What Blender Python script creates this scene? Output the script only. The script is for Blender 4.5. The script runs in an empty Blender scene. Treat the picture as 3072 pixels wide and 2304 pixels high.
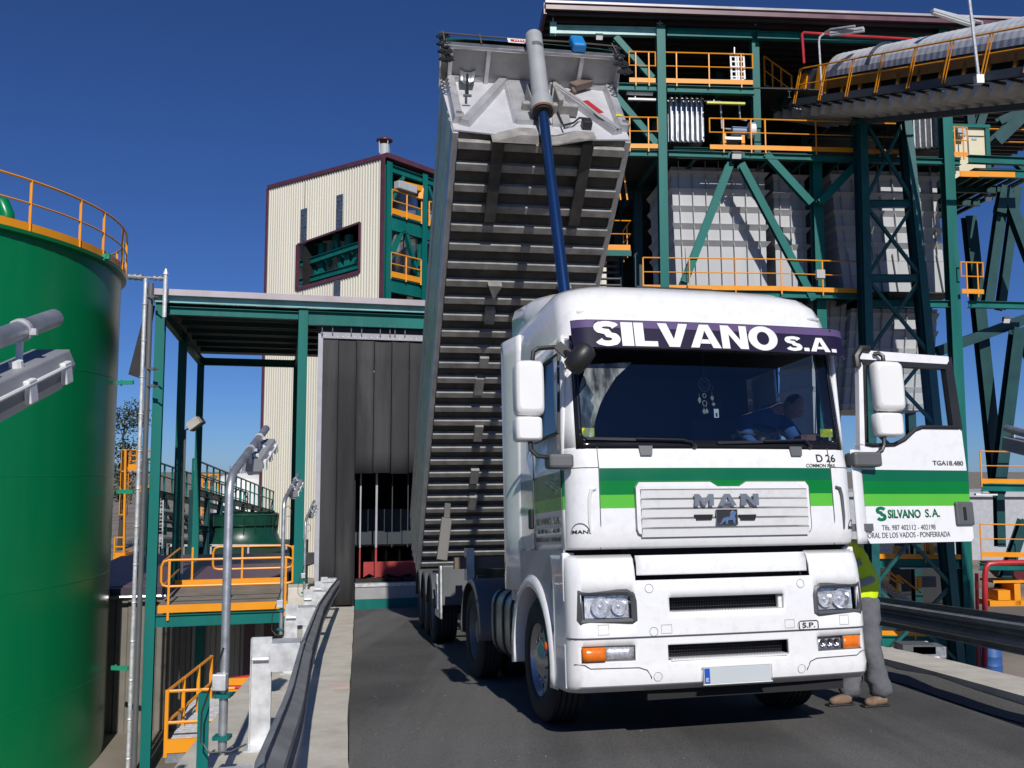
import bpy, math, random
from mathutils import Vector as V, Matrix
S = bpy.context.scene
C = bpy.data.collections.new("scene"); S.collection.children.link(C)
R = math.radians
random.seed(5)
# ------------------------------------------------ camera
F_PX = 2750.0; PITCH = math.atan(248/2750)
cam = bpy.data.cameras.new("camera"); co = bpy.data.objects.new("camera", cam); C.objects.link(co)
cam.sensor_width = 36.0; cam.lens = 36.0*F_PX/3072; cam.clip_end = 3000; cam.clip_start = 0.05
co.location = (0,0,0); co.rotation_euler = (R(90)+PITCH, 0, 0)
S.camera = co
# ------------------------------------------------ world and sun
SUN_EL, SUN_AZ = 36.5, 168.5
W = bpy.data.worlds.new("World"); S.world = W; W.use_nodes = True
nt = W.node_tree; nt.nodes.clear()
sky = nt.nodes.new('ShaderNodeTexSky'); sky.sky_type = 'NISHITA'; sky.sun_disc = False
sky.sun_elevation = R(SUN_EL); sky.sun_rotation = R(SUN_AZ)
sky.altitude = 1500; sky.air_density = 0.9; sky.dust_density = 0.3; sky.ozone_density = 4.0
bg = nt.nodes.new('ShaderNodeBackground'); bg.inputs[1].default_value = 0.05
ow = nt.nodes.new('ShaderNodeOutputWorld')
tint = nt.nodes.new('ShaderNodeMixRGB'); tint.blend_type = 'MULTIPLY'; tint.inputs[0].default_value = 1; tint.inputs[2].default_value = (.56,.84,1.38,1)
nt.links.new(sky.outputs[0], tint.inputs[1]); nt.links.new(tint.outputs[0], bg.inputs[0]); nt.links.new(bg.outputs[0], ow.inputs[0])
sl = bpy.data.lights.new("sun", 'SUN'); sl.energy = 4.2; sl.angle = R(0.5); sl.color = (1.0, 0.96, 0.9)
so = bpy.data.objects.new("sun", sl); C.objects.link(so)
sd = V((math.cos(R(SUN_EL))*math.sin(R(SUN_AZ)), math.cos(R(SUN_EL))*math.cos(R(SUN_AZ)), math.sin(R(SUN_EL))))
so.rotation_euler = sd.to_track_quat('Z', 'Y').to_euler(); so.location = sd*60
S.view_settings.view_transform = 'Standard'; S.view_settings.look = 'None'
S.view_settings.exposure = 0.0; S.view_settings.gamma = 1.0
S.cycles.max_bounces = 6; S.cycles.diffuse_bounces = 3; S.cycles.transparent_max_bounces = 12
# ------------------------------------------------ pixel to world helpers
FW = V((0, math.cos(PITCH), math.sin(PITCH))); UP = V((0, -math.sin(PITCH), math.cos(PITCH))); RT = V((1,0,0))
def ray(x, y): return FW + RT*((x-1536)/F_PX) + UP*((1152-y)/F_PX)
def at(x, y, Y):
    r = ray(x, y); return r*(Y/r.y)
class Plane:
    """upright facade plane: origin o (x,y), heading of its right-hand direction in degrees"""
    def __init__(s, ox, oy, hd):
        a = R(hd); s.o = V((ox, oy, 0)); s.s = V((math.cos(a), math.sin(a), 0)); s.n = V((-math.sin(a), math.cos(a), 0))
    def pt(s, x, y, off=0.0):
        r = ray(x, y); k = ((s.o + s.n*off).dot(s.n))/(r.dot(s.n)); return r*k
    def at(s, a, off, z): return s.o + s.s*a + s.n*off + V((0,0,z))
    def sz(s, x, y, off=0.0):
        p = s.pt(x, y, off); return (p - s.o).dot(s.s), p.z
GZ = -7.0          # plant ground level; z = 0 is the photographer's eye
# ------------------------------------------------ truck frame (the ramp's own plane)
tv_ = ray(880, 1650).normalized(); tu_ = tv_.cross(V((0,0,1))).normalized(); tw_ = tu_.cross(tv_)
TT0 = V((1.57774, 6.9007, -2.00053))     # on the trailer's centre line, under the truck's nose
T0 = TT0 + tu_*.065
def frame(o, u, v, w): return Matrix(((u.x,v.x,w.x,o.x),(u.y,v.y,w.y,o.y),(u.z,v.z,w.z,o.z),(0,0,0,1)))
TM = frame(T0, tu_, tv_, tw_)
def ramp_z(x, y, off=0.0):
    return T0.z + (-(x-T0.x)*tw_.x - (y-T0.y)*tw_.y)/tw_.z + off
def on_ramp(px, py, off=0.0):
    r = ray(px, py); k = (T0.dot(tw_) + off)/(r.dot(tw_)); return r*k
# ------------------------------------------------ materials
MATS = {}
def mat(name, col, rough=0.5, metal=0.0, var=0.12, scale=3.0, bump=0.0, bscale=40.0, dirt=0.0, dcol=(0.12,0.1,0.08), dscale=2.0,
        streak=False, spec=0.5, coat=0.0, wave=None, rvar=0.1):
    if name in MATS: return MATS[name]
    m = bpy.data.materials.new(name); m.use_nodes = True; n = m.node_tree; L = n.links
    b = n.nodes['Principled BSDF']
    tc = n.nodes.new('ShaderNodeTexCoord'); src = tc.outputs['Object']
    if streak:
        mp = n.nodes.new('ShaderNodeMapping'); mp.inputs['Scale'].default_value = (1,1,0.12); L.new(src, mp.inputs[0]); ssrc = mp.outputs[0]
    else: ssrc = src
    nz = n.nodes.new('ShaderNodeTexNoise'); nz.inputs['Scale'].default_value = scale; nz.inputs['Detail'].default_value = 6; L.new(ssrc, nz.inputs['Vector'])
    mr = n.nodes.new('ShaderNodeMapRange'); mr.inputs[1].default_value = .3; mr.inputs[2].default_value = .7
    mr.inputs[3].default_value = 1-var; mr.inputs[4].default_value = 1+var; L.new(nz.outputs[0], mr.inputs[0])
    mx = n.nodes.new('ShaderNodeVectorMath'); mx.operation = 'SCALE'; mx.inputs[0].default_value = col; L.new(mr.outputs[0], mx.inputs['Scale'])
    out = mx.outputs[0]
    if dirt > 0:
        nd = n.nodes.new('ShaderNodeTexNoise'); nd.inputs['Scale'].default_value = dscale; nd.inputs['Detail'].default_value = 9; nd.inputs['Roughness'].default_value = .68
        L.new(ssrc, nd.inputs['Vector'])
        md = n.nodes.new('ShaderNodeMapRange'); md.inputs[1].default_value = .5; md.inputs[2].default_value = .78; md.inputs[4].default_value = dirt
        L.new(nd.outputs[0], md.inputs[0])
        mm = n.nodes.new('ShaderNodeMixRGB'); L.new(md.outputs[0], mm.inputs[0]); L.new(out, mm.inputs[1]); mm.inputs[2].default_value = (*dcol, 1); out = mm.outputs[0]
    L.new(out, b.inputs['Base Color'])
    b.inputs['Roughness'].default_value = rough; b.inputs['Metallic'].default_value = metal
    if rvar:
        rr = n.nodes.new('ShaderNodeMapRange'); rr.inputs[3].default_value = max(0,rough-rvar); rr.inputs[4].default_value = min(1,rough+rvar)
        L.new(nz.outputs[0], rr.inputs[0]); L.new(rr.outputs[0], b.inputs['Roughness'])
    b.inputs['Specular IOR Level'].default_value = spec
    b.inputs['Coat Weight'].default_value = coat
    if bump > 0:
        nb = n.nodes.new('ShaderNodeTexNoise'); nb.inputs['Scale'].default_value = bscale; nb.inputs['Detail'].default_value = 4; L.new(src, nb.inputs['Vector'])
        bp = n.nodes.new('ShaderNodeBump'); bp.inputs['Strength'].default_value = bump; bp.inputs['Distance'].default_value = .02
        L.new(nb.outputs[0], bp.inputs['Height']); L.new(bp.outputs[0], b.inputs['Normal'])
    MATS[name] = m; return m
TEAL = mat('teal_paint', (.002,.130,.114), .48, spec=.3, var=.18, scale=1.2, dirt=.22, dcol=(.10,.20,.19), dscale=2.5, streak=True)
TEALD = mat('teal_paint_shaded', (.003,.05,.055), .5, var=.2, scale=1.5)  # darker copy of the teal, shade painted into set-back and underside steel
YEL = mat('yellow_paint', (.80,.30,.008), .42, var=.08, scale=2, dirt=.25, dcol=(.45,.18,.02))
WHITE = mat('white_truck_paint', (.80,.80,.80), .22, var=.02, scale=2, coat=.6, rvar=.03, dirt=.30, dcol=(.42,.40,.36), dscale=11)
WHITE2 = mat('white_plastic', (.76,.76,.75), .35, var=.03)
GRN1 = mat('dark_green_stripe', (.002,.125,.045), .25, var=.04, coat=.5)
GRN2 = mat('mid_green_stripe', (.0,.18,.015), .25, var=.04, coat=.5)
GRN3 = mat('light_green_stripe', (.10,.47,.03), .25, var=.04, coat=.5)
BLK = mat('black_plastic', (.018,.018,.02), .45, var=.15)
BLKS = mat('black_gloss', (.01,.01,.012), .15, var=.1)
GREYP = mat('grey_plastic', (.10,.105,.11), .5, var=.1)
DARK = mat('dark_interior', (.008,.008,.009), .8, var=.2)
RUB = mat('tyre_rubber', (.022,.022,.023), .8, var=.25, scale=6, bump=.3, bscale=60, dirt=.4, dcol=(.07,.065,.06))
ALU = mat('bare_aluminium', (.50,.50,.51), .33, metal=.85, var=.12, scale=5, streak=True, dirt=.35, dcol=(.3,.3,.3))
GALV = mat('galvanised_steel', (.42,.44,.46), .42, metal=.7, var=.22, scale=9, dirt=.3, dcol=(.25,.26,.27), dscale=12, bump=.05)
GALVD = mat('weathered_guardrail_steel', (.28,.29,.295), .48, metal=.4, var=.22, scale=5, dirt=.35, dcol=(.11,.115,.12), dscale=4)
GALVL = mat('bright_galvanised_steel', (.62,.63,.64), .45, metal=.4, var=.2, scale=12)
CHROME = mat('chrome', (.6,.6,.62), .22, metal=1, var=.05)
CONC = mat('concrete', (.58,.54,.46), .85, var=.13, scale=3, bump=.35, bscale=50, dirt=.4, dcol=(.33,.30,.26), dscale=3.5)
PURP = mat('purple_brown_sheet', (.10,.035,.05), .35, var=.15, scale=1.5)
CREAM = mat('cream_cladding', (.66,.63,.53), .45, var=.05, scale=.8, dirt=.15, dcol=(.5,.45,.33), dscale=.6, streak=True)
GREYDUCT = mat('grey_duct_paint', (.44,.45,.465), .5, var=.1, scale=1.0, dirt=.3, dcol=(.27,.27,.28), dscale=1.5, streak=True)
TRBODY = mat('trailer_body_aluminium', (.55,.55,.56), .38, metal=.5, var=.12, scale=4, dirt=.5, dcol=(.22,.21,.20), dscale=3)
TRUND = mat('trailer_underside', (.075,.07,.064), .55, metal=.2, var=.3, scale=5, dirt=.7, dcol=(.035,.03,.028), dscale=2.2)
TRRIB = mat('trailer_crossmember', (.30,.287,.265), .6, metal=.1, var=.25, scale=6, dirt=.5, dcol=(.1,.09,.085), dscale=4)
RED = mat('red_paint', (.45,.02,.03), .4, var=.1)
GTANK = mat('green_tank_paint', (.0,.19,.062), .30, var=.07, scale=.4, streak=True, dirt=.30, dcol=(.02,.24,.10), dscale=.9, spec=.4)
DGREEN = mat('dark_green_grp', (.006,.055,.035), .35, var=.15)
WTANK = mat('white_tank_paint', (.75,.75,.75), .5, var=.04)
def glass(name, tint=(.25,.3,.34), refl=.12, rough=.03):
    m = bpy.data.materials.new(name); m.use_nodes = True; n = m.node_tree; n.nodes.clear(); L = n.links
    o = n.nodes.new('ShaderNodeOutputMaterial'); t = n.nodes.new('ShaderNodeBsdfTransparent'); t.inputs[0].default_value = (*tint,1)
    g = n.nodes.new('ShaderNodeBsdfGlossy'); g.inputs['Roughness'].default_value = rough
    fr = n.nodes.new('ShaderNodeFresnel'); fr.inputs[0].default_value = 1.5
    ad = n.nodes.new('ShaderNodeMath'); ad.operation = 'ADD'; ad.inputs[1].default_value = refl; L.new(fr.outputs[0], ad.inputs[0])
    mx = n.nodes.new('ShaderNodeMixShader'); L.new(ad.outputs[0], mx.inputs[0]); L.new(t.outputs[0], mx.inputs[1]); L.new(g.outputs[0], mx.inputs[2]); L.new(mx.outputs[0], o.inputs[0])
    return m
GLASS = glass('windscreen_glass', (.55,.64,.72), .045); VISG = glass('tinted_visor', (.05,.035,.09), .06, .1)
GLASSC = glass('lamp_glass', (.9,.9,.92), .05)
# ------------------------------------------------ mesh builder
class MB:
    def __init__(s): s.v = []; s.f = []; s.m = []; s.sm = []
    def add(s, vs, fs, mi=0, sm=False):
        b = len(s.v); s.v += [V(q) for q in vs]
        for f in fs: s.f.append([b+i for i in f]); s.m.append(mi); s.sm.append(sm)
        return s
    def box(s, c, d, X=None, mi=0):
        c = V(c); X = X or (V((1,0,0)),V((0,1,0)),V((0,0,1)))
        vs = [c + X[0]*(a*d[0]/2) + X[1]*(b*d[1]/2) + X[2]*(e*d[2]/2) for e in (-1,1) for b in (-1,1) for a in (-1,1)]
        return s.add(vs, [(0,2,3,1),(4,5,7,6),(0,1,5,4),(2,6,7,3),(0,4,6,2),(1,3,7,5)], mi)
    def bb(s, a, b, mi=0): return s.box([(a[i]+b[i])/2 for i in range(3)], [abs(b[i]-a[i]) for i in range(3)], None, mi)
    def prism(s, poly, vec, mi=0, sm=False, cap=True):
        n = len(poly); vec = V(vec); p = [V(q) for q in poly]
        vs = p + [q+vec for q in p]
        # orientation
        nn = V((0,0,0))
        for i in range(n): nn += (p[i]-p[0]).cross(p[(i+1)%n]-p[0])
        fl = nn.dot(vec) > 0
        fs = [(i,(i+1)%n,n+(i+1)%n,n+i) if fl else (i,n+i,n+(i+1)%n,(i+1)%n) for i in range(n)]
        s.add(vs, fs, mi, sm)
        if cap: s.add(vs, [tuple(range(n))[::-1] if fl else tuple(range(n)), tuple(range(n,2*n)) if fl else tuple(range(n,2*n))[::-1]], mi, False)
        return s
    def bar(s, a, b, w, h=None, up=(0,0,1), mi=0):
        a = V(a); b = V(b); h = w if h is None else h
        d = (b-a); L = d.length
        if L < 1e-6: return s
        d /= L; up = V(up)
        if abs(d.dot(up)) > .98: up = V((0,1,0)) if abs(d.y) < .9 else V((1,0,0))
        x = d.cross(up).normalized(); z = x.cross(d)
        return s.box((a+b)/2, (w, L, h), (x, d, z), mi)
    def ibeam(s, a, b, w, h, up=(0,0,1), t=None, mi=0):
        a = V(a); b = V(b); d = (b-a).normalized(); up = V(up)
        if abs(d.dot(up)) > .98: up = V((0,1,0))
        x = d.cross(up).normalized(); z = x.cross(d); t = t or h*.07; tw = w*.06
        q = [(-w/2,-h/2),(w/2,-h/2),(w/2,-h/2+t),(tw,-h/2+t),(tw,h/2-t),(w/2,h/2-t),(w/2,h/2),(-w/2,h/2),(-w/2,h/2-t),(-tw,h/2-t),(-tw,-h/2+t),(-w/2,-h/2+t)]
        return s.prism([a + x*p + z*r for p, r in q], b-a, mi)
    def tube(s, a, b, r, r2=None, n=12, mi=0, cap=True):
        a = V(a); b = V(b); r2 = r if r2 is None else r2; d = (b-a).normalized()
        up = V((0,0,1)) if abs(d.z) < .9 else V((1,0,0)); x = d.cross(up).normalized(); z = x.cross(d)
        c = [(math.cos(2*math.pi*i/n), math.sin(2*math.pi*i/n)) for i in range(n)]
        vs = [a + x*(r*p) + z*(r*q) for p, q in c] + [b + x*(r2*p) + z*(r2*q) for p, q in c]
        s.add(vs, [(i, n+i, n+(i+1)%n, (i+1)%n) for i in range(n)], mi, True)
        if cap: s.add(vs, [tuple(range(n)), tuple(range(2*n-1, n-1, -1))], mi)
        return s
    def path(s, pts, r, n=8, mi=0, close=False):
        pts = [V(p) for p in pts]; N = len(pts); rings = []; prev = None
        for i, p in enumerate(pts):
            if close: d = pts[(i+1)%N]-pts[i-1]
            else: d = pts[min(i+1,N-1)]-pts[max(i-1,0)]
            d.normalize()
            if prev is None:
                up = V((0,0,1)) if abs(d.z) < .9 else V((1,0,0)); x = d.cross(up).normalized()
            else: x = (prev - d*prev.dot(d)).normalized()
            prev = x; z = x.cross(d)
            rr = r[i] if isinstance(r, (list,tuple)) else r
            rings.append([p + x*(rr*math.cos(2*math.pi*k/n)) + z*(rr*math.sin(2*math.pi*k/n)) for k in range(n)])
        vs = [q for g in rings for q in g]; fs = []
        for i in range(N if close else N-1):
            j = (i+1)%N
            for k in range(n): fs.append((i*n+k, j*n+k, j*n+(k+1)%n, i*n+(k+1)%n))
        s.add(vs, fs, mi, True)
        if not close: s.add(vs, [tuple(range(n)), tuple(range(N*n-1, (N-1)*n-1, -1))], mi)
        return s
    def lathe(s, prof, o, ax, n=24, mi=0, sm=True, a0=0, a1=360):
        o = V(o); ax = V(ax).normalized(); up = V((0,0,1)) if abs(ax.z) < .9 else V((1,0,0)); x = ax.cross(up).normalized(); z = ax.cross(x)
        full = (a1-a0) >= 360; m = n if full else n+1
        vs = []
        for r, h in prof:
            for k in range(m):
                t = R(a0+(a1-a0)*k/n); vs.append(o + ax*h + x*(r*math.cos(t)) + z*(r*math.sin(t)))
        fs = []
        for i in range(len(prof)-1):
            for k in range(n):
                k2 = (k+1)%m; fs.append((i*m+k, i*m+k2, (i+1)*m+k2, (i+1)*m+k))
        return s.add(vs, fs, mi, sm)
    def grid(s, fn, us, vs_, mi=0, sm=True, flip=False):
        vs = [fn(a, b) for b in vs_ for a in us]; n = len(us); fs = []
        for j in range(len(vs_)-1):
            for i in range(n-1):
                q = (j*n+i, j*n+i+1, (j+1)*n+i+1, (j+1)*n+i); fs.append(q[::-1] if flip else q)
        return s.add(vs, fs, mi, sm)
    def build(s, name, mats, parent=None, bevel=0, solid=0, sub=0, angle=35, bseg=2):
        me = bpy.data.meshes.new(name); me.from_pydata([tuple(q) for q in s.v], [], s.f)
        if not isinstance(mats, (list,tuple)): mats = [mats]
        for m in mats: me.materials.append(m)
        me.polygons.foreach_set('material_index', s.m); me.polygons.foreach_set('use_smooth', s.sm)
        me.update()
        o = bpy.data.objects.new(name, me); C.objects.link(o)
        if any(s.sm): me.set_sharp_from_angle(angle=R(angle))
        if parent: o.parent = parent
        if solid:
            q = o.modifiers.new('s','SOLIDIFY'); q.thickness = solid; q.offset = -1
        if bevel:
            q = o.modifiers.new('b','BEVEL'); q.width = bevel; q.segments = bseg; q.limit_method = 'ANGLE'; q.angle_limit = R(40)
        if sub:
            q = o.modifiers.new('u','SUBSURF'); q.levels = sub; q.render_levels = sub
        return o
def thing(name, label, cat, group=None, M=None):
    o = bpy.data.objects.new(name, None); C.objects.link(o); o['label'] = label; o['category'] = cat
    if group: o['group'] = group
    if M is not None: o.matrix_world = M; o['placed'] = 1
    return o
def tag(o, label, cat, group=None):
    o['label'] = label; o['category'] = cat
    if group: o['group'] = group
    return o
def struct(o): o['kind'] = 'structure'; return o
def part(name, mb, m, parent, **k): return mb.build(name, m, parent, **k)
def text(body, name, m, parent, o, X, Z, w, h, ext=.002, off=0.0, shear=0.0, space=1.0, bend=None):
    """text mesh whose box starts at o (lower left), reads along X with height along Z, fitted to w by h"""
    cu = bpy.data.curves.new(name, 'FONT'); cu.body = body; cu.size = 1; cu.extrude = 0; cu.offset = off; cu.shear = shear; cu.space_character = space
    cu.resolution_u = 4
    t = bpy.data.objects.new(name, cu); C.objects.link(t)
    bpy.context.view_layer.update()
    me = bpy.data.meshes.new_from_object(t.evaluated_get(bpy.context.evaluated_depsgraph_get()))
    bpy.data.objects.remove(t)
    xs = [q.co.x for q in me.vertices]; ys = [q.co.y for q in me.vertices]
    x0, x1, y0, y1 = min(xs), max(xs), min(ys), max(ys)
    X = V(X).normalized(); Z = V(Z).normalized(); o = V(o)
    if bend:
        import bmesh
        bm_ = bmesh.new(); bm_.from_mesh(me); st = .02*(x1-x0)/w; k = x0+st
        while k < x1:
            bmesh.ops.bisect_plane(bm_, geom=bm_.verts[:]+bm_.edges[:]+bm_.faces[:], plane_co=(k,0,0), plane_no=(1,0,0)); k += st
        bm_.to_mesh(me); bm_.free()
    for q in me.vertices:
        a = (q.co.x-x0)/(x1-x0)*w; b = (q.co.y-y0)/(y1-y0)*h
        q.co = bend(a, b) if bend else o + X*a + Z*b
    me.materials.clear(); me.materials.append(m)
    ob = bpy.data.objects.new(name, me); C.objects.link(ob)
    if parent: ob.parent = parent
    if not bend: q = ob.modifiers.new('s','SOLIDIFY'); q.thickness = ext; q.offset = 0
    return ob
def heavy(ch):
    """very bold sans letter as strips of quads in a unit box"""
    o = []
    def st(L_, R__): 
        for (a, b), (c, d) in zip(zip(L_, R__), list(zip(L_, R__))[1:]): o.append([a, b, d, c])
    if ch == 'I': return [[(0,0),(1,0),(1,1),(0,1)]]
    if ch == 'L': return [[(0,0),(1,0),(1,.22),(0,.22)],[(0,.22),(.42,.22),(.42,1),(0,1)]]
    if ch == '.': return [[(0,0),(1,0),(1,1),(0,1)]]
    if ch == 'V': return [[(.33,0),(.5,0),(.5,.33),(.30,1),(0,1)],[(.5,0),(.67,0),(1,1),(.70,1),(.5,.33)]]
    if ch == 'A': return [[(0,0),(.27,0),(.5,.74),(.5,1),(.35,1)],[(.73,0),(1,0),(.65,1),(.5,1),(.5,.74)],[(.335,.18),(.665,.18),(.61,.36),(.39,.36)]]
    if ch == 'N': return [[(0,0),(.29,0),(.29,.62),(.29,1),(0,1)],[(.71,0),(1,0),(1,1),(.71,1),(.71,.38)],[(.29,.62),(.69,0),(.71,0),(.71,.38),(.31,1),(.29,1)]]
    if ch == 'M': return [[(0,0),(.24,0),(.24,.55),(.24,1),(0,1)],[(.76,0),(1,0),(1,1),(.76,1),(.76,.55)],[(.24,1),(.24,.55),(.43,0),(.57,0),(.76,.55),(.76,1),(.5,.40)]]
    if ch == 'O':
        n = 40; L_ = [(.5+.5*math.cos(2*math.pi*i/n), .5+.53*math.sin(2*math.pi*i/n)) for i in range(n+1)]; R__ = [(.5+.21*math.cos(2*math.pi*i/n), .5+.29*math.sin(2*math.pi*i/n)) for i in range(n+1)]; st(L_, R__); return o
    if ch == 'S':
        c = []
        for t in range(15, 271, 12): c.append((.5+.34*math.cos(R(t)), .755+.165*math.sin(R(t))))
        for t in range(78, -166, -12): c.append((.5+.34*math.cos(R(t)), .275+.185*math.sin(R(t))))
        L_, R__ = [], []
        for i, p in enumerate(c):
            a = c[max(i-1,0)]; b = c[min(i+1,len(c)-1)]; dx, dy = b[0]-a[0], b[1]-a[1]; l = math.hypot(dx,dy)
            w = .125 if abs(dx/l) > .9 else .15
            L_.append((p[0]-dy/l*w, p[1]+dx/l*w*.9)); R__.append((p[0]+dy/l*w, p[1]-dx/l*w*.9))
        st(L_, R__); return o
def sign(s, widths, m, parent, x0, x1, z0, z1, fn, gap=.05, name='lettering', solid=0):
    tot = sum(widths)+gap*(len(s)-1); k = (x1-x0)/tot; x = x0
    for ch, w in zip(s, widths):
        h = (z1-z0)*(.24 if ch == '.' else 1); mb = MB()
        for poly in heavy(ch):
            # cut into narrow columns so that the letter follows the curved board
            xs_ = [p[0] for p in poly]; n = max(1, int((max(xs_)-min(xs_))*w*k/.03))
            if n == 1 or len(poly) > 6: mb.add([fn(x+a*w*k, z0+b*h) for a, b in poly], [tuple(range(len(poly)))]); continue
            import bmesh
            mb.add([fn(x+a*w*k, z0+b*h) for a, b in poly], [tuple(range(len(poly)))])
        o = part(name, mb, m, parent, solid=solid); x += (w+gap)*k
def copy_tree(o, parent=None):
    c = o.copy(); C.objects.link(c)
    if parent: c.parent = parent
    for ch in list(o.children): copy_tree(ch, c)
    return c
def rail(parent, pts, h=1.1, toe=.15, name='handrail', sp=1.5, mid=True, r=.022, mt=None, hoop=False):
    """yellow tube handrail along base points pts"""
    mb = MB(); pts = [V(p) for p in pts]; z = V((0,0,1))
    for a, b in zip(pts, pts[1:]):
        L = (b-a).length; n = max(1, round(L/sp)); d = (b-a)/L; e = min(.12, L/4) if hoop else 0
        mb.tube(a+z*h, b+z*h, r, n=6, cap=True)
        if mid: mb.tube(a+z*h*.55, b+z*h*.55, r*.8, n=6)
        for i in range(n+1):
            if hoop:
                if n == 1: q = a + (b-a)*(.25 + .5*i)
                else: q = a + (b-a)*((i+.35)/(n+.7))
            else: q = a+(b-a)*(i/n)
            mb.bar(q-z*.12, q+z*h, r*1.7, r*1.2)
        if hoop:
            for q in (a, b): mb.tube(q+z*h*.53, q+z*h*1.01, r, n=6)
        if toe: 
            m = (a+b)/2 + z*toe/2; x = d; y = d.cross(z)
            mb.box(m, (L, .012, toe), (x, y, z))
    return mb.build(name, mt or YEL, parent)
def corrug(mb, a, b, z0, z1, pitch=.3, depth=.04, face=None, mi=0, zt=None):
    """trapezoid profile upright sheet from a to b; face = outward direction"""
    a = V(a); b = V(b); L = (b-a).length; d = (b-a)/L; n = max(1,int(L/pitch)); p = L/n; f = V(face)
    xs = []
    for i in range(n):
        xs += [(i*p,0),(i*p+p*.45,0),(i*p+p*.55,depth),(i*p+p*.9,depth)]
    xs.append((L,0))
    lo = [a+d*x+f*y+V((0,0,z0)) for x, y in xs]
    hi = [a+d*x+f*y+V((0,0,(z1 if zt is None else z1+(zt-z1)*x/L))) for x, y in xs]
    k = len(xs); mb.add(lo+hi, [(i,i+1,k+i+1,k+i) for i in range(k-1)], mi)
    return mb
# ================================================ GROUND, RAMP, KERBS
def gmat():
    m = bpy.data.materials.new('yard_ground'); m.use_nodes = True; n = m.node_tree; L = n.links; b = n.nodes['Principled BSDF']
    tc = n.nodes.new('ShaderNodeTexCoord'); a = n.nodes.new('ShaderNodeTexNoise'); a.inputs['Scale'].default_value = .25; a.inputs['Detail'].default_value = 8
    L.new(tc.outputs['Object'], a.inputs['Vector']); cr = n.nodes.new('ShaderNodeValToRGB'); L.new(a.outputs[0], cr.inputs[0])
    cr.color_ramp.elements[0].position = .35; cr.color_ramp.elements[0].color = (.16,.13,.10,1); cr.color_ramp.elements[1].position = .7; cr.color_ramp.elements[1].color = (.30,.27,.22,1)
    L.new(cr.outputs[0], b.inputs['Base Color']); b.inputs['Roughness'].default_value = .9; return m
def amat():
    m = bpy.data.materials.new('asphalt'); m.use_nodes = True; n = m.node_tree; L = n.links; b = n.nodes['Principled BSDF']
    tc = n.nodes.new('ShaderNodeTexCoord'); src = tc.outputs['Object']
    def nz(s, d=5, r=.5):
        q = n.nodes.new('ShaderNodeTexNoise'); q.inputs['Scale'].default_value = s; q.inputs['Detail'].default_value = d; q.inputs['Roughness'].default_value = r; L.new(src, q.inputs['Vector']); return q
    big = nz(.5, 6, .6); cr = n.nodes.new('ShaderNodeValToRGB'); L.new(big.outputs[0], cr.inputs[0])
    cr.color_ramp.elements[0].position = .3; cr.color_ramp.elements[0].color = (.052,.051,.050,1); cr.color_ramp.elements[1].position = .72; cr.color_ramp.elements[1].color = (.105,.102,.098,1)
    # worn wheel tracks running along the lane
    mp = n.nodes.new('ShaderNodeMapping'); mp.inputs['Rotation'].default_value = (0,0,R(-12)); mp.inputs['Scale'].default_value = (1.6,.05,1); L.new(src, mp.inputs[0])
    tr = n.nodes.new('ShaderNodeTexNoise'); tr.inputs['Scale'].default_value = 1.0; tr.inputs['Detail'].default_value = 4; L.new(mp.outputs[0], tr.inputs['Vector'])
    t2 = n.nodes.new('ShaderNodeMapRange'); t2.inputs[1].default_value = .45; t2.inputs[2].default_value = .7; t2.inputs[4].default_value = .75; L.new(tr.outputs[0], t2.inputs[0])
    m1 = n.nodes.new('ShaderNodeMixRGB'); L.new(t2.outputs[0], m1.inputs[0]); L.new(cr.outputs[0], m1.inputs[1]); m1.inputs[2].default_value = (.155,.15,.143,1)
    fine = nz(75, 4, .7); f2 = n.nodes.new('ShaderNodeMapRange'); f2.inputs[1].default_value = .3; f2.inputs[2].default_value = .7; f2.inputs[3].default_value = .5; f2.inputs[4].default_value = 1.6; L.new(fine.outputs[0], f2.inputs[0])
    m2 = n.nodes.new('ShaderNodeVectorMath'); m2.operation = 'SCALE'; L.new(m1.outputs[0], m2.inputs[0]); L.new(f2.outputs[0], m2.inputs['Scale'])
    sp = n.nodes.new('ShaderNodeTexVoronoi'); sp.inputs['Scale'].default_value = 9; L.new(src, sp.inputs['Vector'])
    s2 = n.nodes.new('ShaderNodeMath'); s2.operation = 'LESS_THAN'; s2.inputs[1].default_value = .03; L.new(sp.outputs['Distance'], s2.inputs[0])
    m3 = n.nodes.new('ShaderNodeMixRGB'); L.new(s2.outputs[0], m3.inputs[0]); L.new(m2.outputs[0], m3.inputs[1]); m3.inputs[2].default_value = (.2,.195,.185,1)
    L.new(m3.outputs[0], b.inputs['Base Color']); b.inputs['Roughness'].default_value = .85
    bp = n.nodes.new('ShaderNodeBump'); bp.inputs['Strength'].default_value = .6; bp.inputs['Distance'].default_value = .01; L.new(fine.outputs[0], bp.inputs['Height']); L.new(bp.outputs[0], b.inputs['Normal'])
    return m
g = MB(); N = 24
g.grid(lambda a, b: V((a, b, GZ)), [-800+1600*i/N for i in range(N+1)], [-300+1500*i/N for i in range(N+1)], sm=False)
struct(g.build('ground', gmat()))
ASPH = amat()
KI = [(.55,-6),(.35,-2),(-.05,1.2),(-.62,4.0),(-1.09,6.33),(-1.42,8.23),(-2.30,13.55),(-3.86,22.93)]     # left kerb, inner line
RR = [(5.2,-6),(4.7,-2),(4.35,3),(4.22,7.3),(4.10,10.27),(3.4,15),(2.2,21.9),(2.05,24.3)]
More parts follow.
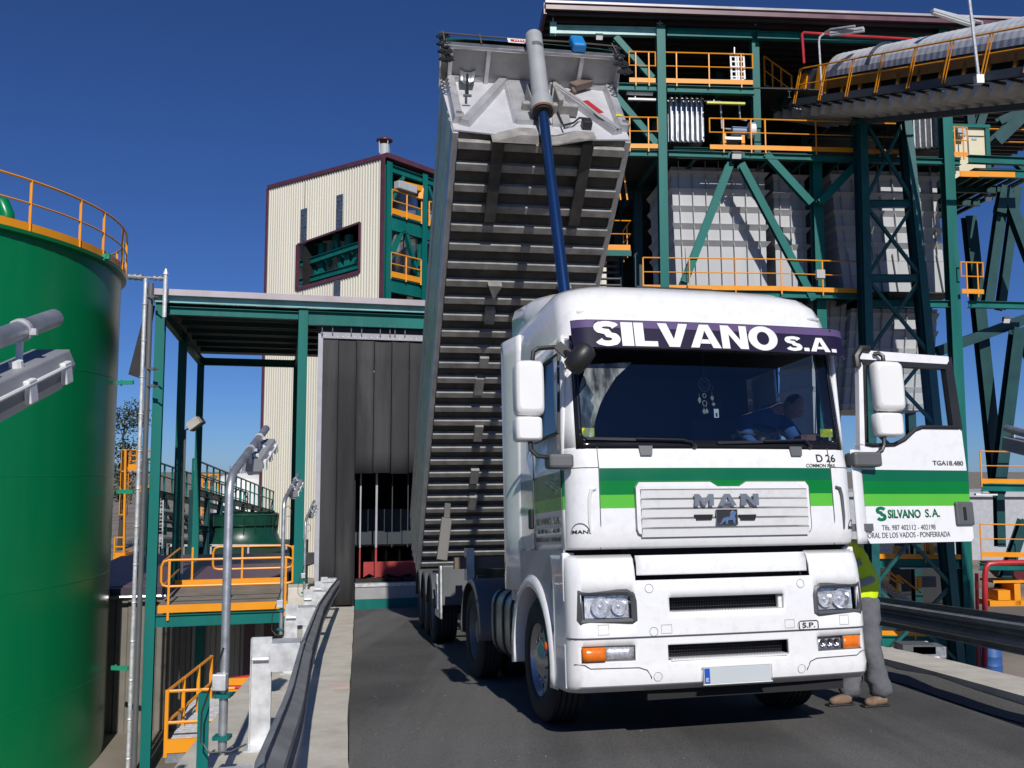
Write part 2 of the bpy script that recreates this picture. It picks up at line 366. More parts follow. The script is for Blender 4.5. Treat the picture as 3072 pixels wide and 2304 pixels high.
def lerp2(P, k, n=40):
    # resample polyline to n points
    L = [0]
    for a, b in zip(P, P[1:]): L.append(L[-1]+math.dist(a, b))
    out = []
    for i in range(n+1):
        t = L[-1]*i/n; j = max(q for q in range(len(L)-1) if L[q] <= t+1e-9); f = (t-L[j])/(L[j+1]-L[j])
        out.append((P[j][0]+(P[j+1][0]-P[j][0])*f, P[j][1]+(P[j+1][1]-P[j][1])*f))
    return out
KIs = lerp2(KI, 0); RRs = lerp2(RR, 0)
road = MB(); vs = []
for (a, b) in zip(KIs, RRs):
    for k in range(9):
        x = a[0]+(b[0]-a[0])*k/8; y = a[1]+(b[1]-a[1])*k/8
        vs.append(V((x, y, ramp_z(x, y))))
road.add(vs, [(i*9+k, i*9+k+1, (i+1)*9+k+1, (i+1)*9+k) for i in range(len(KIs)-1) for k in range(8)], 0, True)
struct(road.build('ramp_road', ASPH))
def kerb(line, side, w, h, name, skirt):
    mb = MB(); n = len(line); vs = []
    for i, (x, y) in enumerate(line):
        a = line[max(i-1,0)]; b = line[min(i+1,n-1)]; d = V((b[0]-a[0], b[1]-a[1], 0)).normalized(); o = V((d.y,-d.x,0))*side
        q = V((x, y, 0)); ox = random.uniform(-.006,.006)
        p = [q+o*ox, q+o*(ox+.012), q+o*w, q+o*(w+.003), q+o*(w+.003)]
        zz = [ramp_z(x,y,-.3), ramp_z(x,y,h), ramp_z(x,y,h), ramp_z(x,y,h-.25), skirt]
        for pp, z in zip(p, zz): vs.append(V((pp.x, pp.y, z)))
    fs = [(i*5+k, i*5+k+1, (i+1)*5+k+1, (i+1)*5+k) if side > 0 else (i*5+k, (i+1)*5+k, (i+1)*5+k+1, i*5+k+1) for i in range(n-1) for k in range(4)]
    mb.add(vs, fs); struct(mb.build(name, CONC))
kerb(KIs, -1, 1.12, .06, 'kerb', GZ)
kerb(RRs, 1, .62, .14, 'kerb', GZ)
# faint pink survey marks sprayed on the kerb
def guard(pts, side, label, posts, arm=.25):
    """pts: (x,y) line of the beam; side -1: road to the right"""
    root = thing('guardrail', label, 'guardrail')
    prof = [(.03,.0),(.0,.02),(.0,.035),(.078,.07),(.078,.105),(.0,.145),(.0,.165),(.078,.205),(.078,.24),(.0,.275),(.0,.29),(.03,.31)]
    Z0 = .49
    mb = MB(); n = len(pts); vs = []; L = [0]
    for a, b in zip(pts, pts[1:]): L.append(L[-1]+math.dist(a,b))
    nr = []
    for i, (x, y) in enumerate(pts):
        a = pts[max(i-1,0)]; b = pts[min(i+1,n-1)]; d = V((b[0]-a[0], b[1]-a[1], 0)).normalized(); nr.append(V((d.y,-d.x,0))*-side)
        for p, z in prof: q = V((x,y,0)) + nr[-1]*p; vs.append(V((q.x, q.y, ramp_z(x,y,Z0+z))))
    k = len(prof); mb.add(vs, [(i*k+j, i*k+j+1, (i+1)*k+j+1, (i+1)*k+j) for i in range(n-1) for j in range(k-1)], 0, True)
    part('beam', mb, GALVD, root, solid=.004, angle=50)
    for t in posts:
        # position at distance y == t
        j = max(q for q in range(n-1) if pts[q][1] <= t) if pts[-1][1] > pts[0][1] else 0
        f = (t-pts[j][1])/(pts[j+1][1]-pts[j][1]); x = pts[j][0]+(pts[j+1][0]-pts[j][0])*f; o = nr[j]; d = V((o.y,-o.x,0))
        # lap joint sleeve
        sl = MB(); vs = []
        for e in (-.16,.16):
            for p, z in prof: q = V((x,t,0)) + d*e + o*(p+.005); vs.append(V((q.x,q.y,ramp_z(q.x-o.x*p,q.y,Z0+z))))
        sl.add(vs, [(jj,jj+1,k+jj+1,k+jj) for jj in range(k-1)], 0, True); part('joint', sl, GALVD, root, solid=.004, angle=50)
        b = V((x,t,0)) - o*(arm+.02); zb = ramp_z(b.x,b.y,.06)
        po = MB(); w = .14
        X = (d, o, V((0,0,1))); zt = ramp_z(x,t,.83)
        for c in (-1,1): po.box(V((b.x,b.y,(zb+zt)/2)) + o*(c*(w/2)), (.07, .006, zt-zb), X)
        po.box(V((b.x,b.y,(zb+zt)/2)) - d*.032, (.006,w,zt-zb), X)
        po.box(V((b.x,b.y,zb+.012)), (.24,.2,.024), X)
        for e in (-.09,.09): po.tube(V((b.x,b.y,zb+.02))+d*e+o*.07, V((b.x,b.y,zb+.05))+d*e+o*.07, .012, n=6)
        part('post', po, GALVL, root)
        ar = MB(); m = V((x,t,0)) - o*((arm+.02-w/2)/2); aw = arm+.02-w/2
        za = ramp_z(x,t,.80); zc = ramp_z(x,t,.61)
        ar.box(V((m.x,m.y,za)), (.20, aw, .006), X)
        for e in (-.1,.1): ar.box(V((m.x,m.y,(za+zc)/2)) + d*e, (.005, aw, za-zc), X)
        ar.tube(V((b.x,b.y,za-.12))-o*.06, V((b.x,b.y,za-.12))+o*.05, .012, n=6)
        part('bracket', ar, GALVL, root)
    return root
GL = lerp2([(.1,-2.0),(-.15,.0),(-.58,2.1),(-.80,2.9),(-1.06,4.4),(-1.54,6.82),(-2.39,11.44),(-3.2,16.3),(-4.0,21.25)], 0, 60)
guard(GL, -1, 'long galvanised crash barrier along the left kerb, running up to the rubber strip curtain', [2.75,6.75,10.75,14.6,18.2,20.9])
GR = lerp2([(4.4,-2.0),(4.25,4.0),(4.16,7.3),(4.12,10.5),(3.85,13.5),(3.5,16.5),(2.9,20)], 0, 40)
guard(GR, 1, 'dark crash barrier along the right kerb behind the worker', [1.0,5.6,12.6,16.6])

gr_ = MB(); rg = random.Random(8)
for i in range(220):
    t = rg.random(); y = 4.5+17*t*t; x = KI[4][0]+(y-6.33)*-.167+.15+abs(rg.gauss(0,1))*(.8 if i%2 else 2.0)
    if x > 4: continue
    r_ = rg.uniform(.003,.008); z = ramp_z(x,y)+r_*.4; p = V((x,y,z)); q = [p+V((r_*math.cos(k*1.57+t*6),r_*math.sin(k*1.57+t*6)*rg.uniform(.6,1),0)) for k in range(4)]
    gr_.add(q+[p+V((0,0,r_*.7)),p-V((0,0,r_*.7))], [(0,1,4),(1,2,4),(2,3,4),(3,0,4),(1,0,5),(2,1,5),(3,2,5),(0,3,5)])
g_ = gr_.build('grit', mat('grit', (.22,.21,.19), .9, var=.3)); g_['kind'] = 'stuff'
pk_ = thing('spray_marks', 'faint pink spray marks across the left concrete kerb', 'paint marks')
for (a, b, px) in ((1010,1060,1872),(1014,1050,1865),(985,1042,2056),(1000,1050,2070),(898,915,2105)):
    p, q = on_ramp(a,px,.066), on_ramp(b,px-3,.066); m_ = MB(); m_.bar(p, q, .035, .002); part('mark', m_, mat('pink_spray', (.62,.36,.30), .8), pk_)

bt = MB(); vs = []
for i, (x, y) in enumerate(RRs):
    j_ = .02*math.sin(i*2.3); vs += [V((x+.004,y,ramp_z(x,y,.085+j_))), V((x-.28+j_*2,y,ramp_z(x,y,.006)))]
bt.add(vs, [(2*i,2*i+1,2*i+3,2*i+2) for i in range(len(RRs)-1)], 0, True); struct(bt.build('ramp_road_edge', ASPH))
# ================================================ TRACTOR TRUCK (local frame: x right, y rearward, z up off the ramp)
TMi = TM.inverted()
def TL(px, py, yl=0.0):
    r = (TMi.to_3x3() @ ray(px, py)); o = TMi @ V((0,0,0)); k = (yl-o.y)/r.y; return o + r*k
truck = thing('tractor_truck', 'white tractor truck with green stripes and an open door, facing the viewer on the ramp', 'truck', M=TM)
xs_ = lambda z: 0.0
def ring(s, z, hw=1.2, rc=.14, bow=.03, yf=0.0):
    a = abs(s); sg = 1 if s >= 0 else -1; st = hw-rc; arc = rc*math.pi/2
    if a <= st: x = a; y = 0
    elif a <= st+arc: t = (a-st)/rc; x = st+rc*math.sin(t); y = rc*(1-math.cos(t))
    else: x = hw; y = rc + (a-st-arc)
    return V((sg*x + xs_(z), yf + y + bow*min(1,x/hw)**2, z))
def lin(z, tab):
    if z <= tab[0][0]: return tab[0][1]
    for (a, p), (b, q) in zip(tab, tab[1:]):
        if z <= b: return p + (q-p)*(z-a)/(b-a)
    return tab[-1][1]
def srange(a, b, st=.06):
    n = max(1, int(abs(b-a)/st)); return [a+(b-a)*i/n for i in range(n+1)]
# ---- bumper
BY = [(.38,.07),(.43,.015),(.50,.0),(.56,.012),(.76,.012),(.77,-.004),(1.1,.0),(1.25,.02),(1.33,.05),(1.36,.09)]
bring = lambda s, z, o=0.0: ring(s, z, 1.22+o*.5, .13, .05, lin(z, BY)-o)
def lines(base, extra):
    q = sorted(set([round(v,4) for v in base+extra])); out = [q[0]]
    for v in q[1:]:
        if v-out[-1] > .004: out.append(v)
    return out
ss = lines(srange(-1.62, 1.62, .045), [-1.14,-.74,-.72,-.49,-.47,.47,.49,.72,.74,1.14])
zs = lines([], [.38,.43,.50,.56,.59,.60,.70,.71,.76,.77,.88,.925,1.04,1.09,1.17,1.25,1.33,1.36])
holes = [(-1.14,-.74,.88,1.09),(.74,1.14,.88,1.09),(-1.14,-.74,.60,.71),(.74,1.14,.60,.71),(-.47,.47,.925,1.04),(-.49,.49,.59,.70),(-.72,.72,1.17,1.4)]
bm = MB(); vs = [bring(a, b) for b in zs for a in ss]; n = len(ss); fs = []
for j in range(len(zs)-1):
    for i in range(n-1):
        cs = (ss[i]+ss[i+1])/2; cz = (zs[j]+zs[j+1])/2
        if any(a < cs < b and c < cz < d for a, b, c, d in holes): continue
        fs.append((j*n+i, j*n+i+1, (j+1)*n+i+1, (j+1)*n+i))
bm.add(vs, fs, 0, True); bump = part('bumper', bm, WHITE, truck, solid=.03, angle=30)
ln = MB()
ln.path([bring(a, .765, .003) for a in srange(-1.28, 1.28, .05)], .004, n=5)
for sg in (-1,1):
    ln.path([bring(sg*a, b, .003) for a, b in ((1.2,.585),(1.12,.58),(1.08,.555),(.72,.55),(.66,.53),(.63,.48),(.62,.38))], .004, n=5)
    for cx, cz in ((.62,1.11),(.60,.80),(.58,.48)):
        ln.path([bring(sg*cx+.032*math.cos(t*.524), cz+.032*math.sin(t*.524), .002) for t in range(12)], .0016, n=4, close=True)
    for cx, cz, w, h in ((.98,.825,.04,.035),(.50,.815,.04,.03)):
        ln.path([bring(sg*cx+w*a, cz+h*b, .002) for a, b in ((-1,-1),(1,-1),(1,1),(-1,1))], .0015, n=4, close=True)
part('panel_gaps', ln, GREYP, bump)
dk = MB(); dk.bb((-.78,.16,.84),(.78,.19,1.40)); dk.bb((-.62,.15,.55),(.62,.18,.75)); dk.bb((-1.15,.20,.42),(1.15,.5,.6)); dk.bb((-1.15,.22,1.1),(1.15,.6,1.42))
part('radiator_backing', dk, DARK, truck)
ms = MB()
for i in range(2):
    z0 = (.93,.595)[i]
    for k in range(5): ms.bar((-.47,.10,z0+.012+k*.021),(.47,.10,z0+.012+k*.021),.004,.004)
    for k in range(46): ms.bar((-.47+k*.0209,.10,z0),(-.47+k*.0209,.10,z0+.10),.003,.003)
part('intake_mesh', ms, BLK, bump)
sides = MB()
for i, z0 in enumerate((.985,.0)):
    if i == 0:
        for sg in (-1,1): sides = MB(); sides.bb((sg*.47-.03,.045,.93),(sg*.47+.02,.09,1.035)); part('intake_cheek', sides, WHITE, bump, bevel=.01)
stp = MB()
for z0 in (.925,.59):
    stp.bb((-.47,.01,z0-.004),(.47,.11,z0+.008))
    for k in range(40): stp.bb((-.46+k*.0235,.008,z0+.008),(-.448+k*.0235,.1,z0+.014))
part('bumper_tread', stp, WHITE2, bump)
fl = MB(); fl.grid(lambda a, b: V((a, .03+.05*abs(a)**2*.6+ (.02 if b > 1.33 else 0), b)), srange(-.70,.70,.07), [1.205,1.215,1.30,1.34,1.35], 0, True)
part('service_flap', fl, WHITE, truck, solid=.02)
und = MB(); und.bb((-.62,.14,.30),(1.0,.5,.40)); part('front_underrun', und, DARK, truck)
# ---- lamps
AMB = mat('amber_lens', (.75,.17,.01), .2, var=.1, scale=30, coat=.5)
for sg in (-1,1):
    hl = MB(); q = lambda a, z, o: bring(sg*a, z, o)
    fr = [(.74,.885),(.755,.88),(1.145,.88),(1.15,.9),(1.15,1.09),(.79,1.09),(.75,1.065),(.74,1.02)]
    hl.path([q(a, z, -.010) for a, z in fr], .024, n=6, close=True)
    hl.add([q(a, z, -.055) for a, z in fr], [tuple(range(len(fr)))])
    hd = part('headlight', hl, mat('lamp_surround', (.07,.073,.078), .45), truck)
    for cx, rr in ((.845,.062),(.985,.075)):
        c = q(cx, .985, -.02)
        bw = MB(); bw.lathe([(.004,.055),(rr*.35,.05),(rr*.7,.035),(rr*.95,.008),(rr,.0)], c, (0,1,0), n=20); 
        part('reflector', bw, mat('lamp_bowl_silver', (.9,.9,.92), .18, metal=.9, var=.1, scale=60), hd)
        bb = MB(); bb.lathe([(0,.0),(.012,.005),(.014,.03)], c+V((0,.01,0)), (0,1,0), n=10); part('bulb', bb, GALVL, hd)
    hb = MB(); hb.add([q(a, z, -.045) for a, z in ((.77,.905),(1.10,.905),(1.10,1.065),(.77,1.065))], [(0,1,2,3)]); part('reflector_panel', hb, mat('lamp_silver', (.80,.81,.83), .28, metal=.55, var=.25, scale=40), hd)
    gl = MB(); gl.grid(lambda a, b: q(a, b, -.004), srange(.765,1.06 if sg < 0 else 1.06,.05), [.905,.985,1.065], 0, True); part('lens', gl, GLASSC, hd)
    ig = MB(); ig.grid(lambda a, b: q(a, b, -.006), srange(.97,1.135,.03), [.607,.65,.703], 0, True)
    it = part('indicator', ig, AMB, truck, solid=.03)
    fg = MB(); fg.grid(lambda a, b: q(a, b, -.03), srange(.745,.965,.04), [.607,.65,.703], 0, True); fo = part('fog_lamp', fg, mat('lamp_silver', (0,0,0)), truck, solid=.02)
    fb = MB()
    for cx in (.80,.86,.92): fb.lathe([(.003,.0),(.02,-.008),(.03,-.012),(.034,-.012)], q(cx,.655,-.028), (0,1,0), n=12)
    part('lamp_bowl', fb, CHROME, fo)
    ff = MB(); ff.path([q(a, z, -.006) for a, z in ((.742,.602),(1.14,.602),(1.14,.708),(.742,.708))], .008, n=6, close=True); ff.bar(q(.967,.605,-.004), q(.967,.705,-.004), .008)
    part('lamp_frame', ff, GREYP, fo)
    gl = MB(); gl.grid(lambda a, b: q(a, b, -.006), srange(.745,.965,.04), [.607,.65,.703], 0, True); part('lens', gl, GLASSC, fo)
# ---- number plate
pl = MB(); pl.bb((-.235,-.022,.415),(.305,-.010,.530)); pp = part('number_plate', pl, mat('plate_grey', (.50,.54,.56), .4, var=.03), bump, bevel=.003)
pl = MB(); pl.bb((-.231,-.026,.420),(-.190,-.022,.525)); part('blue_band', pl, mat('plate_blue', (.01,.08,.45), .4), pp)
text('E', 'lettering', WHITE2, pp, (-.222,-.0285,.432), (1,0,0), (0,0,1), .022, .026)
pf = MB(); pf.path([V((a,-.02,b)) for a, b in ((-.242,.41),(.312,.41),(.312,.535),(-.242,.535))], .005, n=5, close=True); part('plate_frame', pf, WHITE2, pp)
# SP badge
sp = MB(); 
a0, a1 = TL(2400,1890,0), TL(2456,1861,0); bx0, bx1, bz0, bz1 = a0.x, a1.x, a0.z, a1.z
sp.path([bring(a, b, .004) for a, b in ((bx0,bz0+.01),(bx0+.01,bz0),(bx1-.01,bz0),(bx1,bz0+.01),(bx1,bz1-.01),(bx1-.01,bz1),(bx0+.01,bz1),(bx0,bz1-.01))], .0035, n=5, close=True); part('badge_frame', sp, BLK, bump)
text('S.P.', 'lettering', BLK, bump, (0,0,0), (1,0,0), (0,0,1), (bx1-bx0)*.68, (bz1-bz0)*.58, off=.02, bend=lambda a, b: bring(bx0+(bx1-bx0)*.16+a, bz0+(bz1-bz0)*.22+b, .004))
# ---- cab shell
CY = [(1.40,.03),(1.46,.0),(2.0,.0),(2.16,.03),(3.05,.12),(3.3,.16)]
CH = [(1.40,1.20),(2.16,1.20),(3.05,1.185),(3.3,1.18)]
cring = lambda s, z, o=0.0: ring(s, z, lin(z, CH)+o*.6, .16, .05, lin(z, CY)-o)
STR = [1.40,1.42,1.46,1.56,1.70,1.80,1.905,2.00,2.08,2.14,2.16]
cab = MB()
zc = STR
sx = lines(srange(-1.30,1.30,.05), [-.97,.97])
vs = [cring(a, b) for b in zc for a in sx]; n = len(sx); cab_f = {}
for j in range(len(zc)-1):
    for i in range(n-1):
        cs = (sx[i]+sx[i+1])/2; cz = (zc[j]+zc[j+1])/2; mi = 0
        if abs(cs) < .97: mi = 1 if 1.905 < cz < 2.0 else 2 if 1.80 < cz < 1.905 else 3 if 1.70 < cz < 1.80 else 0
        cab_f.setdefault(mi, []).append((j*n+i, j*n+i+1, (j+1)*n+i+1, (j+1)*n+i))
b0 = len(cab.v); cab.v += vs
for mi, fs in cab_f.items():
    for f in fs: cab.f.append([b0+q for q in f]); cab.m.append(mi); cab.sm.append(True)
# pillars beside the glass
for sg in (-1,1):
    q = srange(1.115, 1.42, .04); zz = [2.16,2.4,2.7,3.05]
    cab.grid(lambda a, b: cring(sg*a, b), q, zz, 0, True, flip=sg < 0)
# left side wall with window
yy = [.17,.26,1.0,1.55]; zz = [1.40,1.70,1.80,1.905,2.0,2.30,2.92,3.05]
def sidewall(x, rows, skip, mb, flip):
    for j in range(len(zz)-1):
        for i in range(len(rows)-1):
            if skip(i, j): continue
            mi = {1:3,2:2,3:1}.get(j, 0); xz = lambda z: x*lin(z, CH)/1.2 + xs_(z)
            v4 = [V((xz(zz[j]),rows[i],zz[j])),V((xz(zz[j]),rows[i+1],zz[j])),V((xz(zz[j+1]),rows[i+1],zz[j+1])),V((xz(zz[j+1]),rows[i],zz[j+1]))]
            mb.add(v4 if not flip else v4[::-1], [(0,1,2,3)], mi, False)
sidewall(-1.2, [.19,.27,1.0,1.93], lambda i, j: i == 1 and j == 5, cab, True)
sidewall(1.2, [.19,.24,1.15,1.93], lambda i, j: i == 1, cab, False)
body = part('cab_body', cab, [WHITE, GRN1, GRN2, GRN3], truck, solid=.025, angle=28)
import bmesh
_b = bmesh.new(); _b.from_mesh(body.data); bmesh.ops.remove_doubles(_b, verts=_b.verts[:], dist=.0005); bmesh.ops.recalc_face_normals(_b, faces=_b.faces[:])
for f in _b.faces: f.smooth = True
_b.to_mesh(body.data); _b.free(); body.data.set_sharp_from_angle(angle=R(28))
gp = MB()
for sg in (-1,1): g_ = MB(); g_.path([cring(sg*.97, b, .002) for b in (1.40,1.6,1.8,2.0,2.16)], .004, n=5); part('panel_gap', g_, GREYP, body)
gp.path([cring(a, 2.005, .002) for a in srange(-1.24,-.97,.04)], .003, n=5); gp.path([cring(a, 2.005, .002) for a in srange(.97,1.24,.04)], .003, n=5)
gp.path([V((-1.204+xs_(1.4),.25,1.40)),V((-1.204+xs_(2.2),.25,2.2)),V((-1.18+xs_(2.95),.25,2.95))], .004, n=5); gp.path([V((-1.204+xs_(1.4),1.08,1.40)),V((-1.204+xs_(2.3),1.08,2.3)),V((-1.18+xs_(3),1.05,3.0))], .004, n=5)
part('panel_gaps', gp, GREYP, body)
# corner air deflector slots
for sg in (-1,1):
    sl = MB(); sl.path([cring(sg*a, b, .006) for a, b in ((1.0,1.85),(1.035,1.84),(1.05,1.78),(1.055,1.62),(1.05,1.52))], [.012,.016,.014,.012,.006], n=6); part('air_slot', sl, GREYP if sg > 0 else WHITE2, body)
# roof
RP = [(.11,3.03,1.185,.14),(.13,3.14,1.185,.15),(.16,3.26,1.18,.17),(.20,3.37,1.165,.2),(.28,3.46,1.13,.26),(.44,3.54,1.06,.34),(.75,3.61,.93,.4),(1.05,3.67,.82,.4),(1.35,3.70,.6,.35),(1.6,3.715,.3,.2)]
rf = MB(); sn = [i/24*2-1 for i in range(25)]; vs = []
for yf, z, hw, rc in RP:
    Ls = hw-rc + rc*math.pi/2 + max(0, 1.93-yf-rc-.05)
    row = [ring(t*(hw-rc+rc*math.pi/2), z, hw, rc, .05*hw, yf) for t in sn]
    row = [V((-hw+xs_(z), 1.93, z))] + row + [V((hw+xs_(z), 1.93, z))]; vs += row
k = 27; rf.add(vs, [(j*k+i, j*k+i+1, (j+1)*k+i+1, (j+1)*k+i) for j in range(len(RP)-1) for i in range(k-1)], 0, True)
rf.add(vs[-k:], [tuple(range(k))])
roof = part('roof', rf, WHITE, truck, angle=40)
sp_ = MB(); rows = []
for y, zt, hw, dr in ((.45,3.47,.74,.06),(.72,3.56,.86,.16),(.95,3.62,.95,.24),(1.25,3.68,1.04,.30),(1.55,3.72,1.11,.32),(1.93,3.74,1.16,.32)):
    rows.append([V((-hw,y,zt-dr)),V((-hw,y,zt-dr*.45)),V((-hw+.03,y,zt-.05*min(1,dr*6))),V((-hw+.10,y,zt)),V((-hw*.5,y,zt+.02)),V((0,y,zt+.028)),V((hw*.5,y,zt+.02)),V((hw-.10,y,zt)),V((hw-.03,y,zt-.05*min(1,dr*6))),V((hw,y,zt-dr*.45)),V((hw,y,zt-dr))])
k = 11; sp_.add([q for r_ in rows for q in r_], [(j*k+i, j*k+i+1, (j+1)*k+i+1, (j+1)*k+i) for j in range(5) for i in range(k-1)], 0, True)
part('roof_spoiler', sp_, WHITE, truck, solid=.03, angle=50)
ht = MB(); ht.bb((-.30,.80,3.62),(.42,1.25,3.665)); part('roof_hatch', ht, BLK, roof)
for px in (1755, 2440):
    m0 = TL(px, 936 if px < 2000 else 957, .19); ml = MB(); ml.box((m0.x, .175+.05, m0.z), (.13,.05,.028)); part('marker_lamp', ml, GALVL, roof, bevel=.01)
an = MB(); a0 = TL(2062, 872, .8); an.tube(a0, a0+V((0,0,.40)), .005, .002, n=6); an.lathe([(.02,0),(.012,.04),(.005,.06)], a0-V((0,0,.02)), (0,0,1), n=8); part('aerial', an, BLK, truck)
# side fairings behind the cab
for sg in (-1,1):
    fz = MB(); fz.grid(lambda t, z: V((sg*(1.19+.085*math.sin(t*1.4))+xs_(z), 1.52+.42*t, z)), [0,.2,.4,.6,.8,1], [1.05,1.6,2.2,2.8,3.2,3.36], 0, True, flip=sg < 0)
    part('side_fairing', fz, WHITE, truck, solid=.02)
# lower side panels with wheel arches
def sidepanel(sg):
    mb = MB(); cy, cz, r = 1.2, .5, .60
    arc = [(cy-r*math.cos(R(t)), cz+r*math.sin(R(t))) for t in range(-5, 186, 10)]
    top = [(cy-r*math.cos(R(t)), 1.40) for t in range(-5, 186, 10)]
    x = sg*1.19
    mb.add([V((x,a,b)) for a, b in arc]+[V((x,a,b)) for a, b in top], [(i,i+1,len(arc)+i+1,len(arc)+i) for i in range(len(arc)-1)])
    mb.add([V((x,.22,.42)),V((x,arc[0][0],.42)),V((x,arc[0][0],1.4)),V((x,.22,1.4))], [(0,1,2,3)])
    mb.add([V((x,arc[-1][0],.95)),V((x,1.95,.95)),V((x,1.95,1.4)),V((x,arc[-1][0],1.4))], [(0,1,2,3)])
    p = part('wheel_arch_panel', mb, mat('grey_white_paint', (.42,.44,.46), .35, var=.05), truck, solid=.02)
    lip = MB(); vs = []
    A = list(range(-12, 192, 8))
    for t in A:
        c, s_ = math.cos(R(t)), math.sin(R(t))
        for rr, xx in ((r-.005,sg*.86),(r-.005,sg*1.19),(r+.0,sg*1.235),(r+.05,sg*1.245),(r+.11,sg*1.20)): vs.append(V((xx, cy-rr*c, cz+rr*s_)))
    lip.add(vs, [(i*5+j, i*5+j+1, (i+1)*5+j+1, (i+1)*5+j) for i in range(len(A)-1) for j in range(4)], 0, True)
    part('mudguard', lip, WHITE, truck, solid=.012, angle=60)
    for z0, d in ((.42,.05),(.78,.0),(1.1,-.02)):
        st = MB(); st.bb((sg*1.0,.27,z0),(sg*(1.215),.56,z0+.05))
        for k in range(5): st.box((sg*1.20,.30+k*.05,z0+.055),(.03,.02,.015))
        part('cab_step', st, GREYP, truck)
    st = MB(); st.bb((sg*1.13,.20,.40),(sg*1.225,.245,.72)); st.bb((sg*1.13,.20,1.02),(sg*1.225,.245,1.38)); part('step_edge', st, WHITE, truck, bevel=.01)
for sg in (-1,1): sidepanel(sg)
ml = MB(); ml.lathe([(.0,.03),(.03,.022),(.042,0)], (-1.235,.66,.66), (-1,0,0), n=12); part('side_marker', ml, mat('red_amber_lens', (.5,.08,.02), .25), truck)
# ---- windscreen
wz = [2.16,2.3,2.5,2.75,2.95,3.05]
wg = MB(); wg.grid(lambda a, b: cring(a, b, -.004), srange(-1.12,1.12,.05), wz, 0, True); ws = part('windscreen', wg, GLASS, truck, angle=60)
we = MB()
we.grid(lambda a, b: cring(a, b, .003), srange(-1.12,1.12,.05), [2.15,2.215], 0, True)
for sg in (-1,1): we.grid(lambda a, b: cring(sg*a, b, .003), [1.075,1.10,1.128], [2.15]+wz[1:], 0, True, flip=sg < 0)
for sg in (-1,1):
    c = [cring(sg*(1.09-.10*(1-math.cos(R(t)))) , 2.31-.10*math.sin(R(t)), .003) for t in (0,20,40,60,80)]
    we.add([cring(sg*1.10,2.20,.003)]+c, [(0,i,i+1) if sg > 0 else (0,i+1,i) for i in range(1,5)])
part('windscreen_seal', we, BLKS, ws, solid=.006)
# dusty unswept corner of the glass
dm = bpy.data.materials.new('dust_film'); dm.use_nodes = True; dn = dm.node_tree; b_ = dn.nodes['Principled BSDF']; b_.inputs['Base Color'].default_value = (.55,.6,.6,1); b_.inputs['Roughness'].default_value = .7
tn = dn.nodes.new('ShaderNodeTexNoise'); tn.inputs['Scale'].default_value = 14; tn.inputs['Detail'].default_value = 8; tcn = dn.nodes.new('ShaderNodeTexCoord'); mpn = dn.nodes.new('ShaderNodeMapping'); mpn.inputs['Scale'].default_value = (1,1,.35)
dn.links.new(tcn.outputs['Object'], mpn.inputs[0]); dn.links.new(mpn.outputs[0], tn.inputs['Vector'])
mrn = dn.nodes.new('ShaderNodeMapRange'); mrn.inputs[1].default_value = .35; mrn.inputs[2].default_value = .75; mrn.inputs[3].default_value = .05; mrn.inputs[4].default_value = .65; dn.links.new(tn.outputs[0], mrn.inputs[0]); dn.links.new(mrn.outputs[0], b_.inputs['Alpha'])
df = MB(); P = [(1715,1330),(1722,1240),(1735,1180),(1765,1090),(1900,1085),(1850,1130),(1815,1185),(1800,1215),(1785,1260),(1775,1325)]
pl_ = [TL(x, y, .09) for x, y in P]; pl_ = [cring(max(-1.115,q.x-xs_(q.z)), q.z, .0005) for q in pl_]
df.add(pl_, [(0,1,8,9),(1,2,7,8),(2,3,6,7),(3,4,5,6)]); part('dust_film', df, dm, ws)
for px, py in ((1766,1295),(2485,1298)):
    q = TL(px, py, .06); st = MB(); st.box((q.x, cring(q.x, q.z).y+.012, q.z), (.11,.002,.065)); part('sticker', st, mat('yellow_sticker', (.55,.55,.02), .5, var=.3, scale=30), ws)
# wipers
for x0, x1, xp in ((1762,2050,2082),(2150,2420,2432)):
    wp = MB(); a = TL(x0,1314 if x0 < 2000 else 1329,.03); b = TL(x1,1322,.03); pv = TL(xp,1336,.03)
    X2 = .0; a.x -= X2; b.x -= X2; pv.x -= X2; a = cring(a.x,a.z,.02); b = cring(b.x,b.z,.02); pv = cring(pv.x,pv.z-.01,.015); a.x -= X2; b.x -= X2; pv.x -= X2; m = cring((a.x+b.x)/2,(a.z+b.z)/2+.004,.03)
    wp.bar(a, b, .012, .02); wp.path([m, cring(b.x-.02, b.z+.004, .035), cring(pv.x-.03, pv.z+.035, .03), pv], .008, n=6)
    wp.tube(pv, pv+V((0,.05,0)), .02, n=10); part('wiper', wp, BLK, truck)
for x0 in (1941, 2393):
    q = TL(x0,1350,.0); b = MB(); b.prism([cring(q.x+a, 2.17+c, .0) for a, c in ((-.055,0),(.055,0),(.045,-.075),(-.045,-.075))], (0,-.02,0)); part('wiper_cowl', b, GREYP, truck, bevel=.006)
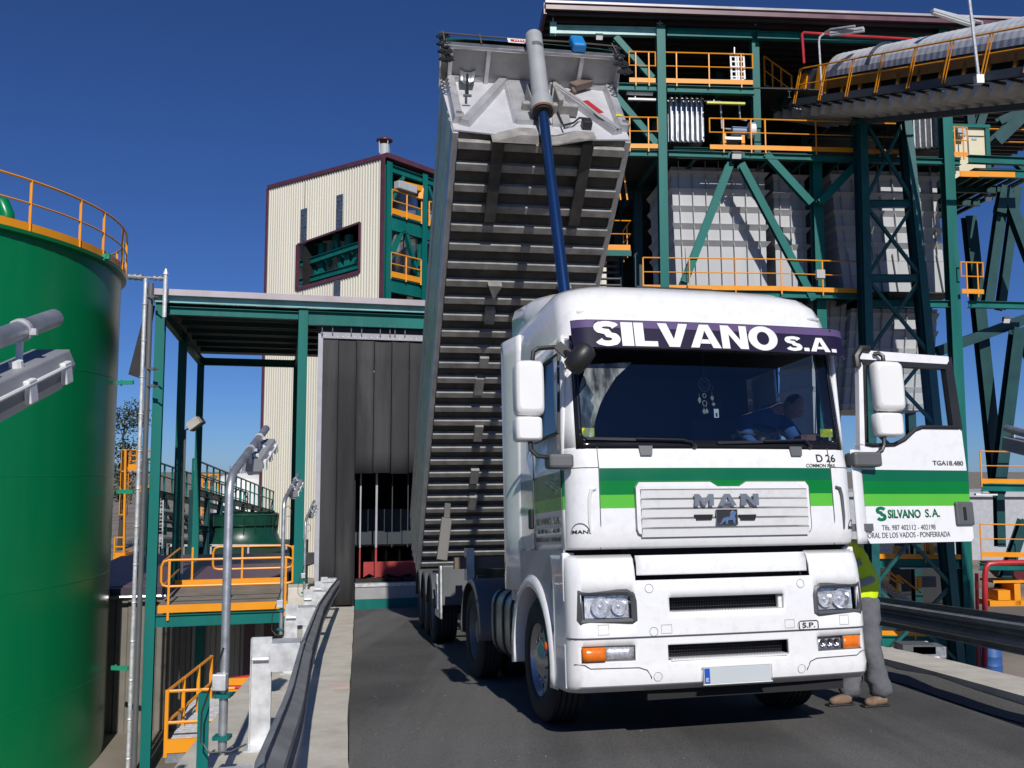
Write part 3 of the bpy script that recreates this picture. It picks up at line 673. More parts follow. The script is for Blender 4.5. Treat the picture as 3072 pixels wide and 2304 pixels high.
# ---- sun visor board
vr = lambda s, z, o=0.0: ring(s, z, 1.23, .22, .05, -.06 + (3.12-z)*-.18 - o)
vb = MB(); vb.grid(lambda a, b: vr(a, b, .0), srange(-1.17,1.28,.05), [2.90,2.96,3.03,3.13], 0, True); vis = part('sun_visor', vb, VISG, truck, solid=.004)
vb = MB(); vb.grid(lambda a, b: vr(a, b, .004), srange(-1.165,1.275,.05), [3.065,3.125], 0, True); part('visor_band', vb, mat('mauve_film', (.10,.065,.17), .55, spec=.2), vis)
vb = MB(); vb.grid(lambda a, b: vr(a, b, .004), srange(-1.165,1.275,.05), [2.905,3.063], 0, True); part('visor_film', vb, mat('purple_film', (.013,.010,.036), .55, spec=.15), vis)
for s_ in (-.98,-.25,.45,1.02):
    vb = MB(); vb.lathe([(0,-.008),(.012,-.006),(.014,.01)], vr(s_,3.11,.0), (0,1,0), n=10); vb.tube(vr(s_,3.11), V((vr(s_,3.11).x, .2, 3.18)), .01, n=6); part('visor_bracket', vb, BLK, vis)
q0, q1 = TL(1783,1040,-.06), TL(2330,1040,-.06)
HV = WHITE2
sign('SILVANO', [.80,.36,.70,.95,.98,.86,.98], HV, vis, q0.x, q1.x, 2.918, 3.110, lambda a, b: vr(a, b, .010), gap=.035)
r0, r1 = TL(2347,1040,-.04), TL(2494,1050,-.0)
sign('S.A.', [.85,.26,1.0,.26], HV, vis, r0.x, TL(2496,1050,.0).x, 2.922, 3.04, lambda a, b: vr(a, b, .010), gap=.07)
# ---- grille
gr = MB(); g0, g1, gz0, gz1 = -.70, .745, 1.495, 1.895
oc = [(g0+.05,gz0),(g1-.05,gz0),(g1-.012,gz0+.015),(g1,gz0+.05),(g1,gz1-.04),(g1-.03,gz1),(.20,gz1),(.14,gz1-.035),(-.04,gz1-.035),(-.10,gz1),(g0+.03,gz1),(g0,gz1-.04),(g0,gz0+.05),(g0+.012,gz0+.015)]
fy = lambda x, o: cring(x, 1.6, o).y
gr.add([V((a, fy(a,.022), b)) for a, b in oc]+[V((a, fy(a,-.01), b)) for a, b in oc], [tuple(range(14))]+[(i, 14+i, 14+(i+1)%14, (i+1)%14) for i in range(14)])
gri = part('grille', gr, WHITE, truck)
gl = MB(); gl.path([V((a, fy(a,.022), b)) for a, b in oc], .0035, n=4, close=True); part('grille_edge', gl, GREYP, gri)
for k in range(5):
    zz_ = 1.545+k*.072; s_ = MB()
    pts = srange(g0+.035, g1-.03, .12)
    for a, b in zip(pts, pts[1:]):
        s_.add([V((a,fy(a,.023),zz_-.062)),V((b,fy(b,.023),zz_-.062)),V((b,fy(b,.040),zz_-.006)),V((a,fy(a,.040),zz_-.006)),V((a,fy(a,.02),zz_)),V((b,fy(b,.02),zz_))], [(0,1,2,3),(3,2,5,4)])
    part('slat', s_, WHITE, gri)
    s_ = MB(); s_.path([V((a, fy(a,.030), zz_+.0015)) for a in pts], .0042, n=5); part('slat_gap', s_, mat('slat_shadow_gap', (.17,.17,.165), .6), gri)
q0, q1 = TL(2084,1518,-.05), TL(2273,1481,-.05)
sign('MAN', [1.1,1.05,1.05], mat('satin_metal', (.24,.26,.29), .4, metal=.6, var=.1), gri, q0.x, q1.x, q0.z, q1.z, lambda a, b: V((a, -.062, b)), gap=.28, solid=.014)
e0, e1 = TL(2151,1574,-.05), TL(2211,1529,-.05)
em = MB(); em.bb((e0.x,-.048,e0.z),(e1.x,-.036,e1.z)); eb = part('emblem', em, BLK, gri)
em = MB(); em.path([V((a,-.05,b)) for a, b in ((e0.x,e0.z),(e1.x,e0.z),(e1.x,e1.z),(e0.x,e1.z))], .004, n=5, close=True); part('emblem_frame', em, CHROME, eb)
lion = [(.05,.05),(.2,.12),(.3,.42),(.45,.5),(.62,.52),(.68,.78),(.8,.96),(.9,.88),(.93,.72),(.86,.6),(.9,.35),(.86,.1),(.93,.05),(.8,.05),(.76,.3),(.55,.3),(.5,.1),(.56,.05),(.42,.05),(.42,.28),(.3,.15),(.22,.04)]
em = MB(); w_, h_ = e1.x-e0.x, e1.z-e0.z; em.prism([V((e0.x+a*w_, -.049, e0.z+b*h_)) for a, b in lion], (0,-.005,0)); part('emblem_lion', em, CHROME, eb)
for a, b in ((2086,2140),(2219,2270)):
    p, q = TL(a,1560,-.05), TL(b,1543,-.05); h = MB(); h.prism([V((p.x+.012,-.046,p.z)),V((q.x-.012,-.046,p.z)),V((q.x,-.046,q.z)),V((p.x,-.046,q.z))], (0,.015,0)); part('grille_grip', h, DARK, gri)
p, q = TL(2453,1386,.02), TL(2510,1362,.02); text('D 26', 'lettering', BLK, body, (0,0,0), (1,0,0), (0,0,1), q.x-p.x, q.z-p.z, off=.02, bend=lambda a, b: cring(p.x+a, p.z+b, .003))
p2, q2 = TL(2419,1402,.02), TL(2510,1391,.02); text('COMMON RAIL', 'lettering', BLK, body, (0,0,0), (1,0,0), (0,0,1), q2.x-p2.x, q2.z-p2.z, off=.02, shear=.2, bend=lambda a, b: cring(p2.x+a, p2.z+b, .003))
for sx0, sx1 in ((-1.20,-1.055),(1.10,1.245)):
    text('MAN', 'lettering', BLK, body, (0,0,0), (1,0,0), (0,0,1), (sx1-sx0)*.86, .026, off=.02, bend=lambda a, b: cring(sx0+(sx1-sx0)*.07+a, 1.518+b, .003))
    ar = MB(); ar.path([cring((sx0+sx1)/2+(sx1-sx0)*.5*math.cos(R(t)), 1.518+.075*math.sin(R(t)), .003) for t in range(0,181,15)], .003, n=4); part('arch_emblem', ar, BLK, body)
# left side lettering (shaded door)
text('SILVANO  S.A.', 'lettering', GRN1, body, (-1.204+xs_(1.6),1.02,1.60), (0,-1,0), (0,0,1), .70, .055, off=.0)
text('Tlfs. 987 402112 - 402198', 'lettering', GREYP, body, (-1.204+xs_(1.53),1.0,1.53), (0,-1,0), (0,0,1), .66, .035)
text('TORAL DE LOS VADOS - PONFERRADA', 'lettering', GREYP, body, (-1.204+xs_(1.46),1.05,1.465), (0,-1,0), (0,0,1), .74, .035)
# side window and handle
sw = MB(); sw.add([V((-1.198+xs_(2.3),.27,2.30)),V((-1.198+xs_(2.3),1.0,2.30)),V((-1.178+xs_(2.9),1.0,2.92)),V((-1.178+xs_(2.9),.27,2.92))], [(0,3,2,1)]); part('side_window', sw, GLASS, body)
sw = MB(); sw.path([V((-1.203+xs_(2.3),.27,2.30)),V((-1.203+xs_(2.3),1.0,2.30)),V((-1.183+xs_(2.9),1.0,2.92)),V((-1.183+xs_(2.9),.27,2.92))], .018, n=5, close=True); part('window_seal', sw, BLK, body)
hh = MB(); hh.box((-1.215,1.15,1.66),(.03,.10,.17)); part('door_handle', hh, BLK, body, bevel=.012)
# ---- interior
inn = MB(); inn.bb((-1.12,1.60,1.45),(1.12,1.64,3.0)); inn.bb((-1.12,.2,1.42),(1.12,1.62,1.46)); inn.bb((-1.12,.3,3.0),(1.12,1.62,3.03)); part('cab_lining', inn, mat('cab_lining', (.035,.04,.05), .8), truck)
das = MB(); das.prism([V((-1.12,.12,2.12)),V((-1.12,.12,2.19)),V((-1.12,.35,2.24)),V((-1.12,.62,2.22)),V((-1.12,.70,2.0)),V((-1.12,.6,1.5)),V((-1.12,.3,1.5))], (2.26,0,0)); part('dashboard', das, mat('dashboard', (.03,.034,.04), .6, var=.1), truck)
for x in (-.62,.62):
    st = MB(); st.bb((x-.24,.95,1.85),(x+.24,1.4,1.98)); st.bb((x-.23,1.32,1.95),(x+.23,1.46,2.58)); st.bb((x-.13,1.36,2.6),(x+.13,1.45,2.78)); part('seat', st, mat('seat_cloth', (.05,.06,.08), .9), truck, bevel=.04)
wl = MB(); wc = V((.74,.66,2.33)); ax = V((0,-.55,.83)).normalized(); X = V((1,0,0)); Z = ax.cross(X)
wl.path([wc + X*(.22*math.cos(t*.2618)) + Z*(.22*math.sin(t*.2618)) for t in range(24)], .014, n=8, close=True)
for t in (20,160,270): wl.bar(wc, wc + X*(.21*math.cos(R(t))) + Z*(.21*math.sin(R(t))), .03, .015)
wl.lathe([(0,.02),(.06,.015),(.08,-.01)], wc, ax, n=14); wl.tube(wc, wc-ax*.3, .03, n=8); part('steering_wheel', wl, BLK, truck)
# ---- door (open)
dO = V((1.355,.18,0)); dX = V((math.cos(R(6)), math.sin(R(6)), 0)); dN = V((math.sin(R(6)), -math.cos(R(6)), 0))   # dN: towards the viewer
D = lambda a, z, o=0.0: dO + dX*a + dN*o + V((0,0,z))
def DP(px, py):
    r = (TMi.to_3x3() @ ray(px, py)); o = TMi @ V((0,0,0)); k = (dO-o).dot(dN)/r.dot(dN); p = o + r*k - dO; return p.dot(dX), p.z
dm_ = MB()
top = [(.0,2.215),(.10,2.20),(.36,2.205),(.46,2.245),(.58,2.33),(.66,2.355),(1.06,2.36),(1.09,2.34)]
for z0, z1, mi in ((1.43,1.70,0),(1.70,1.80,3),(1.80,1.905,2),(1.905,2.0,1)):
    dm_.prism([D(0,z0),D(1.10,z0),D(1.10,z1),D(0,z1)], dN*-.06, mi)
dm_.prism([D(.02,1.40),D(1.07,1.40),D(1.10,1.43),D(0,1.43)], dN*-.06, 0)
dm_.prism([D(0,2.0),D(1.10,2.0)]+[D(a, z) for a, z in top[::-1]], dN*-.06, 0)
door = part('door', dm_, [WHITE,GRN1,GRN2,GRN3], truck, bevel=.006)
df_ = MB(); df_.prism([D(.07,2.93),D(1.03,2.93),D(1.03,3.0),D(.10,3.01)], dN*-.05); df_.prism([D(.0,2.2),D(.05,2.2),D(.10,2.9),D(.06,2.9)], dN*-.05); part('door_frame', df_, WHITE, door, bevel=.008)
ds = MB()
ds.prism([D(1.0,2.36,.004),D(1.10,2.36,.004),D(1.06,3.0,.004),D(.98,2.9,.004)], dN*-.06)
ds.prism([D(.09,2.885,.003),D(1.01,2.885,.003),D(1.01,2.93,.003),D(.09,2.93,.003)], dN*-.06)
ds.prism([D(.05,2.215,.003),D(.075,2.26,.003),D(.13,2.9,.003),D(.10,2.9,.003)], dN*-.06)
ds.path([D(a, z+.012, 0) for a, z in ((.05,2.2),(.12,2.19),(.35,2.20),(.46,2.245),(.58,2.33),(.66,2.355),(1.06,2.36))], .018, n=6)
ds.path([D(.04,2.86),D(.035,2.95),D(.09,3.02),D(.17,3.02)], .035, n=8)
part('door_seal', ds, BLK, door)
dg = MB(); dg.add([D(.07,2.22,-.03),D(.36,2.21,-.03),D(.62,2.35,-.03),D(1.03,2.37,-.03),D(1.0,2.9,-.03),D(.12,2.9,-.03)], [(0,1,2,3,4,5)]); part('door_glass', dg, glass('clear_glass', (.85,.9,.9), .0), door)
hd = MB(); a, z = DP(2890, 1541); hd.box(D(a, z, .012), (.19,.03,.20), (dX, dN, V((0,0,1)))); hq = part('door_handle', hd, GREYP, door, bevel=.015)
hd = MB(); hd.box(D(a-.01, z, .028), (.03,.012,.11), (dX, dN, V((0,0,1)))); part('handle_grip', hd, DARK, hq, bevel=.004)
def dtext(s, x0, y0, x1, y1, m, **k):
    a0, z0 = DP(x0, y0); a1, z1 = DP(x1, y1); return text(s, 'lettering', m, door, D(a0, z0, .003), dX, (0,0,1), a1-a0, z1-z0, **k)
dtext('TGA18.480', 2798,1396,2888,1383, GREYP, off=.02)
SG = mat('sign_green', (.0,.15,.06), .4)
dtext('SILVANO', 2664,1555,2760,1528, SG, off=.03)
dtext('S.', 2776,1552,2790,1527, SG, off=.02); dtext('A.', 2796,1551,2817,1526, SG, off=.02)
_a, _z = DP(2629,1563); _b, _y = DP(2657,1521); sign('S', [1], SG, door, _a, _b, _z, _y, lambda a, b: D(a, b, .003), name='emblem')
dtext('Tlfs. 987 402112 - 402198', 2646,1591,2805,1573, GREYP)
dtext('TORAL DE LOS VADOS - PONFERRADA', 2594,1615,2849,1594, GREYP)
hz = MB(); hz.bb((1.2,.16,1.5),(1.40,.24,1.56)); part('hinge', hz, GREYP, door)
cp = MB(); cp.grid(lambda t, z: V((1.235+.14*t, .14+.06*t*t, z)), [0,.25,.5,.75,1], [1.40,1.46,2.0,2.16], 0, True); part('corner_panel', cp, WHITE, door, solid=.01)
# ---- mirrors
def mirror(x0, y0, x1, y1, yl, dep, name='mirror'):
    a, b = TL(x0, y1, yl), TL(x1, y0, yl); w_, h_ = b.x-a.x, b.z-a.z
    mb = MB(); c = V(((a.x+b.x)/2, yl, (a.z+b.z)/2)); N = 16; prof = []
    def sect(y, k):
        out = []
        for i in range(N):
            t = 2*math.pi*i/N; cx, sx_ = math.cos(t), math.sin(t); e = .28
            out.append(V((c.x + k*w_/2*math.copysign(abs(cx)**e, cx), y, c.z + k*h_/2*math.copysign(abs(sx_)**e, sx_))))
        return out
    secs = [sect(yl-.03, .78), sect(yl-.02, .93), sect(yl+.01, 1.0), sect(yl+dep, .97)]
    vs = [q for s_ in secs for q in s_]
    mb.add(vs, [(j*N+i, j*N+(i+1)%N, (j+1)*N+(i+1)%N, (j+1)*N+i) for j in range(3) for i in range(N)], 0, True)
    mb.add(secs[0], [tuple(range(N))], 0, True); 
    m = part(name, mb, WHITE2, truck, angle=80)
    g = MB(); g.add(sect(yl+dep-.005, .93), [tuple(range(N))[::-1]]); part('mirror_glass', g, BLKS, m); return m
mirror(1549,1081,1631,1246,.10,.12); mirror(1548,1249,1627,1323,.10,.12); mirror(2632,1084,2704,1233,.12,.07); mirror(2632,1238,2706,1310,.12,.07)
mk = MB()
A = lambda x, y, yl: TL(x, y, yl)
mk.path([A(1590,1318,.14),A(1592,1348,.12),A(1612,1368,.10),A(1650,1372,.10),A(1680,1378,.10)], .018, n=8)
part('mirror_arm', mk, BLK, truck); mk = MB()
mk.path([A(1597,1085,.14),A(1600,1055,.14),A(1615,1045,.14),A(1655,1042,.14),A(1690,1040,.1)], .018, n=8)
part('mirror_arm', mk, BLK, truck); mk = MB(); mk.path([A(1600,1160,.2),A(1602,1280,.2)], .015, n=8)
part('mirror_arm', mk, BLK, truck)
mk = MB(); mk.path([A(2652,1308,.14),A(2652,1335,.14),A(2645,1352,.14),A(2620,1368,.13)], .018, n=8); mk.path([A(2650,1085,.14),A(2648,1068,.16),A(2635,1060,.17),A(2622,1062,.18)], .018, n=8); mk.path([A(2660,1160,.2),A(2660,1290,.2)], .015, n=8); part('mirror_arm', mk, BLK, truck)
for x0, y0, x1, y1, yl in ((1648,1362,1720,1404,.03),(2563,1356,2642,1400,.10)):
    a, b = TL(x0,y1,yl), TL(x1,y0,yl); m_ = MB(); m_.bb((a.x,yl-.02,a.z),(b.x,yl+.14,b.z)); part('mirror_foot', m_, GREYP, truck, bevel=.02)
km = MB(); c0, c1 = A(1765,1045,-.16), A(1715,1105,-.10)
km.path([c0+(c0-c1)*.12, c0, (c0+c1)/2, c1, c1+(c1-c0)*.12], [.03,.075,.085,.075,.035], n=14); km.tube(A(1690,1055,.05), c0*.5+c1*.5, .025, n=8); km.bar(A(1672,1035,.05), A(1705,1065,.03), .05, .07); part('kerb_mirror', km, BLK, truck, angle=80)
# ---- chassis, wheels, tank
ch = MB()
for x in (-.42,.42): ch.bb((x-.04,.4,.72),(x+.04,5.2,.98))
for y in (1.0,2.2,3.2,4.6,5.1): ch.bb((-.42,y-.05,.76),(.42,y+.05,.92))
ch.bb((-1.0,1.16,.44),(1.0,1.26,.56)); ch.bb((-.9,3.85,.4),(.9,3.95,.6)); ch.bb((-.5,.6,.6),(.5,1.6,1.35))
part('chassis', ch, DARK, truck)
cq = MB(); cq.bb((-1.05,1.97,.98),(1.05,2.0,3.3)); part('cab_rear_wall', cq, WHITE, truck)
fw_ = MB(); fw_.lathe([(.0,.0),(.45,.0),(.5,.04),(.5,.08),(0,.1)], (0,4.45,1.05), (0,0,1), n=24); part('fifth_wheel', fw_, DARK, truck)
def wheel(x, y, sg, wd, Rr=.50, parent=truck, steer=0, hub='chrome', name='wheel'):
    root = bpy.data.objects.new(name, None); C.objects.link(root); root.parent = parent; root.location = (x, y, Rr); root.rotation_euler = (0,0,R(steer))
    n = 48; prof = []
    h = wd/2
    prof = [(.29,-h+.03),(.33,-h+.005),(.42,-h),(Rr-.035,-h+.012),(Rr-.008,-h+.03)]
    g = 4
    for i in range(g+1):
        x0 = -h+.03+(2*h-.06)*i/(g+1); x1 = -h+.03+(2*h-.06)*(i+1)/(g+1)
        prof += [(Rr,x0+.008),(Rr,x1-.008)] + ([(Rr-.014,x1-.006),(Rr-.014,x1+.006)] if i < g else [])
    prof += [(Rr-.008,h-.03),(Rr-.035,h-.012),(.42,h),(.33,h-.005),(.29,h-.03)]
    t = MB(); t.lathe(prof, (0,0,0), (1,0,0), n=n); part('tyre', t, RUB, root, angle=25)
    rm = MB(); o = sg*(h-.02)
    if hub == 'chrome': pr = [(.295,o),(.285,o-sg*.02),(.27,o-sg*.05),(.20,o-sg*.05),(.17,o-sg*.03),(.13,o-sg*.01),(.10,o+sg*.012),(.05,o+sg*.02),(0,o+sg*.02)]
    else: pr = [(.295,o),(.285,o-sg*.02),(.27,o-sg*.10),(.20,o-sg*.13),(.13,o-sg*.12),(.12,o-sg*.04),(.08,o-sg*.03),(0,o-sg*.03)]
    rm.lathe(pr, (0,0,0), (1,0,0), n=32); rim = part('rim', rm, ALU if hub == 'chrome' else mat('rim_grey', (.2,.2,.2), .5, metal=.3, dirt=.6, dscale=8), root, angle=30)
    ho = MB()
    for i in range(10):
        a = 2*math.pi*i/10; c = V((o-sg*.049, .236*math.cos(a), .236*math.sin(a))) if hub == 'chrome' else V((o-sg*.116, .235*math.cos(a), .235*math.sin(a)))
        ho.lathe([(0,.002*1),(.024,.001)], c, (sg,0,0), n=12)
    part('rim_hole', ho, DARK, rim)
    nu = MB()
    for i in range(10):
        a = 2*math.pi*(i+.5)/10; c = V((o-sg*(.035 if hub == 'chrome' else .12), .165*math.cos(a), .165*math.sin(a))); nu.tube(c, c+V((sg*.03,0,0)), .012, n=6)
    part('wheel_nut', nu, CHROME, rim)
    return root
wheel(-1.03,1.2,-1,.30,.50); wheel(1.03,1.2,1,.30,.50)
for sg in (-1,1): wheel(sg*1.07,3.95,sg,.27,.50,hub='dark'); wheel(sg*.75,3.95,sg,.27,.50,hub='dark')
for sg in (-1,1):
    mg = MB(); vs = []; A_ = list(range(-5, 186, 10))
    for t in A_:
        for xx, rr in ((sg*.58,.57),(sg*1.21,.57),(sg*1.235,.53)): vs.append(V((xx, 3.95-rr*math.cos(R(t)), .5+rr*math.sin(R(t)))))
    mg.add(vs, [(i*3+j, i*3+j+1, (i+1)*3+j+1, (i+1)*3+j) for i in range(len(A_)-1) for j in range(2)], 0, True); part('mudguard', mg, GREYP, truck, solid=.012, angle=60)
    tk = MB(); prof = [V((sg*(.86+.30*abs(math.cos(a))**.5*(1 if math.cos(a) > 0 else -1)), 1.98, .68+.33*abs(math.sin(a))**.5*(1 if math.sin(a) > 0 else -1))) for a in [2*math.pi*i/24 for i in range(24)]]
    tk.prism(prof, (0,1.15,0), 0, True); tank = part('fuel_tank', tk, mat('tank_aluminium', (.30,.31,.33), .35, metal=.8, var=.2), truck, angle=50, bevel=.03)
    for y in (2.2,2.55,2.95):
        sb = MB(); sb.path([V((q.x+(q.x-sg*.86)*.02, y, q.z+(q.z-.68)*.02)) for q in prof], .014, n=6, close=True); part('tank_strap', sb, BLK, tank)
    fc = MB(); fc.tube((sg*1.05,2.35,1.0),(sg*1.08,2.35,1.06),.05,n=12); part('filler_cap', fc, BLK, tank)
# ---- card and hanging charm (things of their own inside the windscreen)
# ================================================ TIPPER TRAILER
ya = R(3.5)
xu = tu_*math.cos(ya) - tv_*math.sin(ya); xv = tv_*math.cos(ya) + tu_*math.sin(ya)
KM = frame(TT0 + tv_*4.7, xu, xv, tw_); KMi = KM.inverted()
trl = thing('tipper_trailer', 'tipper trailer with its long aluminium body raised steeply behind the cab', 'trailer', M=KM)
TH = R(39); BO = V((0,6.75,1.1)); BF = V((0,-math.cos(TH),math.sin(TH))); BN = V((0,math.sin(TH),math.cos(TH))); BX = V((1,0,0)); LB = 9.0
B = lambda x, l, h: BO + BX*x + BF*l + BN*h
def BP(px, py, l=LB):      # pixel -> (x,h) on the plane of the front wall
    r = KMi.to_3x3() @ ray(px, py); o = KMi @ V((0,0,0)); k = ((BO+BF*l)-o).dot(BF)/r.dot(BF); q = o+r*k-BO; return q.x, q.dot(BN)
def bbox_(mb, x0, x1, l0, l1, h0, h1, mi=0):
    return mb.box(B((x0+x1)/2,(l0+l1)/2,(h0+h1)/2), (abs(x1-x0),abs(l1-l0),abs(h1-h0)), (BX,BF,BN), mi)
WF, WT, HW, GD = 1.175, 1.28, 1.62, .50
# side walls and floor
sh = MB()
for sg in (-1,1):
    # outer face with shallow horizontal swages
    pr = [(0,WF),(.12,WF+.01)]
    for k in range(8): h0 = .2+k*.22; pr += [(h0,WF+.005),(h0+.10,WF+.005),(h0+.13,WF+.025),(h0+.19,WF+.025)]
    pr += [(HW-.02,WF+.01),(HW-.02,WF+.03),(HW+.06,WF+.03),(HW+.06,WF-.03)]
    a = [B(sg*x, max(-.9,-.15-.5*h) if h < .8 else -.75, h) for h, x in pr]; b = [B(sg*x, LB, h) for h, x in pr]; k = len(pr)
    sh.add(a+b, [(i,i+1,k+i+1,k+i) if sg < 0 else (i,k+i,k+i+1,i+1) for i in range(k-1)], 0, False)
body_ = part('body_shell', sh, TRBODY, trl, solid=.03)
fm = MB(); bbox_(fm, -WF, WF, -.15, LB, 0.0, .03); part('floor_plate', fm, TRUND, trl)
for sg in (-1,1):
    e = MB(); bbox_(e, sg*(WF-.05), sg*(WF+.03), -.2, LB, -.03, .05); part('floor_edge', e, TRBODY, trl, bevel=.01)
for i in range(29):
    l = .12+i*.312; rb = MB()
    bbox_(rb, -WF+.05, WF-.05, l-.055, l+.055, -.09, -.002); part('crossmember', rb, TRRIB, trl, bevel=.008)
for sg in (-1,1):
    lb = MB(); bbox_(lb, sg*.60-.075, sg*.60+.075, 7.75, LB-.02, -.14, -.004); part('support_beam', lb, TRUND, trl)
lst = [(-.42,6.1,.22),(-.42,5.2,.16),(-.36,3.65,.3),(-.33,2.6,.3),(-.30,1.9,.3),(.62,6.3,.3),(-.45,4.7,.3)]
for x, l, ln_ in lst:
    g = MB(); bbox_(g, x-.07, x+.07, l-ln_/2-.02, l+ln_/2+.02, -.13, -.004); part('gusset', g, TRRIB, trl)
for x, l in ((-.42,6.75),(.62,6.75)):
    g = MB(); g.prism([B(x-.1,l,-.1),B(x+.1,l,-.1),B(x,l-.25,-.1)], BN*-.14); part('lock_lug', g, TRRIB, trl)
# ---- front wall
fwm = MB()
outl = [(-WF-.01,.02),(-.55,-.06),(-.50,.02),(.50,.02),(.55,-.06),(WF+.01,.02),(WT,HW),(-WT,HW)]
fwm.prism([B(x,LB,h) for x, h in outl], BF*.02)
fwl = part('front_wall', fwm, mat('front_wall_aluminium', (.60,.60,.62), .42, metal=.25, var=.08, scale=4, dirt=.25, dcol=(.35,.35,.35), dscale=5), trl)
def chan(p0, p1, w, d=.09, name='brace', m=None):
    a, b = BP(*p0), BP(*p1); A_, B_ = B(a[0],LB+.02,a[1]), B(b[0],LB+.02,b[1]); q = MB(); dr = (B_-A_).normalized(); sdv = dr.cross(BF).normalized()
    q.prism([A_+sdv*(w/2),A_+sdv*(w*.32)+BF*d,A_-sdv*(w*.32)+BF*d,A_-sdv*(w/2)], B_-A_); return part(name, q, m or TRBODY, fwl, bevel=.006)
chan((1510,252),(1392,382),.16); chan((1655,268),(1852,408),.16)
for x0, x1 in (((1350,250),(1375,375)),((1822,275),(1868,400))): chan(x0, x1, .16, .10, 'corner_post')
chan((1522,258),(1553,375),.13,.06); chan((1355,246),(1510,250),.08,.08,'top_channel'); chan((1690,262),(1815,275),.08,.08,'top_channel'); chan((1510,250),(1690,262),.08,.08,'top_channel')
pc = MB()
a, b, c_, d_ = BP(1520,255), BP(1590,262), BP(1600,380), BP(1548,377)
pc.prism([B(q[0],LB+.02,q[1]) for q in (a,b,c_,d_)], BF*.07); part('post_cover', pc, TRBODY, fwl, bevel=.01)
pc = MB(); a, b, c_, d_ = BP(1655,265), BP(1680,268), BP(1712,388), BP(1655,385)
pc.prism([B(q[0],LB+.02,q[1]) for q in (a,b,c_,d_)], BF*.05); part('post_cover', pc, TRBODY, fwl, bevel=.01)
for (x0, y0, x1, y1, x2, y2, x3, y3) in ((1470,392,1548,378,1598,382,1612,416),(1655,386,1712,386,1775,412,1640,420)):
    q = MB(); pts = [BP(x0,y0),BP(x1,y1),BP(x2,y2),BP(x3,y3)]
    q.prism([B(pts[0][0],LB,-.02),B(pts[1][0],LB+.10,.02),B(pts[2][0],LB+.10,.02),B(pts[3][0],LB,-.02)], BN*-.22); part('apron', q, TRRIB, trl)
for px, py in ((1375,362),(1870,388)):
    x, h = BP(px, py); q = MB(); q.box(B(x,LB+.05,h), (.14,.12,.14), (BX,BF,BN)); e = part('corner_box', q, TRRIB, fwl, bevel=.02)
    q = MB(); q.box(B(x,LB+.115,h), (.08,.02,.08), (BX,BF,BN)); part('corner_light', q, GREYP, e, bevel=.01)
q = MB(); a, b = BP(1752,325), BP(1800,362); A_, B_ = B(a[0],LB+.115,a[1]), B(b[0],LB+.115,b[1]); q.bar(A_, B_, .08, .006, up=BF); part('red_strip', q, RED, fwl)
q = MB(); a = BP(1852,372); q.box(B(a[0],LB+.13,a[1]), (.09,.004,.06), (BX,BF,BN)); part('yellow_label', q, mat('label_yellow', (.7,.5,.02), .5), fwl)
q = MB(); a = BP(1757,388); q.box(B(a[0],LB+.08,a[1]), (.13,.12,.15), (BX,BF,BN)); bx_ = part('control_box', q, BLK, fwl, bevel=.015)
q = MB(); a0 = BP(1757,372); a1 = BP(1735,370); a2 = BP(1718,385); a3 = BP(1690,392); q.path([B(p[0],LB+.08,p[1]) for p in (a0,a1,a2,a3)], .014, n=6); part('hose', q, BLK, fwl)
q = MB(); q.path([B(p[0],LB+.10,p[1]) for p in (BP(1715,252,9.7),BP(1660,250,9.3),BP(1655,262),BP(1664,278),BP(1740,330),BP(1790,372),BP(1850,410))], .012, n=6); part('cable', q, BLK, fwl)
q = MB(); a, b = BP(1712,285), BP(1764,270); A_, B_ = B(a[0],LB+.12,a[1]), B(b[0],LB+.12,b[1]); q.bar(A_, B_, .14, .10, up=BF); q.bar(A_-BN*.05, A_-BN*.22, .05); part('folded_step', q, mat('rusty_step', (.15,.11,.09), .7, var=.3), fwl, bevel=.01)
q = MB(); q.box(B(.17,LB+.12,.62), (.78,.16,.10), (BX,BF,BN)); a = BP(1585,330); b = BP(1668,338)
for p in (a, b): q.box(B(p[0],LB+.18,p[1]), (.07,.22,.42), (BX,BF,BN))
part('cylinder_cradle', q, TRRIB, trl, bevel=.02)
# ---- cab guard shelf
gu = MB(); bbox_(gu, -WT, WT, LB, LB+GD, HW-.01, HW+.02); gs = part('cab_guard', gu, mat('guard_plate', (.34,.335,.33), .5, metal=.35, var=.12, dirt=.5, dcol=(.12,.12,.12), dscale=2), trl)
for px in (1345,1453,1716,1822):
    x = BP(px, 240)[0]; g = MB(); bbox_(g, x-.028, x+.028, LB, LB+GD, HW-.08, HW-.012); part('guard_rib', g, TRBODY, gs)
g = MB(); bbox_(g, -WT-.01, WT+.01, LB+GD, LB+GD+.05, HW-.09, HW+.05); part('guard_edge', g, ALU, gs, bevel=.01)
for sg in (-1,1):
    g = MB(); g.prism([B(sg*WT,LB,HW-.01),B(sg*WT,LB+GD,HW-.01),B(sg*WT,LB+GD,HW-.09),B(sg*WT,LB,HW-.3)], BX*(.02*sg)); part('guard_cheek', g, TRBODY, gs)
tm = MB(); pts = []
prof = [(-WF-.03,-.06),(-WF-.03,.04),(-WF*.8,.11),(-.6,.20),(-.2,.17),(.2,.22),(.6,.18),(1.0,.15),(WF+.0,.08),(WF+.03,-.06)]
TARP = mat('green_tarpaulin', (.01,.07,.05), .45, var=.3, scale=4, bump=.4, bscale=3)
ls = [0,2,4,6,8,9.1,LB+GD,LB+GD+.08]
for j, l in enumerate(ls):
    for x, h in prof: pts.append(B(x, l, HW+.06+h*(1 if j < 7 else .25)+random.uniform(-.015,.015)))
k = len(prof); tm.add(pts, [(j*k+i, j*k+i+1, (j+1)*k+i+1, (j+1)*k+i) for j in range(len(ls)-1) for i in range(k-1)], 0, True)
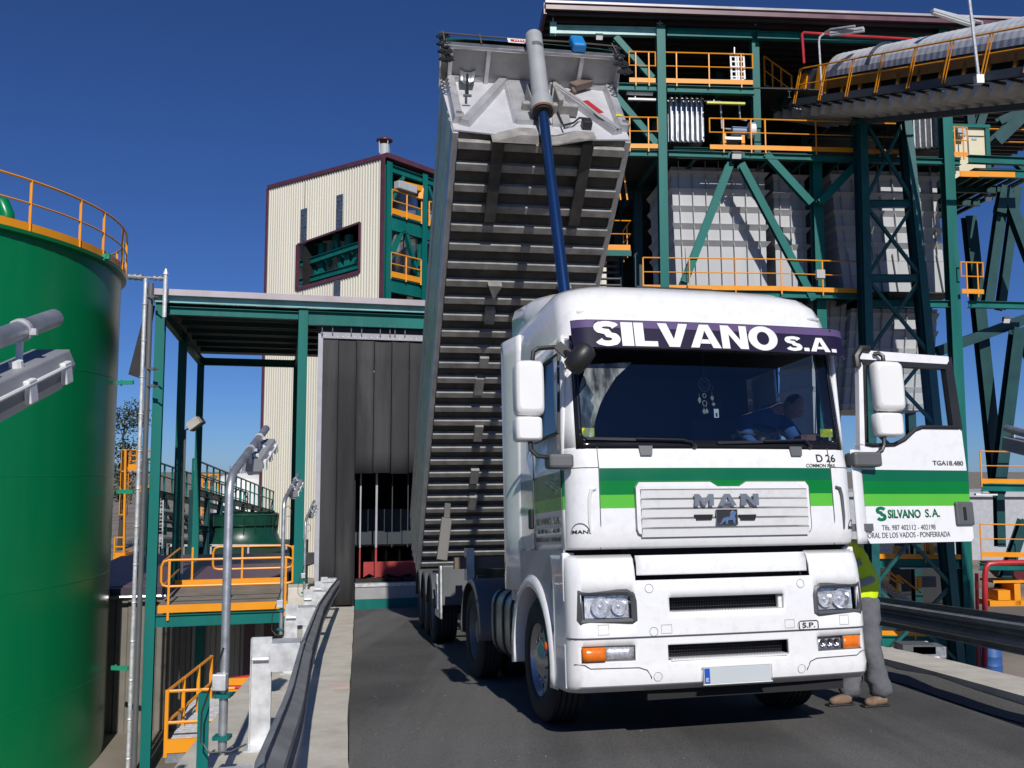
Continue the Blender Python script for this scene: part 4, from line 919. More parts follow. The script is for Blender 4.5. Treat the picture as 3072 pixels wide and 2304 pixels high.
tp = part('tarpaulin', tm, TARP, trl, solid=.006, angle=180)
rr = MB(); rr.path([B(x, LB+GD+.08, HW+.26+.02*math.sin(x*3)) for x in (-1.3,-.6,0,.6,1.3)], .012, n=6)
for x in (-1.24,-.72,.6,1.24):
    rr.bar(B(x,LB+GD+.07,HW+.0), B(x,LB+GD+.08,HW+.34), .02)
part('tarp_rail', rr, mat('rail_iron', (.08,.07,.06), .6), trl)
for x0 in (-1.24, 1.27):
    cb = MB()
    for i in range(20):
        h = HW+.30-.045*i; cb.path([B(x0+.05*math.sin(i*2.1)+.045*math.cos(t*1.57), LB+GD+.02+.03*math.sin(i), h+.05*math.sin(t*1.57)) for t in range(4)], .02, n=5, close=True)
    part('ratchet_strap', cb, BLK, trl)
# blue box and notice on the tarp
a = BP(1727, 130, LB+GD+.08); q = MB(); q.box(B(a[0],LB+GD+.12,HW+.12), (.20,.14,.34), (BX,BF,BN)); part('blue_motor_cover', q, mat('blue_plastic', (.02,.22,.55), .35, var=.1), trl, bevel=.04, bseg=3)
q = MB(); x = BP(1568,120,LB+GD+.08)[0]; q.box(B(x,LB+GD+.095,HW+.13), (.46,.004,.16), (BX,BF,BN)); nb = part('notice', q, WHITE2, tp)
q = MB(); q.box(B(x,LB+GD+.099,HW+.125), (.38,.004,.085), (BX,BF,BN)); nr = part('notice_red_field', q, RED, nb)
q = MB()
for i in range(8): q.box(B(x-.13+.036*i,LB+GD+.103,HW+.125), (.018,.003,.04+.008*(i%3)), (BX,BF,BN))
part('notice_marks', q, WHITE2, nb)
# ---- side cables
q = MB(); 
for d in (.03,.10): q.path([B(-WF-.06,l,HW-.2-d) for l in (8.8,6,3,1)], .006, n=5)
part('side_cable', q, GALV, trl)
# ---- cylinder
def W2K(p): return KMi @ p
_r = KMi.to_3x3() @ ray(1626,318); _o = KMi @ V((0,0,0)); c_tr = KM @ (_o + _r*(((BO+BF*(LB+.24))-_o).dot(BF)/_r.dot(BF))); c_lo = at(1691,856,c_tr.y-1.1); dd = (c_tr-c_lo).normalized(); c_top = c_tr + dd*1.33; c_base = c_tr - dd*6.3
q = MB(); a, b = W2K(c_tr), W2K(c_top); q.tube(a, b, .118, .118, n=24); q.tube(a-(b-a).normalized()*.10, a+(b-a).normalized()*.10, .155, n=24); q.tube(b, b+(b-a).normalized()*.04, .118, .08, n=24)
cy = part('cylinder_barrel', q, mat('cylinder_grey', (.33,.34,.35), .45, var=.12, dirt=.3, dcol=(.15,.13,.12), dscale=6), trl, bevel=.008)
q = MB(); u_ = (b-a).normalized(); q.lathe([(.158,0),(.158,.035),(.14,.035)], a-u_*.115, u_, n=24); part('seal_ring', q, mat('rust_ring', (.16,.06,.02), .7), cy)
q = MB(); q.lathe([(.075,-.03),(.13,-.02),(.14,.01)], a-u_*.12, u_, n=24); part('gland', q, DARK, cy)
q = MB(); q.lathe([(.120,.0),(.120,.07)], b-u_*.30, u_, n=24, a0=150, a1=230); part('name_plate', q, GREYP, cy)
q = MB(); q.tube(a, W2K(c_base), .072, n=24); part('cylinder_rod', q, mat('blue_chrome_rod', (.03,.09,.24), .22, metal=.8, var=.05, coat=.5, rvar=.02), trl)
# ---- chassis
ch = MB()
for x in (-.42,.42): ch.bb((x-.05,-.9,.95),(x+.05,6.9,1.12))
for y in (-.7,.6,2,3.3,4.6,5.9,6.7): ch.bb((-.42,y-.05,.97),(.42,y+.05,1.08))
part('chassis', ch, DARK, trl)
for y in (3.25,4.55,5.85):
    a = MB(); a.bb((-1.0,y-.05,.42),(1.0,y+.05,.54)); part('axle', a, DARK, trl)
    for sg in (-1,1):
        wheel(sg*1.03, y, sg, .36, .48, parent=trl, hub='dark')
        mg = MB(); vs = []; A_ = list(range(10, 171, 10))
        for t in A_:
            for xx, rr_ in ((sg*.8,.56),(sg*1.23,.56),(sg*1.245,.53)): vs.append(V((xx, y-rr_*math.cos(R(t)), .48+rr_*math.sin(R(t)))))
        mg.add(vs, [(i*3+j, i*3+j+1, (i+1)*3+j+1, (i+1)*3+j) for i in range(len(A_)-1) for j in range(2)], 0, True); part('mudguard', mg, GREYP, trl, solid=.012, angle=60)
for sg in (-1,1):
    q = MB(); q.bb((sg*1.20-.015,2.35,.50),(sg*1.20+.015,2.42,1.05)); q.bb((sg*1.2-.015,1.75,.45),(sg*1.2+.015,2.62,.55)); q.bb((sg*1.2-.015,1.75,.45),(sg*1.2+.015,1.92,1.18)); part('side_guard', q, GALVL, trl, bevel=.01)
    q = MB(); q.bb((sg*.95-.22,1.95,.62),(sg*.95+.22,2.5,1.18)); tb = part('tool_box', q, GREYP, trl, bevel=.02)
    q = MB(); q.bb((sg*.7-.06,1.2,.25),(sg*.7+.06,1.32,1.05)); q.bb((sg*.7-.15,1.1,.2),(sg*.7+.15,1.42,.25)); part('landing_leg', q, GREYP, trl)
q = MB(); q.bb((-1.1,.9,1.15),(.9,1.05,1.30)); part('cross_beam', q, mat('timber_brown', (.16,.12,.09), .8, var=.3), trl)
q = MB(); q.bb((-.95,.82,1.0),(-.85,1.1,1.42)); part('bracket', q, TRBODY, trl); q = MB(); q.bb((-.35,.75,.95),(-.2,1.1,1.38)); part('bracket', q, TRBODY, trl)
a = W2K(at(1343,1512,15.2)); b = W2K(at(1340,1555,15.0)); c_ = W2K(at(1325,1682,14.7))
q = MB(); q.bar(a, b, .10, .06, up=(0,1,0)); q.bar(b, c_, .17, .08, up=(0,1,0)); part('stabiliser_arm', q, mat('arm_dark_steel', (.10,.095,.085), .6, dirt=.4, dcol=(.04,.035,.03)), trl, bevel=.01)
# ---- shovel strapped on the front wall (a thing of its own)
shv = thing('shovel', 'steel shovel clipped upside down on the front wall of the raised body', 'shovel', M=KM)
x, h = BP(1398,240); sx0 = x
q = MB()
def SP(px, py, o): 
    x, h = BP(px, py); return B(x, LB+.14+o, h)
rows = [((1380,222),(1421,224),.02),((1377,240),(1424,242),.05),((1376,258),(1423,260),.05),((1378,275),(1418,277),.02)]
vs = []
for p, r_, o in rows:
    a, b = SP(*p, 0), SP(*r_, 0)
    for t, oo in ((0,0),(.25,-.03),(.5,-.04),(.75,-.03),(1,0)): vs.append(a*(1-t)+b*t+BF*(o+oo))
q.add(vs, [(j*5+i, j*5+i+1, (j+1)*5+i+1, (j+1)*5+i) for j in range(3) for i in range(4)], 0, True); part('blade', q, ALU, shv, solid=.01, angle=60)
q = MB(); q.tube(SP(1399,258,.03), SP(1399,318,.03), .018, n=8); part('handle', q, DARK, shv)
q = MB(); q.tube(SP(1387,322,.03), SP(1411,323,.03), .02, n=8); part('grip', q, GREYP, shv)
# ================================================ PEOPLE AND SMALL THINGS IN THE CAB
SKIN = mat('skin', (.60,.34,.25), .55, var=.08, scale=8); HIVIS = mat('hi_vis_yellow', (.70,.90,.01), .6, var=.08); HIVG = mat('reflective_grey', (.30,.31,.32), .5)
TRO = mat('grey_work_trousers', (.115,.12,.135), .85, var=.18, scale=12, bump=.5, bscale=14); SHOE = mat('tan_suede_boot', (.20,.13,.085), .85, var=.3, scale=20); SHIRT = mat('blue_shirt', (.06,.13,.32), .8, var=.15, bump=.4, bscale=14)
HAIR = mat('dark_grey_hair', (.045,.04,.038), .85)
def skin(name, pts, edges, rad, m, parent, root=0, sub=2, mats=None):
    me = bpy.data.meshes.new(name); me.from_pydata([tuple(p) for p in pts], edges, []); o = bpy.data.objects.new(name, me); C.objects.link(o); o.parent = parent
    o.modifiers.new('skin', 'SKIN'); 
    if not me.skin_vertices: me.skin_vertices_add() if hasattr(me, 'skin_vertices_add') else None
    sv = me.skin_vertices[0].data
    for i, r in enumerate(rad):
        sv[i].radius = (r, r) if not isinstance(r, tuple) else r
        sv[i].use_root = (i == root)
    s_ = o.modifiers.new('u', 'SUBSURF'); s_.levels = sub; s_.render_levels = sub
    bpy.context.view_layer.update()
    ev = bpy.data.meshes.new_from_object(o.evaluated_get(bpy.context.evaluated_depsgraph_get()))
    o.modifiers.clear(); o.data = ev; ev.materials.clear(); ev.materials.append(m)
    for p in ev.polygons: p.use_smooth = True
    return o
def head(name, c, fwd, up, m, parent, hair=True):
    """head of 0.23 m height: skull, nose, ears, eyes"""
    f = V(fwd).normalized(); u_ = V(up); u_ = (u_ - f*u_.dot(f)).normalized(); s_ = f.cross(u_); c = V(c)
    mb = MB(); N = 20; M_ = 14
    def pt(i, j):
        th = math.pi*j/M_; ph = 2*math.pi*i/N; z = math.cos(th); r = math.sin(th)
        x = r*math.sin(ph)*.075; y = r*math.cos(ph)*.095; zz = z*.118
        if z < -.2: k = 1-.35*min(1,(-z-.2)/.8); x *= k; y = y*k + .012*(-z)
        if y > .06 and abs(x) < .014 and -.28 < z < .2: y += .022*(1-abs(z+.1)/.35)
        if y > .06 and .018 < abs(x) < .042 and .02 < z < .25: y -= .010
        if y > .05 and abs(x) < .025 and -.55 < z < -.38: y += .006
        return c + s_*x + f*y + u_*zz
    mb.grid(lambda a, b: pt(a, b), list(range(N+1)), list(range(M_+1)), 0, True)
    for sg in (-1,1): mb.lathe([(.0,.012),(.012,.014),(.022,.008),(.024,.0)], c + s_*(sg*.073) - f*.005 - u_*.005, s_*sg, n=10)
    h = part(name, mb, m, parent, angle=180)
    e = MB()
    for sg in (-1,1): e.lathe([(0,.004),(.008,.002),(.010,0)], c + s_*(sg*.03) + f*.083 + u_*.016, f, n=8)
    part('eyes', e, DARK, h)
    if hair:
        q = MB(); q.grid(lambda a, b: c + (pt(a, b)-c)*1.05 + u_*.003, [i for i in range(5, 16)], [2,3,4,5,6], 0, True); part('hair', q, HAIR, h, solid=.008, angle=180)
    return h
def hand(pal, dirv, thumb, m, parent, curl=.5, nrm=None):
    """palm and five bent fingers"""
    d = V(dirv).normalized(); t = V(thumb); t = (t - d*t.dot(d)).normalized(); n_ = (V(nrm) if nrm else d.cross(t)).normalized(); p = V(pal)
    pts = [p, p+d*.045, p+d*.085]; rad = [(.028,.02),(.040,.018),(.038,.014)]; ed = [(0,1),(1,2)]
    for k, (o, L) in enumerate(((.028,.072),(.010,.080),(-.010,.074),(-.029,.058))):
        b = len(pts); q = p+d*.085+t*o; a1 = curl*.8; a2 = curl*1.9
        q1 = q+(d*math.cos(a1)+n_*math.sin(a1))*L*.5; q2 = q1+(d*math.cos(a2)+n_*math.sin(a2))*L*.5
        pts += [q, q1, q2]; rad += [.010,.009,.0075]; ed += [(2,b),(b,b+1),(b+1,b+2)]
    b = len(pts); pts += [p+d*.03+t*.042, p+d*.06+t*.062+n_*.015, p+d*.085+t*.06+n_*.03]; rad += [.013,.010,.008]; ed += [(1,b),(b,b+1),(b+1,b+2)]
    return skin('hand', pts, ed, rad, m, parent, 0, 2)
def limb(name, pts, rad, m, parent): return skin(name, pts, [(i,i+1) for i in range(len(pts)-1)], rad, m, parent)
# ---- worker behind the open door (truck frame, facing the cab)
wk = thing('person', 'worker in yellow hi-vis jacket and grey trousers standing behind the open truck door', 'person', M=TM @ Matrix.Translation((-.02,0,0)))
gz = -.0
hipc = V((1.86,1.08,.90)); sh_ = V((1.70,1.12,1.44)); nk = V((1.66,1.12,1.52))
# continuous body: pelvis, torso, neck, arms
LA = [V((1.62,.94,1.40)),V((1.48,.86,1.20)),V((1.30,.88,1.36))]; RA = [V((1.72,1.31,1.40)),V((1.56,1.36,1.18)),V((1.36,1.30,1.34))]
bp_ = [hipc, V((1.80,1.10,1.15)), sh_, nk, V((1.64,1.12,1.58)), LA[0], LA[1], LA[2], RA[0], RA[1], RA[2], V((1.83,.98,.82)), V((1.80,.93,.48)), V((1.88,.90,.10)), V((1.90,1.19,.82)), V((1.72,1.14,.48)), V((1.62,1.04,.10))]
be = [(0,1),(1,2),(2,3),(3,4),(2,5),(5,6),(6,7),(2,8),(8,9),(9,10),(0,11),(11,12),(12,13),(0,14),(14,15),(15,16)]
br = [(.12,.15),(.12,.14),(.10,.15),.055,.05,.06,.045,.035,.06,.045,.035,.09,.06,.045,.09,.06,.045]
bd = skin('body', bp_, be, br, SKIN, wk); head('head', (1.60,1.12,1.69), (-1,0,-.2), (0,0,1), SKIN, wk)
skin('jacket', [V((1.87,1.08,.78)), V((1.80,1.10,1.15)), sh_, V((1.66,1.12,1.50)), LA[0], LA[1], LA[2]*.9+LA[1]*.1, RA[0], RA[1], RA[2]*.9+RA[1]*.1], [(0,1),(1,2),(2,3),(2,4),(4,5),(5,6),(2,7),(7,8),(8,9)], [(.205,.235),(.185,.215),(.14,.20),.07,.085,.065,.055,.085,.065,.055], HIVIS, wk)
for t_ in (.30,.62):
    q = MB(); c = hipc.lerp(sh_, t_); q.lathe([(.192,-.03),(.196,0),(.192,.03)], c-V((0,0,.0)), (V((-.28,0,1))), n=20); o = part('reflective_band', q, HIVG, wk, angle=60)
skin('trousers', [V((1.86,1.08,1.02)), V((1.84,.98,.84)), V((1.81,.94,.62)), V((1.80,.93,.47)), V((1.84,.92,.28)), V((1.87,.90,.06)), V((1.90,1.19,.82)), V((1.80,1.16,.62)), V((1.74,1.14,.46)), V((1.70,1.10,.28)), V((1.65,1.05,.05))], [(0,1),(1,2),(2,3),(3,4),(4,5),(0,6),(6,7),(7,8),(8,9),(9,10)], [(.13,.16),(.12,.12),.112,.098,.108,(.10,.105),(.13,.125),.112,.098,.108,(.10,.105)], TRO, wk)
for c, a in ((V((1.85,.90,0)), .1), (V((1.60,1.05,0)), .0)):
    skin('shoe', [c+V((.06,0,.06)), c+V((0,0,.055)), c+V((-.10,-.01,.045)), c+V((-.17,-.02,.038))], [(0,1),(1,2),(2,3)], [(.05,.045),(.055,.05),(.045,.04),(.035,.03)], SHOE, wk)
    q = MB(); q.box(c+V((-.06,-.01,.010)), (.25,.075,.018)); part('shoe_sole', q, BLK, wk, bevel=.01)
hand(LA[2], (-1,0,.3), (0,0,1), SKIN, wk, .9); hand(RA[2], (-1,0,.3), (0,0,1), SKIN, wk, .9)
tx_ = bpy.data.textures.new('folds', 'CLOUDS'); tx_.noise_scale = .07
for o in wk.children:
    if o.name.startswith(('trousers','jacket')): d_ = o.modifiers.new('folds','DISPLACE'); d_.texture = tx_; d_.strength = .075; d_.mid_level = .5
# ---- driver
dv = thing('person', 'grey-haired driver in a blue shirt leaning over inside the truck cab', 'person', M=TM)
hp = V((.72,1.15,2.06)); ch_ = V((.90,.95,2.50)); 
Ls = V((.72,.92,2.50)); Rs = V((1.06,.86,2.48)); Le = V((.62,.72,2.30)); Re = V((1.10,.66,2.26)); Lh = V((.74,.60,2.18)); Rh = V((.98,.50,2.20))
skin('body', [hp, V((.80,1.06,2.28)), ch_, V((1.0,.82,2.60)), V((1.04,.78,2.63)), Ls, Le, Lh, Rs, Re, Rh, V((.60,.75,2.02)), V((.60,.50,1.60)), V((.86,.75,2.02)), V((.86,.50,1.60))], [(0,1),(1,2),(2,3),(3,4),(2,5),(5,6),(6,7),(2,8),(8,9),(9,10),(0,11),(11,12),(0,13),(13,14)], [(.13,.15),(.12,.14),(.11,.15),.06,.055,.06,.045,.034,.06,.045,.034,.085,.05,.085,.05], SKIN, dv)
head('head', (1.10,.74,2.60), (.45,-.55,-.65), (.35,-.5,.75), SKIN, dv)
skin('shirt', [V((.72,1.13,2.10)), V((.80,1.06,2.28)), ch_, V((.97,.84,2.56)), Ls, Le, Lh.lerp(Le,.3), Rs, Re, Rh.lerp(Re,.3)], [(0,1),(1,2),(2,3),(2,4),(4,5),(5,6),(2,7),(7,8),(8,9)], [(.16,.18),(.155,.17),(.14,.18),.075,.085,.062,.05,.085,.062,.05], SHIRT, dv)
skin('trousers', [hp, V((.60,.75,2.02)), V((.60,.50,1.65)), V((.86,.75,2.02)), V((.86,.50,1.65))], [(0,1),(1,2),(0,3),(3,4)], [(.16,.17),.10,.07,.10,.07], TRO, dv)
q = MB(); q.path([V((.62,1.0,2.36)),V((.74,.86,2.42)),V((.84,.80,2.34)),V((.80,.84,2.2))], .022, n=8); part('hi_vis_stripe', q, HIVIS, dv)
hand(Lh, (.5,-.8,-.1), (1,0,0), SKIN, dv, .7); hand(Rh, (-.6,-.6,-.1), (-.3,0,1), SKIN, dv, .7)
# ---- hanging charm, card, papers
dc = thing('dreamcatcher', 'dreamcatcher with feathers hanging behind the windscreen', 'dreamcatcher', M=TM)
STR_ = mat('feather_beige', (.42,.38,.30), .8)
c = TL(2113,1154,.32); q = MB(); rr = .048; q.path([c+V((rr*math.cos(t*.393),0,rr*1.2*math.sin(t*.393))) for t in range(16)], .0045, n=6, close=True); part('ring', q, STR_, dc)
q = MB()
for i in range(8): a = i*.785; b = a+2.3; q.tube(c+V((rr*math.cos(a),0,rr*1.2*math.sin(a))), c+V((rr*math.cos(b),0,rr*1.2*math.sin(b))), .0012, n=4)
q.tube(c+V((0,0,rr*1.2)), c+V((0,.0,.42)), .0015, n=4); part('web', q, STR_, dc)
for (px, py, r_) in ((2133,1163,.017),(2113,1187,.014),(2114,1210,.018)):
    k = TL(px,py,.32); q = MB(); q.path([k+V((r_*math.cos(t*.524),0,r_*1.25*math.sin(t*.524))) for t in range(12)], .003, n=5, close=True); part('small_ring', q, STR_, dc)
for (px, py, L) in ((2098,1190,.14),(2112,1225,.12),(2120,1225,.11),(2136,1185,.12),(2140,1205,.09)):
    k = TL(px,py,.32); q = MB(); q.tube(k+V((0,0,.03)), k-V((0,0,L*.4)), .001, n=4)
    for i in range(26):
        z = -L*.35*i/26; w_ = .012*math.sin(3.1*(i+1)/27)+.002; q.bar(k+V((-w_,0,z-.006)), k+V((0,0,z)), .0016, .0012); q.bar(k+V((w_,0,z-.006)), k+V((0,0,z)), .0016, .0012)
    part('feather', q, STR_, dc)
cd = thing('card', 'small white card hanging beside the dreamcatcher', 'card', M=TM)
k = TL(2149,1240,.3); q = MB(); q.box(k, (.042,.003,.072)); o = part('card_face', q, WHITE2, cd); q = MB(); q.box(k+V((0,-.003,-.012)), (.016,.002,.03)); part('card_mark', q, BLK, cd); 
q = MB(); q.tube(k+V((-.01,0,.036)), k+V((-.03,0,.16)), .0015, n=4); part('string', q, BLK, cd)
pb = thing('parcel', 'brown striped packet and pale paper lying on the dashboard', 'packet', M=TM)
k = TL(2425,1316,.22); q = MB(); q.box(k, (.20,.12,.05)); part('packet', q, mat('brown_print', (.25,.10,.08), .6, var=.4, scale=30), pb, bevel=.006)
k = TL(2490,1318,.20); q = MB(); q.box(k, (.09,.1,.04)); part('paper', q, mat('pale_paper', (.5,.6,.58), .7), pb, bevel=.006)
# ================================================ LEFT SIDE: TANK, LAMPS, UNLOADING HALL, TOWER BUILDING
def sheet(mb, PLN, s0, s1, z0a, z0b, z1a, z1b, off=0.0, pitch=.3, depth=.04, mi=0):
    """profiled cladding between positions s0..s1 of a plane, bottom and top heights given at both ends"""
    L = s1-s0; n = max(1, int(L/pitch)); p = L/n; xs = []
    for i in range(n): xs += [(i*p,0),(i*p+p*.42,0),(i*p+p*.55,depth),(i*p+p*.87,depth)]
    xs.append((L,0)); k = len(xs)
    lo = [PLN.at(s0+x, off-y, z0a+(z0b-z0a)*x/L) for x, y in xs]; hi = [PLN.at(s0+x, off-y, z1a+(z1b-z1a)*x/L) for x, y in xs]
    return mb.add(lo+hi, [(i,i+1,k+i+1,k+i) for i in range(k-1)], mi)
def pbox(mb, PLN, s0, s1, o0, o1, z0, z1, mi=0):
    return mb.box(PLN.at((s0+s1)/2,(o0+o1)/2,(z0+z1)/2), (abs(s1-s0),abs(o1-o0),abs(z1-z0)), (PLN.s, PLN.n, V((0,0,1))), mi)
# ---- green storage tank
Yt, TR_ = 24.0, .266*24.0
tc = V((-.432*Yt,Yt,0)) + V((-.918,-.3966,0))*TR_
zt = .2058*Yt
tank = thing('storage_tank', 'large green storage tank with a yellow railing round its roof', 'tank')
q = MB(); q.lathe([(TR_,GZ),(TR_,zt)], tc, (0,0,1), n=96); part('shell', q, GTANK, tank)
q = MB(); q.lathe([(TR_,zt-.10),(TR_+.12,zt-.06),(TR_+.14,zt+.02),(TR_+.10,zt+.02),(TR_-.02,zt+.03),(TR_*.5,zt+.45),(0,zt+.6)], tc, (0,0,1), n=96); part('roof', q, GTANK, tank)
for z in (-5.0,-2.6,-.2,2.2):
    q = MB(); q.lathe([(TR_+.001,z-.012),(TR_+.005,z),(TR_+.001,z+.012)], tc, (0,0,1), n=96); part('weld_seam', q, GTANK, tank)
q = MB(); q.lathe([(TR_+.10,zt+.03),(TR_+.10,zt+.20),(TR_+.09,zt+.20)], tc, (0,0,1), n=96); part('toe_board', q, YEL, tank)
q = MB(); RRt = TR_+.10
for z, r in ((zt+1.12,.026),(zt+.62,.02)): q.path([tc+V((RRt*math.cos(R(a)),RRt*math.sin(R(a)),z)) for a in range(0,360,4)], r, n=6, close=True)
for a in range(0,360,13): p = tc+V((RRt*math.cos(R(a)),RRt*math.sin(R(a)),0)); q.bar(p+V((0,0,zt+.02)), p+V((0,0,zt+1.12)), .055, .02)
part('railing', q, YEL, tank)
p0 = at(22, 640, 22.0); q = MB(); q.path([p0+V((-.9,0,-.9)),p0+V((-.9,0,-.1)),p0+V((-.75,0,.22)),p0+V((-.45,0,.34)),p0+V((-.12,0,.24)),p0+V((0,0,-.05)),p0+V((0,0,-.12))], .17, n=16); part('vent_pipe', q, GTANK, tank)
for py in (1148, 1475, 2003):
    p = at(352 if py < 1900 else 335, py, 23.2); q = MB(); q.bar(p, p+V((.45,-.1,0)), .06, .10); q.bar(p+V((.1,0,-.08)), p+V((.1,0,.08)), .03); part('bracket', q, mat('bracket_green', (.02,.28,.16), .5), tank)
p = at(320, 770, 21.5); q = MB(); q.box(p, (.16,.1,.12)); q.tube(p+V((-.05,-.05,-.1)), p+V((.06,-.05,.1)), .02, n=6); part('lug', q, mat('bracket_green', (0,0,0)), tank)
# ---- twin riser pipes by the tank
rp = thing('riser_pipe', 'thin galvanised riser pipes standing between the green tank and the canopy', 'pipe')
a = at(437, 836, 21.0); q = MB(); q.tube(V((a.x,a.y,GZ)), a, .045, n=10); part('pipe', q, GALVL, rp)
a2 = a+V((.11,.05,0)); q = MB(); q.tube(V((a2.x,a2.y,GZ)), a2+V((0,0,-.1)), .06, n=10); part('pipe', q, GREYP, rp)
for k in range(14):
    z = a.z-.6-k*.85; q = MB(); q.lathe([(.05,-.02),(.06,0),(.05,.02)], V((a.x,a.y,z)), (0,0,1), n=10); part('joint', q, GALVL, rp)
b = at(497, 824, 21.0); q = MB(); q.tube(V((b.x,b.y,b.z-1.0)), b, .05, n=8); q.lathe([(.07,0),(.04,.08),(.02,.14)], b, (0,0,1), n=8); part('vent', q, GALVL, rp)
h0 = at(385, 830, 21.0); h1 = at(500, 836, 21.0); q = MB(); q.tube(h0, h1, .03, n=8)
for t, r in ((.05,.07),(.12,.06),(.2,.08),(.27,.06),(.34,.08),(.7,.06),(.85,.06)): p = h0.lerp(h1,t); q.tube(p-V((.03,0,0)), p+V((.03,0,0)), r, n=10)
part('valve_line', q, GALV, rp)
for py in (891, 1107, 1158):
    q = MB(); p = at(442,py,21.0); q.tube(p, at(475,py,20.8), .02, n=6); p = at(458,py,20.9); q.box(p, (.10,.06,.07)); part('pipe_clamp', q, GREYP, rp)
# ---- unloading hall with canopy
og = on_ramp(1150,1825); PA = Plane(og.x, og.y, 14)
hall = thing('unloading_hall', 'steel canopy and unloading bay closed by black rubber strips', 'building')
def HP(px, py, off=0.0): return PA.pt(px, py, off)
def sA(px, py=1400, off=0.0): return PA.sz(px, py, off)[0]
def zA(px, py, off=0.0): return PA.sz(px, py, off)[1]
def off_for(s, px):
    k = (px-1536)/F_PX/math.cos(PITCH); O = PA.at(s,0,0); return (k*O.y-O.x)/(PA.n.x-k*PA.n.y)
s1 = sA(474,1200); s2 = sA(905,1200); sE = sA(1560,1200)
oC = off_for(s1, 601); oB = off_for(s1, 545)
zf = zA(474, 898)
CW = .22
def col(nm, s, off, z0, z1, w=CW, par=hall, m=TEAL, P_=PA): 
    q = MB(); q.ibeam(P_.at(s,off,z0), P_.at(s,off,z1), w, w, up=P_.n); return part(nm, q, m, par)
for s, o in ((s1,0),(s2,0),(s1,oB),(s1,oC),(s2,oC)): col('column', s, o, GZ, zf-.1)
def hb(nm, s0, o0, s1_, o1, z, w, h, m=TEAL, par=hall, P_=PA, z2=None):
    q = MB(); q.ibeam(P_.at(s0,o0,z), P_.at(s1_,o1,z if z2 is None else z2), w, h); return part(nm, q, m, par)
zb1 = (zA(500,898)); TEALW = mat('sunlit_pale_teal', (.22,.42,.40), .3, var=.25, scale=2, dirt=.4, dcol=(.05,.2,.19), dscale=2, coat=.3)  # teal beam paint with the sun's glare painted in as a paler tone
hb('edge_beam', s1-.15, -.12, sE, -.12, zA(474,896,-.12), .12, zA(474,887)-zA(474,909), TEALW)
hb('beam', s1+.12, .0, s2-.12, .0, zA(600,936), .16, .19); z3 = zA(1000,957); hb('beam', s2+.12, .0, sE, .0, z3, .2, zA(1100,938)-zA(1100,980))
hb('side_beam', s1, .12, s1, oC, zf-.25, .14, .30); hb('side_beam', s2, .12, s2, oC, zf-.25, .14, .30)
hb('rear_beam', s1+.1, oC, s2-.1, oC, zf-.25, .16, .26)
zr = zA(470, 881, -.22)
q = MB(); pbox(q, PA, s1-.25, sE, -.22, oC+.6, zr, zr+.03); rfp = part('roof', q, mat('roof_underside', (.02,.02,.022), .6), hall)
q = MB(); sheet(q, PA, s1-.25, sE, 0,0,0,0); q = MB()
for k in range(int((sE-s1)/.5)): pbox(q, PA, s1-.2+k*.5, s1-.05+k*.5, -.20, oC+.58, zr+.032, zr+.07)
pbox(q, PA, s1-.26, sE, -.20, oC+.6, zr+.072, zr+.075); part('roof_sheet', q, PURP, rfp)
q = MB(); pbox(q, PA, s1-.3, sE, -.28, -.22, zr-.03, zr+.115); part('fascia', q, mat('pale_purple_flashing', (.44,.39,.41), .3, var=.15, scale=1, coat=.3), rfp)
for k in range(7):
    o = .5+k*(oC-.5)/7; q = MB(); q.ibeam(PA.at(s1+.1,o,zr-.1), PA.at(s2+4,o,zr-.1), .08, .14); part('purlin', q, TEALD, hall)
q = MB(); q.prism([PA.at(s1-.35,.2,zf-.05),PA.at(s1-.75,.5,zf-1.75),PA.at(s1-.45,.6,zf-1.85),PA.at(s1-.2,.35,zf-.1)], (0,.05,0)); part('downpipe_flap', q, mat('dark_sheet', (.05,.05,.055), .5), hall)
# strip curtain
zs0 = zA(1100,1018); zr0 = zA(1100,1000)
q = MB(); pbox(q, PA, sA(948,1400), sA(962,1400), .02, .14, zA(950,1755), zA(955,1000)); part('door_post', q, mat('pale_grey_post', (.38,.38,.42), .5), hall)
q = MB(); pbox(q, PA, sA(963,1010), sE, .02, .05, zs0, zr0); hd = part('curtain_rail', q, mat('rail_grey', (.33,.33,.36), .5), hall)
q = MB()
for k in range(30): 
    s = sA(963,1010)+.12+.14*k
    if s < sE: q.lathe([(0,.012),(.012,.008),(.014,0)], PA.at(s,.02,(zs0+zr0)/2-.03), -PA.n, n=8)
part('rail_bolts', q, GALVL, hd)
q = MB(); pbox(q, PA, sA(950,1000), sE, .10, .12, zr0, zA(1100,984)); part('header_plate', q, mat('navy_header', (.03,.03,.05), .5), hall)
for px in (967,998,1054,1085,1141,1170,1185,1215,1270):
    q = MB(); s = sA(px,990); q.bar(PA.at(s,-.02,zA(1100,1007)), PA.at(s,-.02,zA(1100,972)), .025, .02); part('strip_hanger', q, GREYP, hall)
RUBM = mat('black_rubber_strip', (.046,.046,.048), .85, spec=.15, var=.4, scale=1.6, streak=True, dirt=.55, dcol=(.11,.11,.11), dscale=2.2)
xs = [961,1014,1068,1122,1175,1228,1281,1334,1387,1440,1493]
zfl = zA(1000,1818); zsh = zA(1100,1420)
for i, (a, b) in enumerate(zip(xs, xs[1:])):
    s0, s1_ = sA(a,1200), sA(b,1200); zb = zfl if i < 2 else zsh + random.uniform(-.03,.03); q = MB(); bow = random.uniform(-.03,.05)
    q.grid(lambda u, z: PA.at(s0+.008+(s1_-s0-.016)*u, .06+(i%2)*.014+.010*math.sin(u*3.14)*(1+.8*math.sin(z*1.3+i)), z), [0,.2,.4,.6,.8,1], [zb+(zs0-zb)*t/6 for t in range(7)], 0, True)
    part('rubber_strip', q, RUBM, hall, solid=.012)
